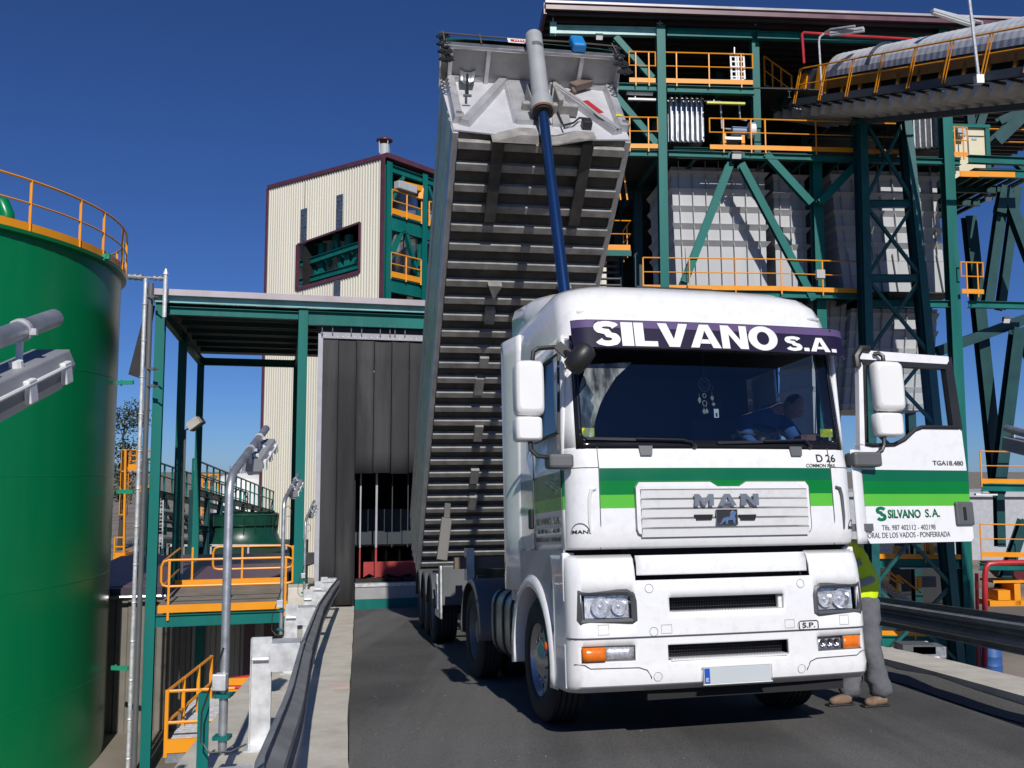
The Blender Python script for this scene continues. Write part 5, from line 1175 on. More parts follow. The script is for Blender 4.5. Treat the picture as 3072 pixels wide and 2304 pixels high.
# bay inside
sd0, sd1 = sA(1068,1750), sE
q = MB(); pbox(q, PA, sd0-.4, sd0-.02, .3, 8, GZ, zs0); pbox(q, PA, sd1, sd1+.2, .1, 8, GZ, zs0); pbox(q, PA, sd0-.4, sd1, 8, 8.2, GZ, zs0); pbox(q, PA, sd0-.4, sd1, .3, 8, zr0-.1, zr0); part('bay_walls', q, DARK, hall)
q = MB(); pbox(q, PA, sd0-.02, sd1, -.02, .28, zA(1100,1798), zA(1100,1752)); sl_ = part('concrete_sill', q, mat('sill_concrete', (.30,.30,.30), .8, dirt=.3, dscale=4), hall, bevel=.01)
q = MB(); pbox(q, PA, sd0-.02, sd1, -.05, -.022, zA(1100,1760)-.0, zA(1100,1750)); part('sill_lip', q, GALVL, sl_)
q = MB(); pbox(q, PA, sd0-.02, sd1, -.03, .1, zA(1100,1835), zA(1100,1798)-.002); part('teal_kerb_plate', q, TEAL, hall)
q = MB(); pts = [PA.at(sd0+.25+(sd1-sd0-.25)*k/26, .9, zA(1150,1741)+.05*math.sin(k*1.9)+random.uniform(-.03,.03)) for k in range(27)]
top = [PA.at(sd0+.25+(sd1-sd0-.25)*k/26, .9, zA(1150,1696)) for k in range(27)]; q.add(pts+top, [(i,i+1,28+i,27+i) for i in range(26)]); part('red_flap', q, mat('red_rubber', (.36,.035,.035), .6, var=.15), hall, solid=.02)
q = MB(); pbox(q, PA, sd0+.02, sd1, 2.2, 2.3, zA(1150,1655), zA(1150,1540)); part('rear_board', q, mat('bluish_board', (.035,.045,.055), .7), hall)
q = MB(); n_ = 30
for k in range(n_): s = sd0+.1+(sd1-sd0-.1)*k/n_; q.box(PA.at(s, .6+random.uniform(-.1,.2), zA(1150,1750)+random.uniform(-.02,.06)), (.16,.2,.10), (PA.s,PA.n,V((0,0,1))))
part('spilled_fuel', q, mat('dark_biomass', (.03,.026,.022), .95), hall)['kind'] = 'stuff'
for px, w in ((1087,.035),(1136,.05),(1184,.02),(1232,.02)):  # thin upright slings hanging in the bay, pale left and dark right
    s = sA(px,1500); q = MB(); pbox(q, PA, s-w/2, s+w/2, .5, .53, zA(1150,1648), zsh); part('bay_sling', q, mat('grey_sling', (.35,.35,.36), .6) if px < 1150 else mat('dark_sling', (.05,.05,.055), .6), hall)
    q = MB(); pbox(q, PA, s-w/2, s+w/2, .5, .53, zA(1150,1740), zA(1150,1650)); (part('red_sling', q, mat('red_rubber', (0,0,0)), hall) if px < 1150 else None)
# ---- raised side platform with yellow railings
pf = thing('side_platform', 'teal platform with yellow rounded railings beside the ramp, below the canopy', 'platform')
zd = zA(600,1812,-.05); sP0, sP1 = sA(474,1820), sA(862,1820); oD = 3.4
q = MB(); pbox(q, PA, sP0, sP1, .0, oD, zd-.05, zd); part('deck', q, mat('deck_tread', (.22,.19,.16), .7, var=.2), pf)
q = MB(); pbox(q, PA, sP0, sP1, -.06, -.03, zA(600,1835,-.05), zA(600,1812,-.05)); part('toe_board', q, YEL, pf)
q = MB(); pbox(q, PA, sP0, sP1, oD, oD+.03, zd, zd+.16); part('toe_board', q, YEL, pf)
hb('beam', sP0-.1, 0, sP1, 0, zA(600,1858), .12, zA(600,1840)-zA(600,1876), par=pf); hb('beam', sP1-.05, .1, sP1-.05, oD, zA(600,1858), .12, .2, par=pf)
for a, b in ((sP0+.05,sP1+.15),): 
    q = MB(); z0, z1 = zd+.42, zd+1.02
    def loop(off, s0, s1_): q.path([PA.at(s0+.15,off,z1),PA.at(s1_-.15,off,z1),PA.at(s1_-.04,off,z1-.04),PA.at(s1_,off,z1-.15),PA.at(s1_,off,z0+.12),PA.at(s1_-.04,off,z0+.03),PA.at(s1_-.15,off,z0),PA.at(s0+.15,off,z0),PA.at(s0+.04,off,z0+.03),PA.at(s0,off,z0+.12),PA.at(s0,off,z1-.15),PA.at(s0+.04,off,z1-.04)], .028, n=8, close=True)
    loop(-.03, a, b); part('railing', q, YEL, pf); q = MB(); loop(oD, a+.9, b); part('railing', q, YEL, pf)
for k in range(3):
    s = (sA(505,1820), sA(679,1820), sA(855,1820))[k]; q = MB(); q.bar(PA.at(s,-.06,zd-.35), PA.at(s,-.04,zd+1.02), .05, .015, up=PA.n); part('rail_post', q, YEL, pf)
    q = MB(); q.bar(PA.at(s+.2,oD,zd), PA.at(s+.2,oD,zd+1.02), .05, .02, up=PA.n); part('rail_post', q, YEL, pf)
q = MB(); q.path([PA.at(sP0+.1,o,zd+1.0) for o in (0,oD)], .026, n=6); q.path([PA.at(sP0+.1,o,zd+.45) for o in (0,oD)], .026, n=6); part('side_rail', q, YEL, pf)
cb = thing('concrete_block', 'pale concrete block standing between the platform and the crash barrier', 'block')
q = MB(); s0 = sA(862,1850,-.9); pbox(q, PA, s0, s0+.62, -1.0, -.3, zA(870,1914,-.9), zA(870,1762,-.9)); part('block', q, CONC, cb, bevel=.02)
# ---- low clad building under / behind the platform
lb = thing('low_building', 'low corrugated building with a flat purple roof behind the canopy posts', 'building')
PB = Plane(at(400,1772,25).x, 25, 12); zl = at(400,1772,25).z
sb0 = PB.sz(150,1800)[0]; sb1 = PB.sz(905,1800)[0]
CLD = mat('shaded_cladding', (.17,.155,.135), .55, var=.1); q = MB(); sheet(q, PB, sb0, sb1*.35, GZ, GZ, zl-.05, zl-.05); part('wall', q, CLD, lb)  # same cladding as the beige part, with its shade painted into the colour
q = MB(); sheet(q, PB, sb1*.35, sb1, GZ, GZ, zl-.05, zl-.05); part('wall', q, mat('beige_cladding', (.36,.33,.28), .5, var=.06), lb)
q = MB(); q.add([PB.at(sb0,0,zl+.12),PB.at(sb1*.7,0,zl+.12),PB.at(sb1+1.5,9,zl+.12),PB.at(sb0,9,zl+.12)], [(0,1,2,3)]); part('roof', q, mat('mauve_roof', (.13,.075,.09), .5, var=.12), lb, solid=.05)
q = MB(); pbox(q, PB, sb0, sb1, -.25, -.02, zl-.08, zl+.10); part('gutter', q, mat('dark_gutter', (.06,.05,.06), .35), lb)
q = MB(); q.tube(PB.at(sb0,-.35,zl-.12), PB.at(sb1*.9,-.35,zl-.12), .05, n=8); part('conduit', q, CHROME, lb)
for px in (600, 745, 805):
    s = PB.sz(px,1950)[0]; q = MB(); pbox(q, PB, s-.12, s+.12, -.12, -.05, GZ, zl-.15); part('pilaster', q, TEAL if px == 600 else PURP, lb)
# ---- lower platform with grating, bottom left
lp = thing('grating_platform', 'small yellow-railed platform with white grating low beside the ramp wall', 'platform')
g0 = at(497, 2240, 13.5); PC = Plane(g0.x, g0.y, 12); zg = g0.z+.05
L = .0; s1g = PC.sz(700,2240)[0]
q = MB(); pbox(q, PC, .05, s1g, .05, 2.6, zg-.04, zg); 
dk_ = part('deck', q, mat('grey_deck', (.35,.35,.34), .6), lp)
q = MB()
for k in range(26): pbox(q, PC, .05, s1g, .08+k*.095, .11+k*.095, zg, zg+.025)
part('grating', q, GALVL, dk_)
q = MB(); pbox(q, PC, 0, s1g, -.02, .02, zg-.14, zg+.05); part('toe_board', q, YEL, lp); q = MB(); pbox(q, PC, 0, s1g, .0, .10, zg-.28, zg-.15); part('edge_channel', q, GALV, lp)
for z in (zg+.72, zg+.28):
    q = MB(); q.path([PC.at(s1g,0,z),PC.at(.0,0,z),PC.at(.35,2.4,z+.0)], .024, n=6); part('rail', q, YEL, lp)
for s, o in ((0,0),(.45,0),(.12,.8),(.24,1.6),(.35,2.4)):
    q = MB(); q.bar(PC.at(s,o,zg-.2), PC.at(s,o,zg+.74), .05, .03); part('rail_post', q, YEL, lp)
q = MB(); q.ibeam(PC.at(.35,.15,GZ), PC.at(.35,.15,zg-.2), .16, .16, up=PC.n); part('leg', q, TEAL, lp)
# yellow mesh cabinet behind the platform
mc = thing('mesh_guard', 'yellow mesh machine guard with a small sign below the lamp post', 'machine guard')
PM = Plane(at(690,2100,15.5).x, 15.5, 12)
q = MB(); m0 = PM.sz(675,2100)[0]; m1 = PM.sz(745,2100)[0]; za, zc = PM.sz(700,2090)[1], PM.sz(700,2190)[1]
for k in range(11):
    s = m0+(m1-m0)*k/10; q.bar(PM.at(s,0,zc), PM.at(s,0,za), .012)
for k in range(9): z = zc+(za-zc)*k/8; q.bar(PM.at(m0,0,z), PM.at(m1,0,z), .012)
part('mesh', q, YEL, mc); q = MB(); pbox(q, PM, m0, m1, -.04, -.01, zc+(za-zc)*.55, zc+(za-zc)*.78); part('sign_plate', q, mat('cream_plate', (.5,.46,.38), .6), mc); q = MB(); pbox(q, PM, m0-.1, m1+.3, .8, .84, za-.1, za+.12); part('top_bar', q, YEL, mc)
rpz = thing('red_pipe', 'thin red pipe crossing behind the second lamp post', 'pipe'); q = MB(); q.tube(at(672,2062,16), at(765,2062,16), .035, n=8); q.tube(at(672,2040,16.4), at(780,2025,16.4), .03, n=8); part('pipe', q, RED, rpz)
# ---- lamp posts
def lamp(X, Y, zb, zbend, label, n, arm=.95, s=1.0, dr=(-.06,1.0,.33)):
    root = thing('lamp_post', label, 'lamp', 'lamp posts along the left barrier')
    r = .030 if n == 1 else .027; d = V(dr).normalized(); b = V((X,Y,zbend))
    q = MB(); pts = [V((X,Y,zb)), V((X,Y,zbend-.12))]
    h = V((X,Y,zbend-.12)); v0 = V((0,0,1))
    for t in (.25,.5,.75,1.0): h = h + (v0*(1-t)+d*t).normalized()*.06; pts.append(h.copy())
    end = h + d*arm; pts.append(end)
    q.path(pts, r, n=16); part('pole', q, GALV, root)
    for t in (.45,.75):
        c = h+d*arm*t; q = MB(); q.tube(c-d*.008, c+d*.008, r+.006, n=14); q.tube(c+V((0,0,-r)), c+V((0,0,-.10)), .010, n=6); q.box(c+V((r+.01,0,-.005)), (.02,.012,.02)); part('clamp', q, GALVL, root)
    sd_ = d.cross(V((0,0,1))).normalized(); u2 = sd_.cross(d)
    hl_ = .33 if n == 1 else .25; c = h+d*arm*(.6 if n == 1 else .74) - u2*(.145 if n == 1 else .13)
    q = MB(); q.prism([c-d*hl_+sd_*a+u2*b_ for a, b_ in ((-.06,.05),(.06,.05),(.075,.0),(.06,-.04),(-.06,-.04),(-.075,0))], d*2*hl_); lm = part('luminaire', q, mat('luminaire_grey', (.24,.25,.27), .5), root, bevel=.006)
    q = MB(); q.prism([c-d*(hl_-.02)+sd_*a+u2*b_ for a, b_ in ((-.052,-.042),(.052,-.042),(.035,-.075),(-.035,-.075))], d*(2*hl_-.04)); part('diffuser', q, mat('diffuser', (.5,.5,.5), .3), lm)
    for sg in (-1,1):
        for t in (-hl_*.76,0,hl_*.76):
            q = MB(); q.box(c+d*t+sd_*(sg*.078)-u2*.01, (.02,.05,.07), (sd_, d, u2)); part('clip', q, WHITE2, lm, bevel=.004)
        q = MB(); q.tube(c-d*hl_*.8+sd_*(sg*.083)+u2*.012, c+d*hl_*.8+sd_*(sg*.083)+u2*.012, .006, n=6); part('clip_rod', q, WHITE2, lm)
    for t in (-.2,.05): q = MB(); q.tube(c+d*t+u2*.05+sd_*.02, c+d*t+u2*.07+sd_*.02, .02, n=10); part('gland', q, WHITE2, lm)
    if n >= 2:
        q = MB(); q.box(V((X-.01,Y-.05,zb+.42)), (.085,.06,.10)); part('junction_box', q, GALVL, root, bevel=.008)
        for z in (zb+.33, zb+.08): q = MB(); q.box(V((X,Y-.01,z)), (.10,.08,.022)); q.tube(V((X-.04,Y-.06,z)), V((X-.04,Y-.04,z)), .008, n=6); q.tube(V((X+.04,Y-.06,z)), V((X+.04,Y-.04,z)), .008, n=6); part('band_clamp', q, TEAL, root)
        q = MB(); q.path([V((X,Y-.03,zb+.62)),V((X-.03,Y-.06,zb+.5)),V((X-.10,Y-.1,zb+.25)),V((X-.10,Y-.1,zb+.08)),V((X-.04,Y-.12,zb+.02)),V((X+.08,Y-.1,zb+.02)),V((X+.16,Y-.05,zb+.05))], .006, n=6); part('cable', q, BLK, root)
        q = MB(); q.path([h-V((0,.02,.15)), h+V((.04,-.03,-.12)), h+V((.09,-.03,-.19)), h+V((.08,-.02,-.26)), h+V((.02,-.02,-.27))], .005, n=6); part('cable', q, BLK, root)
    return root
lamp(-1.44, 1.92, -2.4, .15, 'nearest lamp, its arm reaching in at the left edge before the green tank', 1)
L2 = at(667,2250,5.8); lamp(L2.x, 5.8, L2.z, at(660,1425,5.8).z, 'tall lamp post clamped to a teal post at the near end of the barrier', 2)
L3 = at(843,1905,12.6); lamp(L3.x, 12.6, L3.z, at(843,1500,12.6).z, 'lamp post midway along the barrier, in front of the second canopy column', 3)
L4 = at(912,1790,18.6); lamp(L4.x, 18.6, L4.z, at(912,1560,18.6).z, 'farthest lamp post, just left of the rubber strips', 4)
tp_ = thing('support_post', 'short teal post that the near lamp post is clamped to', 'post')
q = MB(); p = at(622,2078,5.86); q.bb((p.x-.05,p.y-.02,p.z-3), (p.x-.04,p.y+.05,p.z)); q.bb((p.x-.04,p.y-.02,p.z-3), (p.x+.02,p.y-.012,p.z)); part('angle_post', q, TEAL, tp_)
fl_ = thing('floodlight', 'grey floodlight on a conduit beside the middle canopy column', 'floodlight')
c = at(587,1270,24.6); q = MB(); X_ = (V((.80,0,.6)), V((0,1,0)), V((-.6,0,.80))); q.box(c, (.42,.3,.26), X_); part('housing', q, GREYP, fl_, bevel=.03); q = MB(); q.box(c+V((-.02,-.16,0)), (.36,.02,.22), X_); part('lens', q, mat('pale_lens', (.42,.40,.37), .3), fl_)
q = MB(); q.path([c+V((-.2,0,-.15)),at(556,1290,24.6),at(552,1420,24.6),at(546,1720,24.6)], .03, n=6); part('conduit', q, GREYP, fl_)
# ---- tower building with cream cladding
TB = thing('tower_building', 'tall cream corrugated building with open steel bays on its right side', 'building')
c0 = at(1152, 474, 55); PL = Plane(c0.x, c0.y, -39); PR = Plane(c0.x, c0.y, 51)
zc0 = c0.z; sl0, zl0 = PL.sz(806, 567)
top = lambda s: zc0+(zl0-zc0)*(s/sl0)
def LZ(px, py): return PL.sz(px, py)
hL, hR = LZ(895,800)[0], LZ(1081,770)[0]
t0, t1 = LZ(895,735)[1], LZ(1081,669)[1]; b0, b1 = LZ(895,868)[1], LZ(1079,817)[1]
w = MB()
for s0, s1_, a0, a1, d0, d1 in ((sl0,hL,GZ,GZ,top(sl0),top(hL)),(hL,hR,t0,t1,top(hL),top(hR)),(hL,hR,GZ,GZ,b0,b1),(hR,0,GZ,GZ,top(hR),top(0))):
    sheet(w, PL, s0, s1_, a0, a1, d0, d1, pitch=.24, depth=.06)
part('wall', w, CREAM, TB)
def lbar(a, b, wd, off=-.08, m=PURP, nm='trim'):
    q = MB(); (s0,z0),(s1_,z1) = a, b; q.bar(PL.at(s0,off,z0), PL.at(s1_,off,z1), wd, .12, up=PL.n); return part(nm, q, m, TB)
lbar((sl0,top(sl0)+.1),(0,zc0+.1),.26); lbar((sl0,GZ),(sl0,top(sl0)),.18); lbar((0,GZ),(0,zc0),.28)
lbar((hL,t0),(hL,b0),.3); lbar((hR,t1),(hR,b1),.1); lbar((hL,b0),(hR,b1),.22); lbar((hL,t0),(hR,t1),.12)
STRIPW = mat('translucent_strip', (.06,.09,.15), .3, var=.5, scale=6)
for x0, y0, x1, y1 in ((905,630,923,735),(1012,588,1031,690),(1004,842,1024,900),(889,1100,905,1420)):
    s0, s1_ = LZ(x0,(y0+y1)/2)[0], LZ(x1,(y0+y1)/2)[0]; zt_, zb_ = LZ(x0,y0)[1], LZ(x0,y1)[1]; q = MB(); pbox(q, PL, s0, s1_, -.10, -.075, zb_, zt_); sw_ = part('window', q, STRIPW, TB)
    q = MB()
    for k in range(9): z = zb_+(zt_-zb_)*(k+.5)/9; pbox(q, PL, s0, s1_, -.115, -.102, z-.03, z+.03)
    part('glazing_bars', q, GREYP, sw_)
q = MB(); pbox(q, PL, hL-1, hR+1, 5, 5.2, GZ, top(hR)); part('inner_wall', q, mat('inner_grey', (.10,.09,.08), .7), TB)
for (a, b) in (((897,795),(1079,735)),((897,848),(1079,797))):
    p, r_ = PL.pt(*a, .5), PL.pt(*b, .5); q = MB(); q.ibeam(p, r_, .25, .4); part('beam', q, TEAL, TB)
for a, b, wd in (((968,730),(965,850),.5),((1047,705),(1043,835),.5),((925,745),(960,850),.3),((1008,705),(1030,830),.3),((940,760),(945,730),.3),((985,800),(1010,700),.3),((1078,760),(1040,830),.3)):
    q = MB(); q.bar(PL.pt(*a, .9), PL.pt(*b, .9), wd, .3, up=PL.n); part('brace', q, TEAL, TB)
for px, py, r_, hh_, m in ((930,800,1.2,3.4,'a'),(1010,815,1.6,3.6,'b')):
    c = PL.pt(px, py, 3.0); q = MB(); q.lathe([(r_,hh_/2),(r_,0),(r_*.3,-hh_/2)], c, (0,0,1), n=20); part('vessel', q, mat('cream_vessel', (.62,.57,.50), .4), TB)
def RZ(px, py, off=0): return PR.sz(px, py, off)
sR = [0.3, RZ(1268,650)[0], RZ(1268,650)[0]*2.05]
for s in sR: q = MB(); q.ibeam(PR.at(s,0,GZ), PR.at(s,0,zc0-.2), .45, .45, up=PR.n); part('column', q, TEAL, TB)
for px, py, hh_ in ((1160,502,.45),(1160,664,1.0),(1157,852,.9)):
    z = RZ(px,py)[1]; q = MB(); q.ibeam(PR.at(.3,0,z), PR.at(sR[2],0,z), .3, hh_); part('beam', q, TEAL, TB)
    if hh_ > .5: rail(TB, [PR.at(.5,-.2,z+hh_/2+.02), PR.at(sR[1]-.3,-.2,z+hh_/2+.02)], h=1.5, toe=.35, sp=1.6, r=.05); rail(TB, [PR.at(sR[1]+.4,-.2,z+hh_/2+.02), PR.at(sR[2],-.2,z+hh_/2+.02)], h=1.5, toe=.35, sp=1.6, r=.05)
q = MB(); pbox(q, PR, 0, sR[2]+1, -.3, 8, zc0, zc0+.3); part('roof', q, PURP, TB)
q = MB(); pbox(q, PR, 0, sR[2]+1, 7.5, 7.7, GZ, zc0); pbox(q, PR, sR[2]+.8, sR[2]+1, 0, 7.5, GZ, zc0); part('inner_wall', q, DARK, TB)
for a, b in (((1208,530),(1168,610)),((1207,688),(1163,792)),((1214,690),(1256,838)),((1282,560),(1300,612))):
    q = MB(); q.bar(PR.pt(*a), PR.pt(*b), .22, .3, up=PR.n); part('brace', q, TEAL, TB)
for px, py, r_ in ((1192,775,1.7),(1262,770,1.9)):
    c = PR.pt(px, py, 3); q = MB(); q.lathe([(r_,4),(r_,.6),(r_*.35,-2.4)], c, (0,0,1), n=14, sm=r_ < 1.8); part('vessel', q, ALU if r_ < 1.8 else GREYDUCT, TB)
q = MB(); a, b, c_ = PR.pt(1200,551,-.2), PR.pt(1265,567,-.2), PR.pt(1262,598,-.2); q.bar(a, b, .25, .35); q.bar(b, c_, .3, .3, up=(0,1,0)); part('crane', q, YEL, TB); q = MB(); q.box(PR.pt(1217,563,-.2), (1.6,.5,.5), (PR.s,PR.n,V((0,0,1)))); part('hoist', q, GREYDUCT, TB, bevel=.05)
# chimney
ch_ = thing('vent_stack', 'short grey vent stack with a rain cap on the cream tower roof', 'chimney')
c = at(1153, 476, 57); q = MB(); q.lathe([(.33,0),(.33,.9),(.30,.9)], c, (0,0,1), n=18); part('pipe', q, GREYDUCT, ch_)
q = MB(); q.lathe([(0,.35),(.52,.08),(.52,0),(0,.0)], c+V((0,0,1.15)), (0,0,1), n=18); part('rain_cap', q, PURP, ch_)
for a in range(0,360,90): q = MB(); q.bar(c+V((.36*math.cos(R(a+40)),.36*math.sin(R(a+40)),.3)), c+V((.40*math.cos(R(a+40)),.40*math.sin(R(a+40)),1.18)), .05); part('cap_strut', q, GREYDUCT, ch_)
# ---- far plant on the left
ct = thing('cooling_tower', 'dark green cooling tower with a flared fan ring beyond the canopy', 'cooling tower')
c = at(727, 1632, 46); q = MB(); r_ = 1.72; q.lathe([(r_*1.18,0),(r_*1.05,.25),(r_*.97,.6),(r_*.95,1.0),(r_,1.45),(r_*1.0,1.5)], c, (0,0,1), n=32); part('fan_ring', q, DGREEN, ct)
for z in (.98,1.48): q = MB(); q.lathe([(r_*.97,z-.03),(r_*1.02,z),(r_*.97,z+.03)], c, (0,0,1), n=32); part('ring_rib', q, DGREEN, ct)
for k in range(20): a = R(k*18); q = MB(); q.bar(c+V((r_*.96*math.cos(a),r_*.96*math.sin(a),.4)), c+V((r_*1.0*math.cos(a),r_*1.0*math.sin(a),1.45)), .05); part('vertical_rib', q, DGREEN, ct)
q = MB(); q.bb((at(550,1660,46).x,44,GZ),(at(885,1660,46).x,49,c.z)); part('casing', q, mat('casing_green', (.008,.035,.025), .6), ct)
for px in (552,634,746,860): x = at(px,1660,44).x; q = MB(); q.bb((x-.04,43.9,GZ),(x+.04,43.97,at(0,1634,44).z)); part('frame', q, mat('pale_frame', (.5,.5,.5), .6), ct)
q = MB(); z = at(0,1634,44).z; q.bb((at(550,1660,46).x,43.9,z-.08),(at(885,1660,46).x,43.97,z+.02)); part('frame', q, mat('pale_frame', (0,0,0)), ct)
for px, py, r_, Y, lab in ((732,1428,2.05,66,'white domed tank directly behind the green cooling tower'),(790,1372,1.3,72,'narrow white tank partly hidden by the cream tower wall')):
    wt = thing('white_tank', lab, 'tank'); c = at(px, py, Y); q = MB(); q.lathe([(r_,GZ-c.z),(r_,-.5),(r_*.93,-.2),(r_*.7,.05),(0,.25)], c, (0,0,1), n=32); part('shell', q, WTANK, wt)
    q = MB(); q.path([c+V((r_*.5*math.cos(R(a)),r_*.5*math.sin(R(a)),.7)) for a in range(0,360,30)], .04, n=5, close=True)
    for a in range(0,360,60): q.bar(c+V((r_*.5*math.cos(R(a)),r_*.5*math.sin(R(a)),.1)), c+V((r_*.5*math.cos(R(a)),r_*.5*math.sin(R(a)),.7)), .04)
    part('top_rail', q, GALVL, wt)
pk = thing('pipe_rack', 'teal pipe rack with a railed walkway leading away behind the canopy posts', 'pipe rack')
A0, A1 = at(440,1470,40), at(742,1540,62)
for k in range(9):
    p = A0.lerp(A1, k/8); q = MB(); q.ibeam(V((p.x,p.y,GZ)), p, .22, .22, up=(0,1,0)); part('column', q, TEALD, pk)
    p2 = p+V((1.8,.5,0)); q = MB(); q.ibeam(V((p2.x,p2.y,GZ)), p2, .2, .2, up=(0,1,0)); part('column', q, TEALD, pk)
    if k < 8: pn = A0.lerp(A1,(k+1)/8); q = MB(); q.bar(V((p.x,p.y,p.z-.2)), V((pn.x,pn.y,pn.z-2.2)), .12); part('brace', q, TEALD, pk)
for dz, h in ((-.05,.3),(-1.6,.2)):
    for off in (V((0,0,0)), V((1.8,.5,0))): q = MB(); q.ibeam(A0+V((0,0,dz))+off, A1+V((0,0,dz))+off, .2, h); part('beam', q, TEALD, pk)
rail(pk, [A0+V((0,0,.1)), A1+V((0,0,.1))], h=1.25, toe=0, sp=1.3, mt=TEAL, r=.045, name='railing'); rail(pk, [A0+V((1.8,.5,.1)), A1+V((1.8,.5,.1))], h=1.25, toe=0, sp=1.3, mt=TEAL, r=.045, name='railing')
for r_, dz, m in ((.14,-.9,GALV),(.10,-1.3,GREYP),(.18,-2.1,GALV)): q = MB(); q.tube(A0+V((.5,.1,dz)), A1+V((.5,.1,dz)), r_, n=10); part('pipe', q, m, pk)
cg = thing('ladder_cage', 'yellow caged ladder and landings between the green tank and the canopy', 'ladder')
def cage(x0, y0, x1, y1, Y):
    a, b = at(x0,y1,Y), at(x1,y0,Y); q = MB(); n = max(3,int((b.z-a.z)/1.1))
    for k in range(n+1):
        z = a.z+(b.z-a.z)*k/n; cx = (a.x+b.x)/2; w_ = (b.x-a.x)/2
        q.path([V((cx+w_*math.cos(R(t)), Y+.4+.4*math.sin(R(t)), z)) for t in range(180,361,30)], .035, n=5)
    for t in (180,230,310,360): q.bar(V((cx+w_*math.cos(R(t)), Y+.4+.4*math.sin(R(t)), a.z)), V((cx+w_*math.cos(R(t)), Y+.4+.4*math.sin(R(t)), b.z)), .03)
    return part('cage', q, YEL, cg)
cage(352,1350,378,1545,44); cage(384,1350,412,1400,45); cage(420,1352,446,1465,45)
for x0, x1, yb in ((340,376,1668),(384,412,1402),(420,446,1466)):
    a, b = at(x0,yb,44), at(x1,yb,44); q = MB(); q.bb((a.x,44,a.z-.15),(b.x,45.2,a.z+.15)); part('landing', q, YEL, cg)
q = MB(); q.bar(at(377,1350,44), at(372,1668,44), .09); q.bar(at(345,1612,44), at(375,1612,44), .06); q.bar(at(345,1640,44), at(375,1640,44), .06); q.bar(at(345,1612,44), at(343,1665,44), .06); q.bar(at(384,1400,44.5), at(420,1400,44.5), .12); part('rail', q, YEL, cg)
cage2 = thing('ladder_cage', 'distant yellow caged ladder on the pipe rack left of the white tank', 'ladder')
q = MB()
for px in (607,618,628,640,655): q.bar(at(px,1424,60), at(px,1460 if px < 625 else 1500,60), .07)
for py in (1424,1445,1462): q.bar(at(607,py,60), at(658,py,60), .08)
for px in (605,617): q.bar(at(px,1520,60), at(px,1590,60), .10)
for k in range(6): q.bar(at(605,1525+k*12,60), at(617,1525+k*12,60), .05)
part('cage', q, YEL, cage2)
wl_ = thing('wall_ladder', 'white ladder hanging on the pipe rack between two teal columns', 'ladder')
q = MB()
for px in (473,490): q.bar(at(px,1500,38), at(px-3,1645,38), .05)
for k in range(13): q.bar(at(473,1505+k*11,38), at(490,1505+k*11,38), .035)
part('rungs', q, GALVL, wl_)
sp_t = thing('steam_pipes', 'bundle of shiny lagged pipes below the yellow ladder landing', 'pipe')
for px, r_ in ((388,.28),(402,.28),(440,.18),(455,.2)): q = MB(); p = at(px,1672,42); q.path([V((p.x,42,GZ)),V((p.x,42,p.z-.5)),V((p.x+.1,42.1,p.z-.1)),V((p.x+.4,42.3,p.z))], r_, n=12); part('pipe', q, CHROME, sp_t)
# ---- trees beyond
def tree(X, Y, h, cr, label, seed):
    rd = random.Random(seed); root = thing('tree', label, 'tree'); tr = MB(); z0 = GZ
    tr.path([V((X,Y,z0)),V((X+.1,Y,z0+h*.35)),V((X-.1,Y+.1,z0+h*.7)),V((X,Y,z0+h*.92))], [.22,.16,.09,.03], n=8)
    cl = []
    for i in range(14):
        a = rd.uniform(0,6.28); z = z0+h*rd.uniform(.35,.95); rr_ = cr*rd.uniform(.4,1)*(1-.5*(z-z0)/h); e = V((X+rr_*math.cos(a), Y+rr_*math.sin(a), z+.5)); tr.path([V((X,Y,z-.6)), (V((X,Y,z))+e)/2, e], [.06,.04,.015], n=5); cl.append(e)
    part('trunk', tr, mat('bark', (.06,.045,.035), .9), root); lf = MB()
    for e in cl:
        for i in range(150):
            d = V((rd.gauss(0,1),rd.gauss(0,1),rd.gauss(0,.8)))*cr*.25; p = e+d; n1 = V((rd.uniform(-1,1),rd.uniform(-1,1),rd.uniform(-.5,1))).normalized(); n2 = n1.orthogonal().normalized(); s_ = rd.uniform(.08,.2)
            lf.add([p-n1*s_, p+n2*s_*.5, p+n1*s_, p-n2*s_*.5], [(0,1,2,3)])
    part('crown', lf, mat('foliage', (.035,.05,.02), .7, var=.4, scale=2), root)
for X, Y, h, cr, lb_, sd2 in ((-33,78,12.0,2.2,'slim dark tree beyond the yellow caged ladder',1),): tree(X,Y,h,cr,lb_,sd2)
# ================================================ RIGHT SIDE: BOILER HOUSE, DUCTS, CONVEYOR
o_ = at(2000, 1400, 31); PH = Plane(o_.x, 31, 4)
def H(px, py, off=0.0): return PH.pt(px, py, off)
def hs(px, py, off=0.0): return PH.sz(px, py, off)
bh = thing('boiler_house', 'tall open teal steel frame with a purple roof and yellow railed floors', 'building')
def B2(nm, p, q_, w, h, off=0.0, m=TEAL, par=bh, up=(0,0,1), off2=None):
    k = MB(); k.ibeam(H(*p, off), H(*q_, off if off2 is None else off2), w, h, up=up); return part(nm, k, m, par)
def vcol(px, py0, py1, off=0.0, w=.30, m=TEAL, par=bh, nm='column'):
    s, z1 = hs(px, py0, off); z0 = GZ if py1 is None else hs(px, py1, off)[1]; k = MB(); k.ibeam(PH.at(s,off,z0), PH.at(s,off,z1), w, w, up=PH.n); return part(nm, k, m, par)
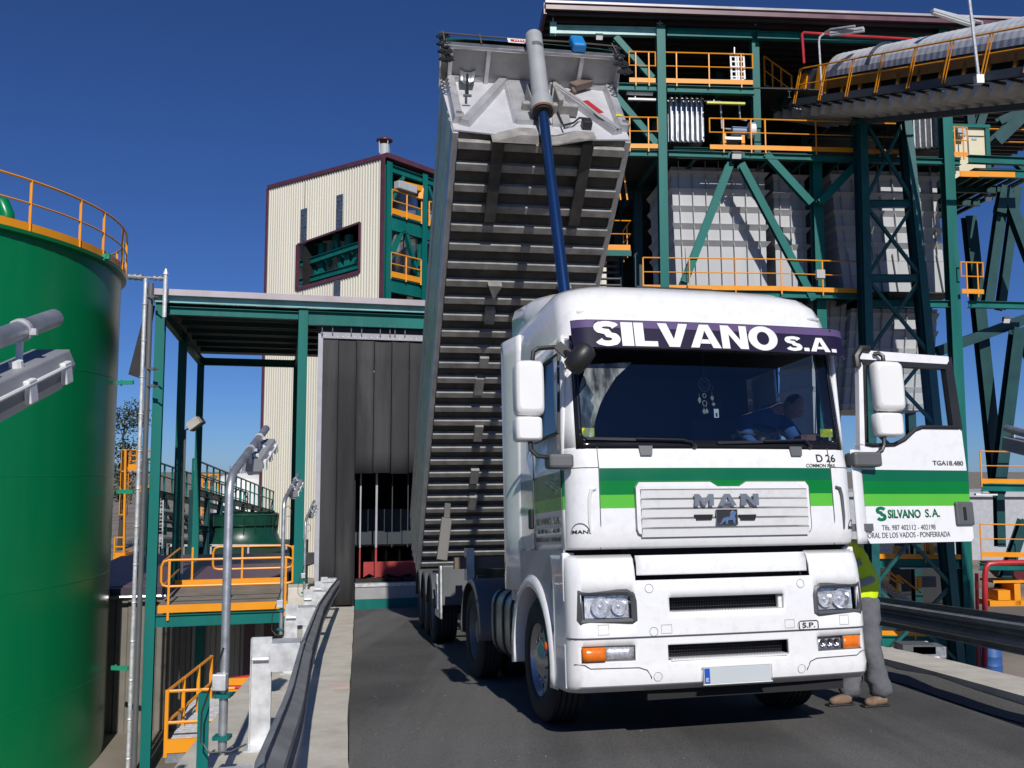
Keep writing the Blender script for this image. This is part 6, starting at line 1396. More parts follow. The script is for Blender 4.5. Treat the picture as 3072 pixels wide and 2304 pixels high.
# roof
sL = hs(1640, 20, -.5)[0]; zR0 = hs(1640, 31, -.5)[1]; zR1 = hs(1640, 8, -.5)[1]; sRt = sL+25
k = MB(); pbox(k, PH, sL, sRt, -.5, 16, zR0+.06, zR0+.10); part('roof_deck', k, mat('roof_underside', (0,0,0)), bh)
k = MB(); pbox(k, PH, sL-.04, sRt, -.62, -.5, zR0, zR1-.08); part('fascia', k, PURP, bh)
k = MB(); pbox(k, PH, sL-.06, sRt, -.68, -.45, zR1-.08, zR1); part('flashing', k, mat('pale_purple_flashing', (0,0,0)), bh)
k = MB(); pbox(k, PH, sL-.1, sL, -.5, 16, zR0-.12, zR1); part('verge', k, PURP, bh)
for j in range(34): k = MB(); pbox(k, PH, sL+.05, sRt, -.4+j*.5, -.28+j*.5, zR0-.06, zR0+.058); part('deck_rib', k, mat('deck_rib', (.03,.022,.028), .6), bh)
# columns
C1 = vcol(1980, 80, None); C3 = vcol(2822, 60, None, w=.36)
for px in (2262,): vcol(px, 95, 470, .3, .26)
vcol(2445, 450, None, .5, .34); vcol(2560, 330, 470, .6, .2)
s1669 = hs(1669,92)[0]; k = MB(); k.ibeam(H(1659,70), H(1659,104), .22,.22, up=PH.n); part('column', k, TEALW, bh)
for p, q_, w, h in (((1668,91),(1979,98),.2,.30),((2001,99),(2254,106),.2,.28),((2272,107),(2885,125),.2,.26),((1828,261),(1978,265),.2,.25),((2002,268),(2262,275),.2,.25),((1868,460),(1978,462),.2,.22),((2006,462),(2880,488),.2,.20),((2020,448),(2140,450),.2,.1),((2030,880),(2592,887),.2,.24),((2598,911),(2876,913),.2,.24),((2905,913),(3110,918),.2,.24),((2620,1688),(2912,1690),.2,.30),((2940,1700),(3110,1702),.2,.24),((2630,1922),(2912,1925),.2,.34),((2905,478),(3110,486),.2,.28),((2945,1462),(3110,1464),.2,.24)):
    B2('beam', p, q_, w, h, 0.0 if p[0] != 1668 else 0, TEALW if p[0] == 1668 else TEAL)
for px in (1659, 1979, 2266): k = MB(); k.bar(H(px,76,.1), H(px,48,.1), .05); k.bar(H(px-9,70,.1), H(px+9,70,.1), .04); part('hanger', k, GALVL, bh)
# inner frames behind (dark interior)
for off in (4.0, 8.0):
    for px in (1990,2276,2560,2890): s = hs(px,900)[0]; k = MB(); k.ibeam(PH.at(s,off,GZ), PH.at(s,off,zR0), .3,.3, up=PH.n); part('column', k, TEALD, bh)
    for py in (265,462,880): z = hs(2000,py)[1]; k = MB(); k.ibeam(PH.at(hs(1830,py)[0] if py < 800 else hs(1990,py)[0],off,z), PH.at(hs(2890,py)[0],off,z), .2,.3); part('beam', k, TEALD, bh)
for py, a in ((265,1828),(462,1868),(880,1900)):
    z = hs(2000,py)[1]; k = MB(); pbox(k, PH, hs(a,py)[0], hs(2890,py)[0], .15, 12, z+.16, z+.20); part('floor_deck', k, mat('dark_grating', (.03,.03,.03), .7), bh)
    for s in range(8): 
        k = MB(); s0 = hs(a,py)[0]+s*1.3; k.ibeam(PH.at(s0,.2,z), PH.at(s0,11,z), .12,.24); part('joist', k, TEALD, bh)
k = MB(); pbox(k, PH, hs(2012,300)[0], hs(2890,300)[0], 13, 13.2, hs(2000,880)[1], zR0); pbox(k, PH, hs(1700,300)[0], hs(2012,300)[0], 14.2, 14.4, hs(2000,300)[1], zR0); part('dark_back_wall', k, DARK, bh)
k = MB(); pbox(k, PH, hs(2560,1700)[0], hs(3200,1700)[0], 7, 7.2, GZ, hs(2700,1668)[1]); part('dark_back_wall', k, mat('dark_backdrop', (.02,.022,.022), .7), bh)  # added dark backdrop, its black painted in for the unlit lower floors
# braces
for p, q_, w in (((1846,112),(1957,236),.22),((1832,272),(1968,432),.22),((2190,492),(2052,848),.26),((2222,492),(2382,792),.26),((2382,792),(2440,900),.26),((2296,462),(2432,610),.26),((2590,470),(2458,610),.26)):
    k = MB(); k.ibeam(H(*p,.02), H(*q_,.02), w, w*.8, up=PH.n); part('brace', k, TEAL, bh)
k = MB(); k.prism([H(2180,474,-.1),H(2238,474,-.1),H(2232,455,-.1),H(2188,455,-.1)], PH.n*.1); part('gusset', k, TEAL, bh)
# railings with toe boards
def rl(x0, x1, py0, py1, off=-.12, h=1.1, sp=1.5, hoop=False, toe=.16, par=bh):
    return rail(par, [H(x0,py0,off), H(x1,py1,off)], h=h, toe=toe, sp=sp, r=.024, hoop=hoop)
rl(1888,1967,246,248,sp=3,hoop=True); rl(1996,2259,248,254,hoop=True); rl(1862,1974,444,445,hoop=True,sp=1.2); rl(2130,2296,447,450,hoop=True,sp=1.4); rl(2297,2600,450,458); rl(2565,2705,460,462); rl(1930,2345,868,872); rl(2346,2592,872,880)
rl(2886,2952,880,882,off=-.4,hoop=True,sp=.6); rl(2853,2905,468,470,off=1.0,hoop=True,sp=.6,par=bh); rl(2637,2915,1676,1678,sp=2); rl(2945,3110,1670,1672,sp=1.6); rl(2630,2862,1906,1910,sp=1.6); rl(2945,3110,1450,1452,sp=1.6); k_ = MB(); k_.bar(H(2880,521,-1.15), H(3045,525,-1.15), .02, .2); part('toe_board', k_, YEL, bh); rl(2925,3080,470,473,off=2.0,toe=.0,sp=1.6)
# projecting side landing
z = hs(2890,534)[1]; k = MB(); pbox(k, PH, hs(2870,534)[0], hs(3050,534,-1.1)[0], -1.1, 5, z-.05, z); part('landing_deck', k, DARK, bh)
for off in (-1.1,.6,2.2,3.8): k = MB(); s0, s1_ = hs(2880,534)[0], hs(3045,534)[0]; k.ibeam(PH.at(s0,off,z-.2), PH.at(s1_,off,z-.2), .14,.28); part('landing_beam', k, TEAL if off < 0 else TEALD, bh)
for j in range(6): k = MB(); s0 = hs(2885,534)[0]+j*.42; k.ibeam(PH.at(s0,-1,z-.12), PH.at(s0,4.9,z-.12), .08,.14); part('landing_joist', k, TEALD, bh)
# raking legs on the right
for p, q_, w, o1 in (((3013,560),(2998,640),.34,0),((3015,575),(3110,830),.36,0),((3010,570),(2962,910),.34,.3),((2906,650),(2993,1480),.42,1.5),((3052,985),(2990,1480),.42,.6),((3056,985),(3110,1120),.34,.6),((2812,1055),(3110,945),.36,1.0),((2985,425),(3110,305),.45,1.8),((2930,395),(2978,250),.3,2),((2900,240),(2910,375),.3,2),((3030,470),(3110,545),.25,1.5),((3078,330),(2995,365),.3,2),((3050,560),(3000,930),.30,1.5),((3072,1560),(2990,1800),.34,1),((2996,1480),(3000,1640),.3,1)):
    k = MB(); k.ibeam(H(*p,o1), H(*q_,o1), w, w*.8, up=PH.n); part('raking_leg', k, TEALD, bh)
# ---- ribbed grey ducts
def duct(label, pxL0, pxR0, py0, pxL1, pxR1, py1, off, dep, rows, cols, name='ribbed_duct', flange=.28, slope=True):
    root = thing(name, label, 'duct', 'ribbed grey flue ducts in the boiler house'); flange *= .5; zh = .17
    sl0_, zt_ = hs(pxL0, py0, off); sr0, _ = hs(pxR0, py0, off); sl1, zb_ = hs(pxL1, py1, off); sr1, _ = hs(pxR1, py1, off)
    L = lambda z: sl0_+(sl1-sl0_)*(zt_-z)/(zt_-zb_); Rr = lambda z: sr0+(sr1-sr0)*(zt_-z)/(zt_-zb_)
    q = MB(); q.prism([PH.at(sl0_,off,zt_),PH.at(sr0,off,zt_),PH.at(sr1,off,zb_),PH.at(sl1,off,zb_)], PH.n*dep); part('casing', q, GREYDUCT, root)
    for py in rows:
        z = hs(pxL0, py, off)[1]; s0, s1_ = L(z), Rr(z); f = flange; q = MB()
        a = [PH.at(s0,off,z-zh),PH.at(s1_,off,z-zh),PH.at(s1_+f,off-f,z),PH.at(s0-f*.6,off-f,z),PH.at(s0,off,z),PH.at(s1_,off,z)]
        q.add(a, [(0,1,2,3)[::-1],(3,2,5,4)[::-1]]); 
        b = [PH.at(s1_,off,z-zh),PH.at(s1_,off+dep,z-zh),PH.at(s1_+f,off+dep,z),PH.at(s1_+f,off-f,z),PH.at(s1_,off,z),PH.at(s1_,off+dep,z)]
        q.add(b, [(0,1,2,3)[::-1],(3,2,5,4)[::-1]])
        c = [PH.at(s0,off,z-zh),PH.at(s0,off+dep,z-zh),PH.at(s0-f,off+dep,z),PH.at(s0-f*.6,off-f,z),PH.at(s0,off,z),PH.at(s0,off+dep,z)]
        q.add(c, [(0,1,2,3),(3,2,5,4)])
        part('stiffener', q, GREYDUCT, root, solid=.012)
    w = (sr0-sl0_)
    for i in range(cols):
        t = (i+.5)/cols; s0 = sl0_+(sr0-sl0_)*t; s1_ = sl1+(sr1-sl1)*t
        q = MB(); q.bar(PH.at(s0,off-.05,zt_+.25), PH.at(s1_,off-.05,zb_), .016, .11, up=PH.n); part('rib', q, GREYDUCT, root)
    return root
duct('large grey ribbed duct between the tall left column and the braced legs', 2013, 2292, 500, 2030, 2302, 860, 1.2, 3.5, [515,568,620,672,722], 7)
duct('shaded grey ribbed duct between the two braced bays', 2320, 2412, 525, 2330, 2425, 880, 1.6, 3.2, [527,580,632,684,735], 3)
duct('grey ribbed duct with a flared foot behind the dark trestle tower', 2490, 2806, 510, 2520, 2830, 780, 1.2, 3.5, [526,579,632,680,728], 8)
du = duct('grey flared duct foot under the ribbed duct, right of the trestle tower', 2520, 2830, 781, 2535, 2852, 880, 1.2, 3.5, [], 7, flange=.2)
duct('tapering grey hopper below the railed floor, seen past the truck roof', 2555, 2812, 925, 2530, 2795, 1230, 1.2, 3.5, [938,992,1045,1105,1161,1211], 7, flange=.12)
duct('dark shaded ribbed duct directly behind the truck roof', 2440, 2540, 900, 2430, 2520, 1300, 1.5, 3.2, [950,1020,1090,1160], 3, flange=.12)
def ubox(label, x0, x1, y0, y1, n):
    root = thing('lagged_box', label, 'duct', 'shiny ribbed boxes on the upper floor'); s0, zt_ = hs(x0,y0,.6); s1_, zb_ = hs(x1,y1,.6); q = MB(); sheet(q, PH, s0, s1_, zb_, zb_, zt_, zt_, off=.6, pitch=(s1_-s0)/n, depth=.10); pbox(q, PH, s0+.02, s1_-.02, .62, 3.2, zb_, zt_); part('casing', q, mat('lagging_aluminium', (.45,.46,.47), .28, metal=.85, var=.15), root)
    for i in range(n): q = MB(); s = s0+(s1_-s0)*(i+.3)/n; pbox(q, PH, s-.012, s+.012, .36, .6, zb_, zt_); part('rib', q, GALVL, root)
ubox('shiny ribbed box behind the tall left column, above the big duct', 2003, 2112, 296, 428, 7); ubox('shiny ribbed box at the right end under the conveyor', 2724, 2832, 328, 448, 6)
# pump skid on the middle floor
pu = thing('pump_skid', 'blue and white pump set behind the yellow rail on the middle floor', 'pump')
q = MB(); q.tube(H(2195,393,.3), H(2240,395,.3), .16, n=12); part('motor', q, mat('motor_blue', (.20,.28,.42), .5), pu); q = MB(); q.tube(H(2246,392,.2), H(2262,392,.2), .28, n=14); part('pump_casing', q, WTANK, pu); q = MB(); pbox(q, PH, hs(2180,410)[0], hs(2232,410)[0], .2, .7, hs(2200,412)[1], hs(2200,404)[1]); part('base_frame', q, GALVL, pu)
q = MB(); q.path([H(2112,303,.5),H(2161,303,.5),H(2166,385,.5),H(2192,388,.5)], .035, n=6); q.path([H(2217,305,.5),H(2220,358,.5),H(2240,362,.5)], .03, n=6); part('pipework', q, GALVL, pu)
for a_ in (2172,2228): q = MB(); q.box(H(a_,422,.3), (.12,.12,.5), (PH.s,PH.n,V((0,0,1)))); part('stand', q, YEL, pu)
dr_ = thing('cable_rack', 'white framed rack hanging on the top floor railing', 'rack')
q = MB()
for px in (2191,2206,2213,2230): q.bar(H(px,162,-.05), H(px+4,238,-.05), .06, .05)
for py in (162,170,185,200,215,230,238): q.bar(H(2191,py,-.05), H(2232,py+1,-.05), .05, .04)
part('frame', q, WTANK, dr_); q = MB(); q.bar(H(2203,142,0), H(2203,165,0), .03); part('hanger', q, GALVL, dr_)
for i, (x0, x1, py, lb_) in enumerate(((1880,1958,280,'tube light under the top left floor edge'),(1884,1968,298,'lower tube light beside the raised body corner'),(2034,2168,471,'long tube light over the big ribbed duct'),(2120,2234,309,'yellowish tube light over the pump set'),(2700,2880,1702,'long pale tube light below the bottom right walkway'),(2925,2990,1482,'short white tube light right of the open door'))):
    t_ = thing('tube_light', lb_, 'light', 'tube lights on the steelwork'); q = MB(); q.box((H(x0,py,.1)+H(x1,py+2,.1))/2, ((H(x1,py,.1)-H(x0,py,.1)).length,.12,.07), (PH.s,PH.n,V((0,0,1)))); part('diffuser', q, WTANK if i != 3 else mat('yellow_tube', (.6,.6,.1), .4), t_); q = MB(); q.bar(H(x0+20,py,.1), H(x0+22,py-10,.1), .02); part('bracket', q, GALV, t_)
for px, py, lb_ in ((2210,464,'square floodlight at the apex of the teal braces'),(2130,0,''),(2966,592,'lit-looking floodlight under the right landing'),(3020,958,'small floodlight on the dark raking beam at right'),(1798,108,'small floodlight by the raised body top corner')):
    if not lb_: continue
    t_ = thing('floodlight', lb_, 'floodlight'); X_ = (PH.s, (PH.n+V((0,0,.5))).normalized(), V((0,-.45,.9)).normalized()); q = MB(); q.box(H(px,py,-.25), (.36,.25,.22) if px == 2210 else (.26,.16,.18), X_); part('housing', q, GREYP, t_, bevel=.02); q = MB(); q.box(H(px,py+5,-.36), (.32,.03,.16) if px == 2210 else (.22,.03,.14), X_); part('lens', q, WTANK, t_)
# red pipework
rdp = thing('fire_main', 'red pipe running under the roof beam and dropping behind the conveyor', 'pipe'); q = MB(); q.path([H(2412,190,-.2),H(2406,103,-.2),H(2410,98,-.2),H(2560,108,-.2),H(2740,118,-.2)], .05, n=8); part('pipe', q, RED, rdp)
rd2 = thing('fire_main', 'red pipe hoop standing right of the open truck door', 'pipe'); q = MB(); q.path([H(2955,2000,-.6),H(2955,1725,-.6),H(2958,1702,-.6),H(2966,1692,-.6),H(2990,1689,-.6),H(3110,1686,-.6)], .09, n=10); q.tube(H(2935,2000,-.6), H(2930,1720,-.6), .06, n=8); part('pipe', q, RED, rd2)
hp_ = thing('hopper', 'dark red steel hopper inside the red pipe hoop', 'hopper'); q = MB(); a, b, c = H(3010,1695,1), H(3110,1695,1), H(3060,1745,1); q.prism([a,b,H(3110,1760,1),c], PH.n*1.5); part('cone', q, mat('dark_red', (.10,.008,.015), .5), hp_)
ym = thing('yellow_machine', 'yellow framed machinery beneath the red hopper', 'machine'); 
for (x0,y0,x1,y1) in ((2965,1800,3110,1818),(2990,1770,3025,1800),(2975,1740,3072,1748),(3040,1750,3055,1815)): 
    q = MB(); a, b = hs(x0,y1,.2), hs(x1,y0,.2); pbox(q, PH, a[0], b[0], .1, .9, a[1], b[1]); part('frame', q, YEL, ym)
# equipment on the low floors, right
lw = thing('low_machinery', 'yellow and grey machine parts standing on the low right walkway', 'machine')
for (x0,y0,x1,y1,m) in ((2694,1640,2704,1672,YEL),(2786,1628,2796,1674,YEL),(2830,1630,2838,1672,YEL),(2645,1640,2672,1652,WTANK),(2700,1650,2712,1660,GALVL),(2815,1640,2826,1660,GREYDUCT),(2760,1655,2785,1668,GREYP)):
    q = MB(); a, b = hs(x0,y1,.5), hs(x1,y0,.5); pbox(q, PH, a[0], b[0], .4, .8, a[1], b[1]); part('casing', q, m, lw)
stc = thing('stair', 'yellow railed stairs below the low right walkway, past the worker', 'stair')
for (p, q_) in (((2640,1712),(2688,1745)),((2692,1725),(2762,1778)),((2640,1738),(2700,1778)),((2692,1725),(2692,1775)),((2640,1855),(2700,1880)),((2662,1710),(2710,1750))): k = MB(); k.tube(H(*p,.5), H(*q_,.5), .035, n=6); part('handrail', k, YEL, stc)
for j in range(9): k = MB(); p = H(2640+j*9,1745+j*7,1.0); k.box(p, (.25,.8,.04), (PH.s,PH.n,V((0,0,1)))); part('tread', k, GALV, stc)
fr_ = thing('control_panel', 'small grey panel in a yellow frame under the walkway', 'cabinet'); q = MB(); a, b = hs(2765,1762,.3), hs(2808,1730,.3); pbox(q, PH, a[0], b[0], .3, .5, a[1], b[1]); part('panel', q, GREYP, fr_); q = MB(); 
for py in (1732,1740,1748,1756,1764): q.bar(H(2746,py,.2), H(2764,py,.2), .05)
q.bar(H(2758,1730,.2), H(2758,1764,.2), .12); part('frame', q, YEL, fr_)
sb_ = thing('switch_box', 'small grey switch box on the railing by the trestle tower', 'box'); q = MB(); q.box(H(2460,823,-.1), (.30,.18,.30), (PH.s,PH.n,V((0,0,1)))); part('box', q, GREYDUCT, sb_, bevel=.01)
# cream cabin on the right landing
cbn = thing('cabin', 'cream cabin with a teal frame and wall air conditioner on the right landing', 'cabin')
s0, z1 = hs(2852,383,1.5); s1_, z0 = hs(2958,472,1.5); q = MB(); pbox(q, PH, s0, s1_, 1.5, 4.5, z0-.9, z1); part('wall', q, mat('cream_panel', (.66,.60,.42), .5, var=.04), cbn)
q = MB(); pbox(q, PH, s0-.05, s1_+.16, 1.4, 4.6, z1, z1+.12); pbox(q, PH, s1_-.02, s1_+.14, 1.42, 1.52, z0-.9, z1); part('frame', q, TEAL, cbn); q = MB(); pbox(q, PH, s0+.1, s0+.42, 1.2, 1.5, z1-.42, z1-.12); part('air_conditioner', q, GREYDUCT, cbn, bevel=.02)
q = MB(); pbox(q, PH, s0+.62, s0+.66, 1.47, 1.5, z0, z1-.3); pbox(q, PH, s0+.66, s1_-.05, 1.47, 1.5, z1-.32, z1-.29); dr2 = part('door_edge', q, GREYP, cbn); q = MB(); pbox(q, PH, s0+.8, s0+.98, 1.47, 1.5, z1-.45, z1-.37); part('label_plate', q, mat('pale_blue_plate', (.4,.5,.6), .5), cbn)
# stair tower left of the big duct (seen between body and cab)
st_ = thing('stair_tower', 'small landing with yellow railing and open stairs between the raised body and the boiler house', 'stair')
Lz = H(1830,750,2.0).z; sA0, sA1 = hs(1815,750,2)[0], hs(1893,750,2)[0]
rail(st_, [PH.at(sA0,2,Lz), PH.at(sA1,2,Lz), PH.at(sA1,3.4,Lz)], h=1.1, toe=.2, sp=.9); k = MB(); pbox(k, PH, sA0-.6, sA1, 2, 3.6, Lz-.06, Lz); k2 = part('landing', k, GREYP, st_); k = MB(); pbox(k, PH, sA0-.6, sA1, 1.95, 2.0, Lz-.22, Lz-.02); part('edge_beam', k, TEAL, st_)
for dx in (0,.95):
    k = MB(); k.bar(PH.at(sA0-.35+dx,2.1,Lz-2.6), PH.at(sA0-.15+dx,3.2,Lz-.1), .06, .22); part('stringer', k, DARK, st_)
for j in range(9): k = MB(); t = j/9; k.box(PH.at(sA0+.22,2.1+1.1*t,Lz-2.5+2.4*t), (.95,.24,.04), (PH.s,PH.n,V((0,0,1)))); part('tread', k, GREYP, st_)
for dx in (-.4,1.25): k = MB(); k.ibeam(PH.at(sA0+dx,2.4,GZ), PH.at(sA0+dx,2.4,Lz-.05 if dx > 0 else Lz+6), .16,.16, up=PH.n); part('column', k, TEALD, st_)
k = MB(); 
for px in (1848,1868): k.bar(H(px,495,1.2), H(px+14,600,1.2), .05)
k.bar(H(1846,500,1.2), H(1826,600,1.2), .12); part('safety_rails', k, YEL, st_)
fb_ = thing('far_building', 'distant cream clad building glimpsed below the stair landing', 'building'); PF = Plane(at(1850,820,60).x, 60, 15); q = MB(); a = PF.sz(1780,900)[0]; b = PF.sz(1905,900)[0]; z_ = PF.sz(1830,795)[1]; sheet(q, PF, a, b, GZ, GZ, z_+.6, z_-1.2, pitch=.35, depth=.08); part('wall', q, CREAM, fb_); q = MB(); q.bar(PF.at(a,-.1,z_+.65), PF.at(b,-.1,z_-1.15), .15, .2, up=PF.n); part('trim', q, PURP, fb_)
# ---- conveyor gallery
cv = thing('conveyor_gallery', 'inclined conveyor under a corrugated hood with yellow railed walkway', 'conveyor')
W0 = at(2306,318,33.2); W1 = at(3072,214,23.0); cd_ = (W1-W0).normalized(); 
W1 = W1 + cd_*14.0; W0 = W0.copy(); LC = (W1-W0).length; sd2_ = V((cd_.y,-cd_.x,0)).normalized(); sd2_ = -sd2_ if sd2_.x < 0 else sd2_; un = sd2_.cross(cd_); un = -un if un.z < 0 else un
def K(l, a, b): return W0 + cd_*l + sd2_*a + un*b
XC = (sd2_, cd_, un)
q = MB(); q.box(K(LC/2,0,0), (.10,LC,.24), XC); part('stringer', q, mat('conveyor_dark_steel', (.05,.06,.07), .5), cv)
q = MB(); q.box(K(LC/2,2.6,0), (.10,LC,.24), XC); part('stringer', q, mat('conveyor_dark_steel', (0,0,0)), cv)
q = MB(); q.box(K(LC/2+1,.48,.0), (.86,LC-2,.04), XC); part('walkway', q, mat('dark_grating', (0,0,0)), cv)
n_ = int(LC/.55); q = MB(); pts = []
for i in range(n_):
    l = i*LC/n_; dl = LC/n_
    for a in (.05, 2.55): pts += [K(l,a,-.14), K(l+dl*.55,a,-.14), K(l+dl*.62,a,-.50), K(l+dl*.98,a,-.22)]
for i in range(n_):
    b0 = i*8; q.add(pts[b0:b0+8], [(0,1,5,4),(1,2,6,5),(2,3,7,6),(0,3,2,1)], 0)
part('soffit_sheet', q, mat('soffit_steel', (.42,.43,.44), .5, metal=.2, var=.2), cv)
q = MB(); q.box(K(LC/2+1.5,1.5,-.60), (.14,LC-3,.18), XC); part('return_channel', q, mat('conveyor_dark_steel', (0,0,0)), cv)
l0 = 2.0
q = MB(); hr = .74; HC = (1.55, 1.12); N = 14; ribs = int((LC-l0)/.13); vs = []
for i in range(ribs+1):
    l = l0+(LC-l0)*i/ribs; r_ = hr+(.010 if i%2 else 0)
    for j in range(N+1): t = math.pi*(j/N)*1.16-.25; vs.append(K(l, HC[0]-r_*math.cos(t), HC[1]+r_*math.sin(t)))
q.add(vs, [(i*(N+1)+j, (i+1)*(N+1)+j, (i+1)*(N+1)+j+1, i*(N+1)+j+1) for i in range(ribs) for j in range(N)], 0, False); part('hood', q, mat('hood_galvanised', (.62,.64,.66), .5, metal=.25, var=.15, scale=2), cv)
q = MB(); q.add([K(l0,HC[0]-hr*math.cos(math.pi*j/12),HC[1]+hr*math.sin(math.pi*j/12)) for j in range(13)], [tuple(range(13))]); part('hood_end', q, GALV, cv)
for l in (4.2, LC-13.2): 
    q = MB(); q.path([K(l,HC[0]-(hr+.035)*math.cos(t),HC[1]+(hr+.035)*math.sin(t)) for t in [j*.26 for j in range(13)]], .07, n=6); part('hood_band', q, mat('navy_band', (.02,.025,.05), .4), cv)
q = MB(); q.box(K((LC+l0)/2,HC[0]-.62,.72), (.06,LC-l0,.34), XC); part('side_plate', q, mat('ochre_plate', (.28,.12,.012), .5, var=.15), cv)
q = MB(); q.box(K((LC+l0)/2,HC[0]-.60,.28), (.06,LC-l0,.14), XC); part('side_plate', q, mat('ochre_plate', (0,0,0)), cv)
q = MB(); q.box(K((LC+l0)/2,HC[0]+.2,.5), (1.1,LC-l0,.3), XC); part('belt_frame', q, DARK, cv)
for i in range(int((LC-l0)/.9)): q = MB(); q.box(K(l0+i*.9,HC[0]-.61,.5), (.08,.10,.5), XC); part('idler_bracket', q, mat('ochre_plate', (0,0,0)), cv)
Z_ = V((0,0,1)); l1 = 1.6
q = MB(); q.tube(K(l1,.0,1.15), K(LC,.0,1.15), .028, n=8); q.tube(K(l1,0,.6), K(LC,0,.6), .02, n=6); part('handrail', q, YEL, cv)
nn_ = int((LC-l1)/1.35)
for i in range(nn_+1):
    l = l1+(LC-l1)*i/nn_; q = MB(); p = K(l,-.06,-.05); p2 = K(l,-.0,1.15); q.bar(p, p2, .035, .03); q.bar(K(l+.10,-.06,-.05), K(l+.10,0,1.15), .025, .02); part('rail_post', q, YEL, cv)
# access steps at the foot of the walkway
sp2 = [at(2292,170,36.5), at(2372,228,36.2)]; 
as_ = thing('access_stair', 'short yellow-railed steps joining the boiler house floor to the conveyor walkway', 'stair')
q = MB(); a, b = at(2292,168,33.0), at(2374,227,32.8); q.tube(a, b, .03, n=6)
for t in (0,.3,.62,1): p = a.lerp(b,t); q.bar(p, p-V((0,0,1.15)), .05, .03); q.bar(p+V((.02,.0,-.0)), p-V((-.02,0,1.1)), .03)
q.tube(a-V((0,0,.55)), b-V((0,0,.55)), .02, n=6); part('handrail', q, YEL, as_)
for j in range(8): t = j/8; q = MB(); p = (a.lerp(b,t))-V((-.55,-.4,1.12)); q.box(p, (.95,.30,.04)); part('tread', q, GALVL, as_)
q = MB(); q.bar(a-V((0,0,1.2)), b-V((0,0,1.25)), .05, .24); part('stringer', q, GREYP, as_)
hdh = thing('drive_housing', 'dark head box with yellow side plates at the top of the conveyor', 'machine'); q = MB(); q.box(K(1.2,1.62,.8), (1.4,1.4,1.1), XC); part('box', q, GREYP, hdh, bevel=.05); q = MB(); q.box(K(1.75,.88,.9), (.06,.6,1.0), XC); q2 = part('side_plate', q, YEL, hdh); q = MB(); q.box(K(.7,.88,.8), (.06,.35,.8), XC); part('side_plate', q, YEL, hdh)
# lamps on the conveyor
def clamp(px0, py0, px1, py1, top, Y, lb_, horiz):
    root = thing('lamp_post', lb_, 'lamp', 'lamps along the conveyor walkway'); b = at(px0,py0,Y); t = at(px1,py1,Y); q = MB()
    pts = [b, t]
    if horiz: e = at(2565,78,Y-1.0); pts = [b, t-V((0,0,.25)), t+V((.03,-.02,-.08)), t+V((.18,-.1,.02)), at(2492,88,Y-.4), e]
    q.path(pts, .035, n=8); part('pole', q, GALVL, root); q = MB(); q.box(b, (.18,.15,.22)); part('foot', q, GALVL, root)
    return root
lm1 = clamp(2467,296,2456,105,0,30.6,'bent white lamp pole at the upper end of the conveyor walkway', True)
def lumi(root, a, b, Y0, Y1): 
    p, r_ = at(*a,Y0), at(*b,Y1); q = MB(); q.bar(p, r_, .17, .10); o = part('luminaire', q, GREYDUCT, root, bevel=.02); q = MB(); q.bar(p-Z_*.07, r_-Z_*.07, .12, .05); part('diffuser', q, mat('diffuser', (0,0,0)), o)
lumi(lm1, (2490,100), (2592,86), 30.3, 29.6)
lm2 = thing('lamp_post', 'tall white lamp pole at the right edge beside the conveyor hood', 'lamp', 'lamps along the conveyor walkway'); q = MB(); b = K(LC-15.3,-.15,-.1); t = b+V((-.55,-.2,6.2)); q.path([b, t], .042, n=8); part('pole', q, GALVL, lm2); q = MB(); q.box(b, (.2,.18,.24)); part('foot', q, GALVL, lm2)
lm3 = thing('twin_tube_lamp', 'grey double tube lamp sticking out above the conveyor against the sky', 'lamp', 'lamps along the conveyor walkway'); 
q = MB(); q.path([at(2800,28,27),at(2925,62,27.3),at(2945,66,27.4),at(2952,100,27.5)], .04, n=8); part('arm', q, GALVL, lm3); lumi(lm3, (2796,32), (2920,72), 26.8, 27.2)
lm4 = thing('yard_lamp', 'grey lamp on a short pipe entering at the right edge', 'lamp'); Y4 = 9.6; q = MB(); e_ = at(3120,1312,Y4); q.path([at(3018,1285,Y4+.5), e_, e_+V((.3,0,-.1)), e_+V((.38,0,-.4)), e_+V((.38,0,-3.2))], .042, n=10); part('pole', q, GALV, lm4)
q = MB(); q.bar(at(3028,1330,Y4+.5), at(3120,1352,Y4), .18, .15); lu_ = part('luminaire', q, mat('luminaire_grey', (0,0,0)), lm4, bevel=.01); q = MB(); q.bar(at(3040,1300,Y4+.45), at(3040,1322,Y4+.45), .03); part('hanger', q, GALVL, lu_)
# ---- trestle tower
tt = thing('trestle_tower', 'teal lattice tower standing shaded under the conveyor', 'tower')
Yt_ = 30.7; cL = at(2586,340,Yt_); cR = at(2718,340,Yt_); bL = at(2620,1560,Yt_); bR = at(2838,1560,Yt_)
def ext(a, b, z): t = (a.z-z)/(a.z-b.z); return a+(b-a)*t
cLb, cRb = ext(cL,bL,GZ), ext(cR,bR,GZ)
dY = V((0,.42,0))
for a, b in ((cL,cLb),(cR,cRb)):
    for d_ in (V((0,0,0)), dY): q = MB(); q.ibeam(a+d_, b+d_, .26,.26, up=(0,1,0)); part('leg', q, TEALD if d_.y else mat('trestle_teal_shaded', (.003,.085,.085), .45, var=.2), tt)  # leg colours darkened to carry the conveyor's shadow
lv = [352,612,835,1060,1280,1500,1760,1990]
def onleg(py, a, b):
    z_ = at(2700,py,Yt_).z; return ext(a,b,z_)
TT = mat('trestle_teal_shaded', (0,0,0))
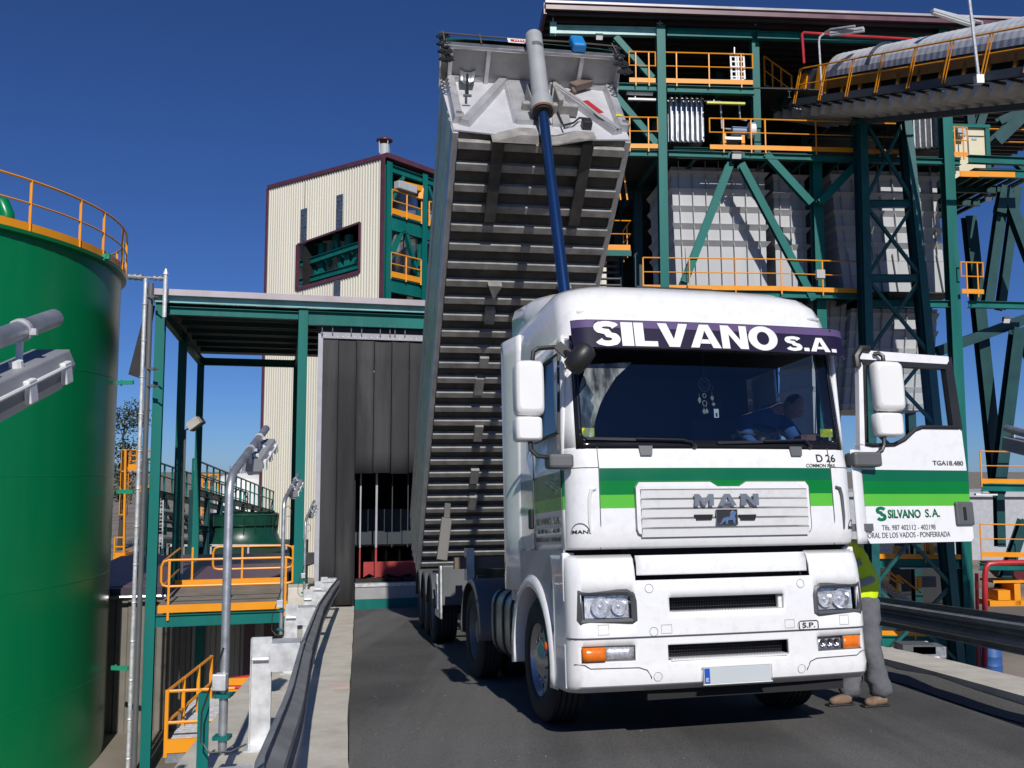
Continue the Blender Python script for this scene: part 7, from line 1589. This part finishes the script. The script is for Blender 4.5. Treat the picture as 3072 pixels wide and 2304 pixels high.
for i, (y0, y1) in enumerate(zip(lv, lv[1:])):
    for d_ in (V((0,0,0)),):
        a0, b0, a1, b1 = onleg(y0,cL,cLb)+d_, onleg(y0,cR,cRb)+d_, onleg(y1,cL,cLb)+d_, onleg(y1,cR,cRb)+d_
        if i % 1 == 0: q = MB(); q.bar(a0, b1, .12, .10); part('lattice_brace', q, TT, tt); q = MB(); q.bar(b0+V((0,.1,0)), a1+V((0,.1,0)), .12, .10); part('lattice_brace', q, TT, tt)
        if y0 in (612,835): q = MB(); q.ibeam(a0, b0, .16, .26); part('lattice_tie', q, TT, tt)
    for c_, b_ in ((cL,cLb),(cR,cRb)): q = MB(); q.bar(onleg(y0,c_,b_), onleg(y0,c_,b_)+dY, .12, .14); part('side_tie', q, TEALD, tt)
q = MB(); q.ibeam(cL+V((-.3,0,.05)), cR+V((.3,0,.05)), .3, .4); part('head_beam', q, TT, tt)
# yard things below right
fb2 = thing('far_shed', 'distant grey shed wall on the right, behind the raking legs', 'building'); q = MB(); q.bb((24,70,GZ),(75,80,at(3000,1490,70).z)); part('wall', q, mat('pale_shed', (.40,.41,.44), .7, var=.1), fb2); q = MB(); q.bb((23.8,69.7,at(3000,1490,70).z),(75.2,80.2,at(3000,1490,70).z+.35)); part('roof_edge', q, GREYDUCT, fb2)
for px, py, m, lb_, r_ in ((2918,1975,RED,'round red drum in the yard below the right barrier',.45),(2975,2000,mat('blue_drum', (.03,.10,.30), .5),'blue drum beside the red one in the yard',.35)):
    t_ = thing('drum', lb_, 'drum'); c = at(px,py+18,24); c = c*(GZ/c.z); q = MB(); q.lathe([(0,.9),(r_*.95,.9),(r_,.87),(r_,.6),(r_*1.03,.58),(r_,.56),(r_,.3),(r_*1.03,.28),(r_,.26),(r_,0)], V((c.x,c.y,GZ)), (0,0,1), n=20); part('barrel', q, m, t_); q = MB(); q.lathe([(.03,.03),(.04,0)], V((c.x+.1,c.y,GZ+.9)), (0,0,1), n=8); part('bung', q, GREYP, t_)
ex = thing('equipment_pile', 'jumble of pale pipes and pallets in the yard behind the worker', 'pile')
rdm = random.Random(3)
for i in range(10):
    p = at(rdm.uniform(2645,2800), rdm.uniform(1935,1985), 26); q = MB()
    if i%2: q.tube(p, p+V((rdm.uniform(.5,1.2),rdm.uniform(-.3,.3),rdm.uniform(-.1,.3))), .12, n=10); part('pipe_piece', q, [GALV,WTANK,CONC][i%3], ex)
    else: q.box(p, (.9,.6,.25)); part('pallet', q, [CREAM,GREYP,GALV][i%3], ex)
# ================================================ put every thing's origin at its own base
bpy.context.view_layer.update()
for o in list(C.objects):
    if o.parent is not None or o.get('placed') or o.type not in ('EMPTY','MESH'): continue
    if o.get('kind') == 'structure': continue
    pts = []
    def walk(q, off):
        l = off + q.location
        if q.type == 'MESH':
            for c in q.bound_box: pts.append(l + V(c))
        for ch in q.children: walk(ch, l)
    if tuple(o.rotation_euler) != (0.0,0.0,0.0): continue
    walk(o, V((0,0,0)))
    if not pts: continue
    lo = [min(p[i] for p in pts) for i in range(3)]; hi = [max(p[i] for p in pts) for i in range(3)]
    base = V(((lo[0]+hi[0])/2, (lo[1]+hi[1])/2, lo[2]))
    if o.type == 'EMPTY':
        d = base - o.location; o.location = base
        for ch in o.children: ch.location = ch.location - d
    elif o.data.users == 1:
        d = base - o.location; o.data.transform(Matrix.Translation(-d)); o.location = base
for o in C.objects:
    if 'placed' in o: del o['placed']
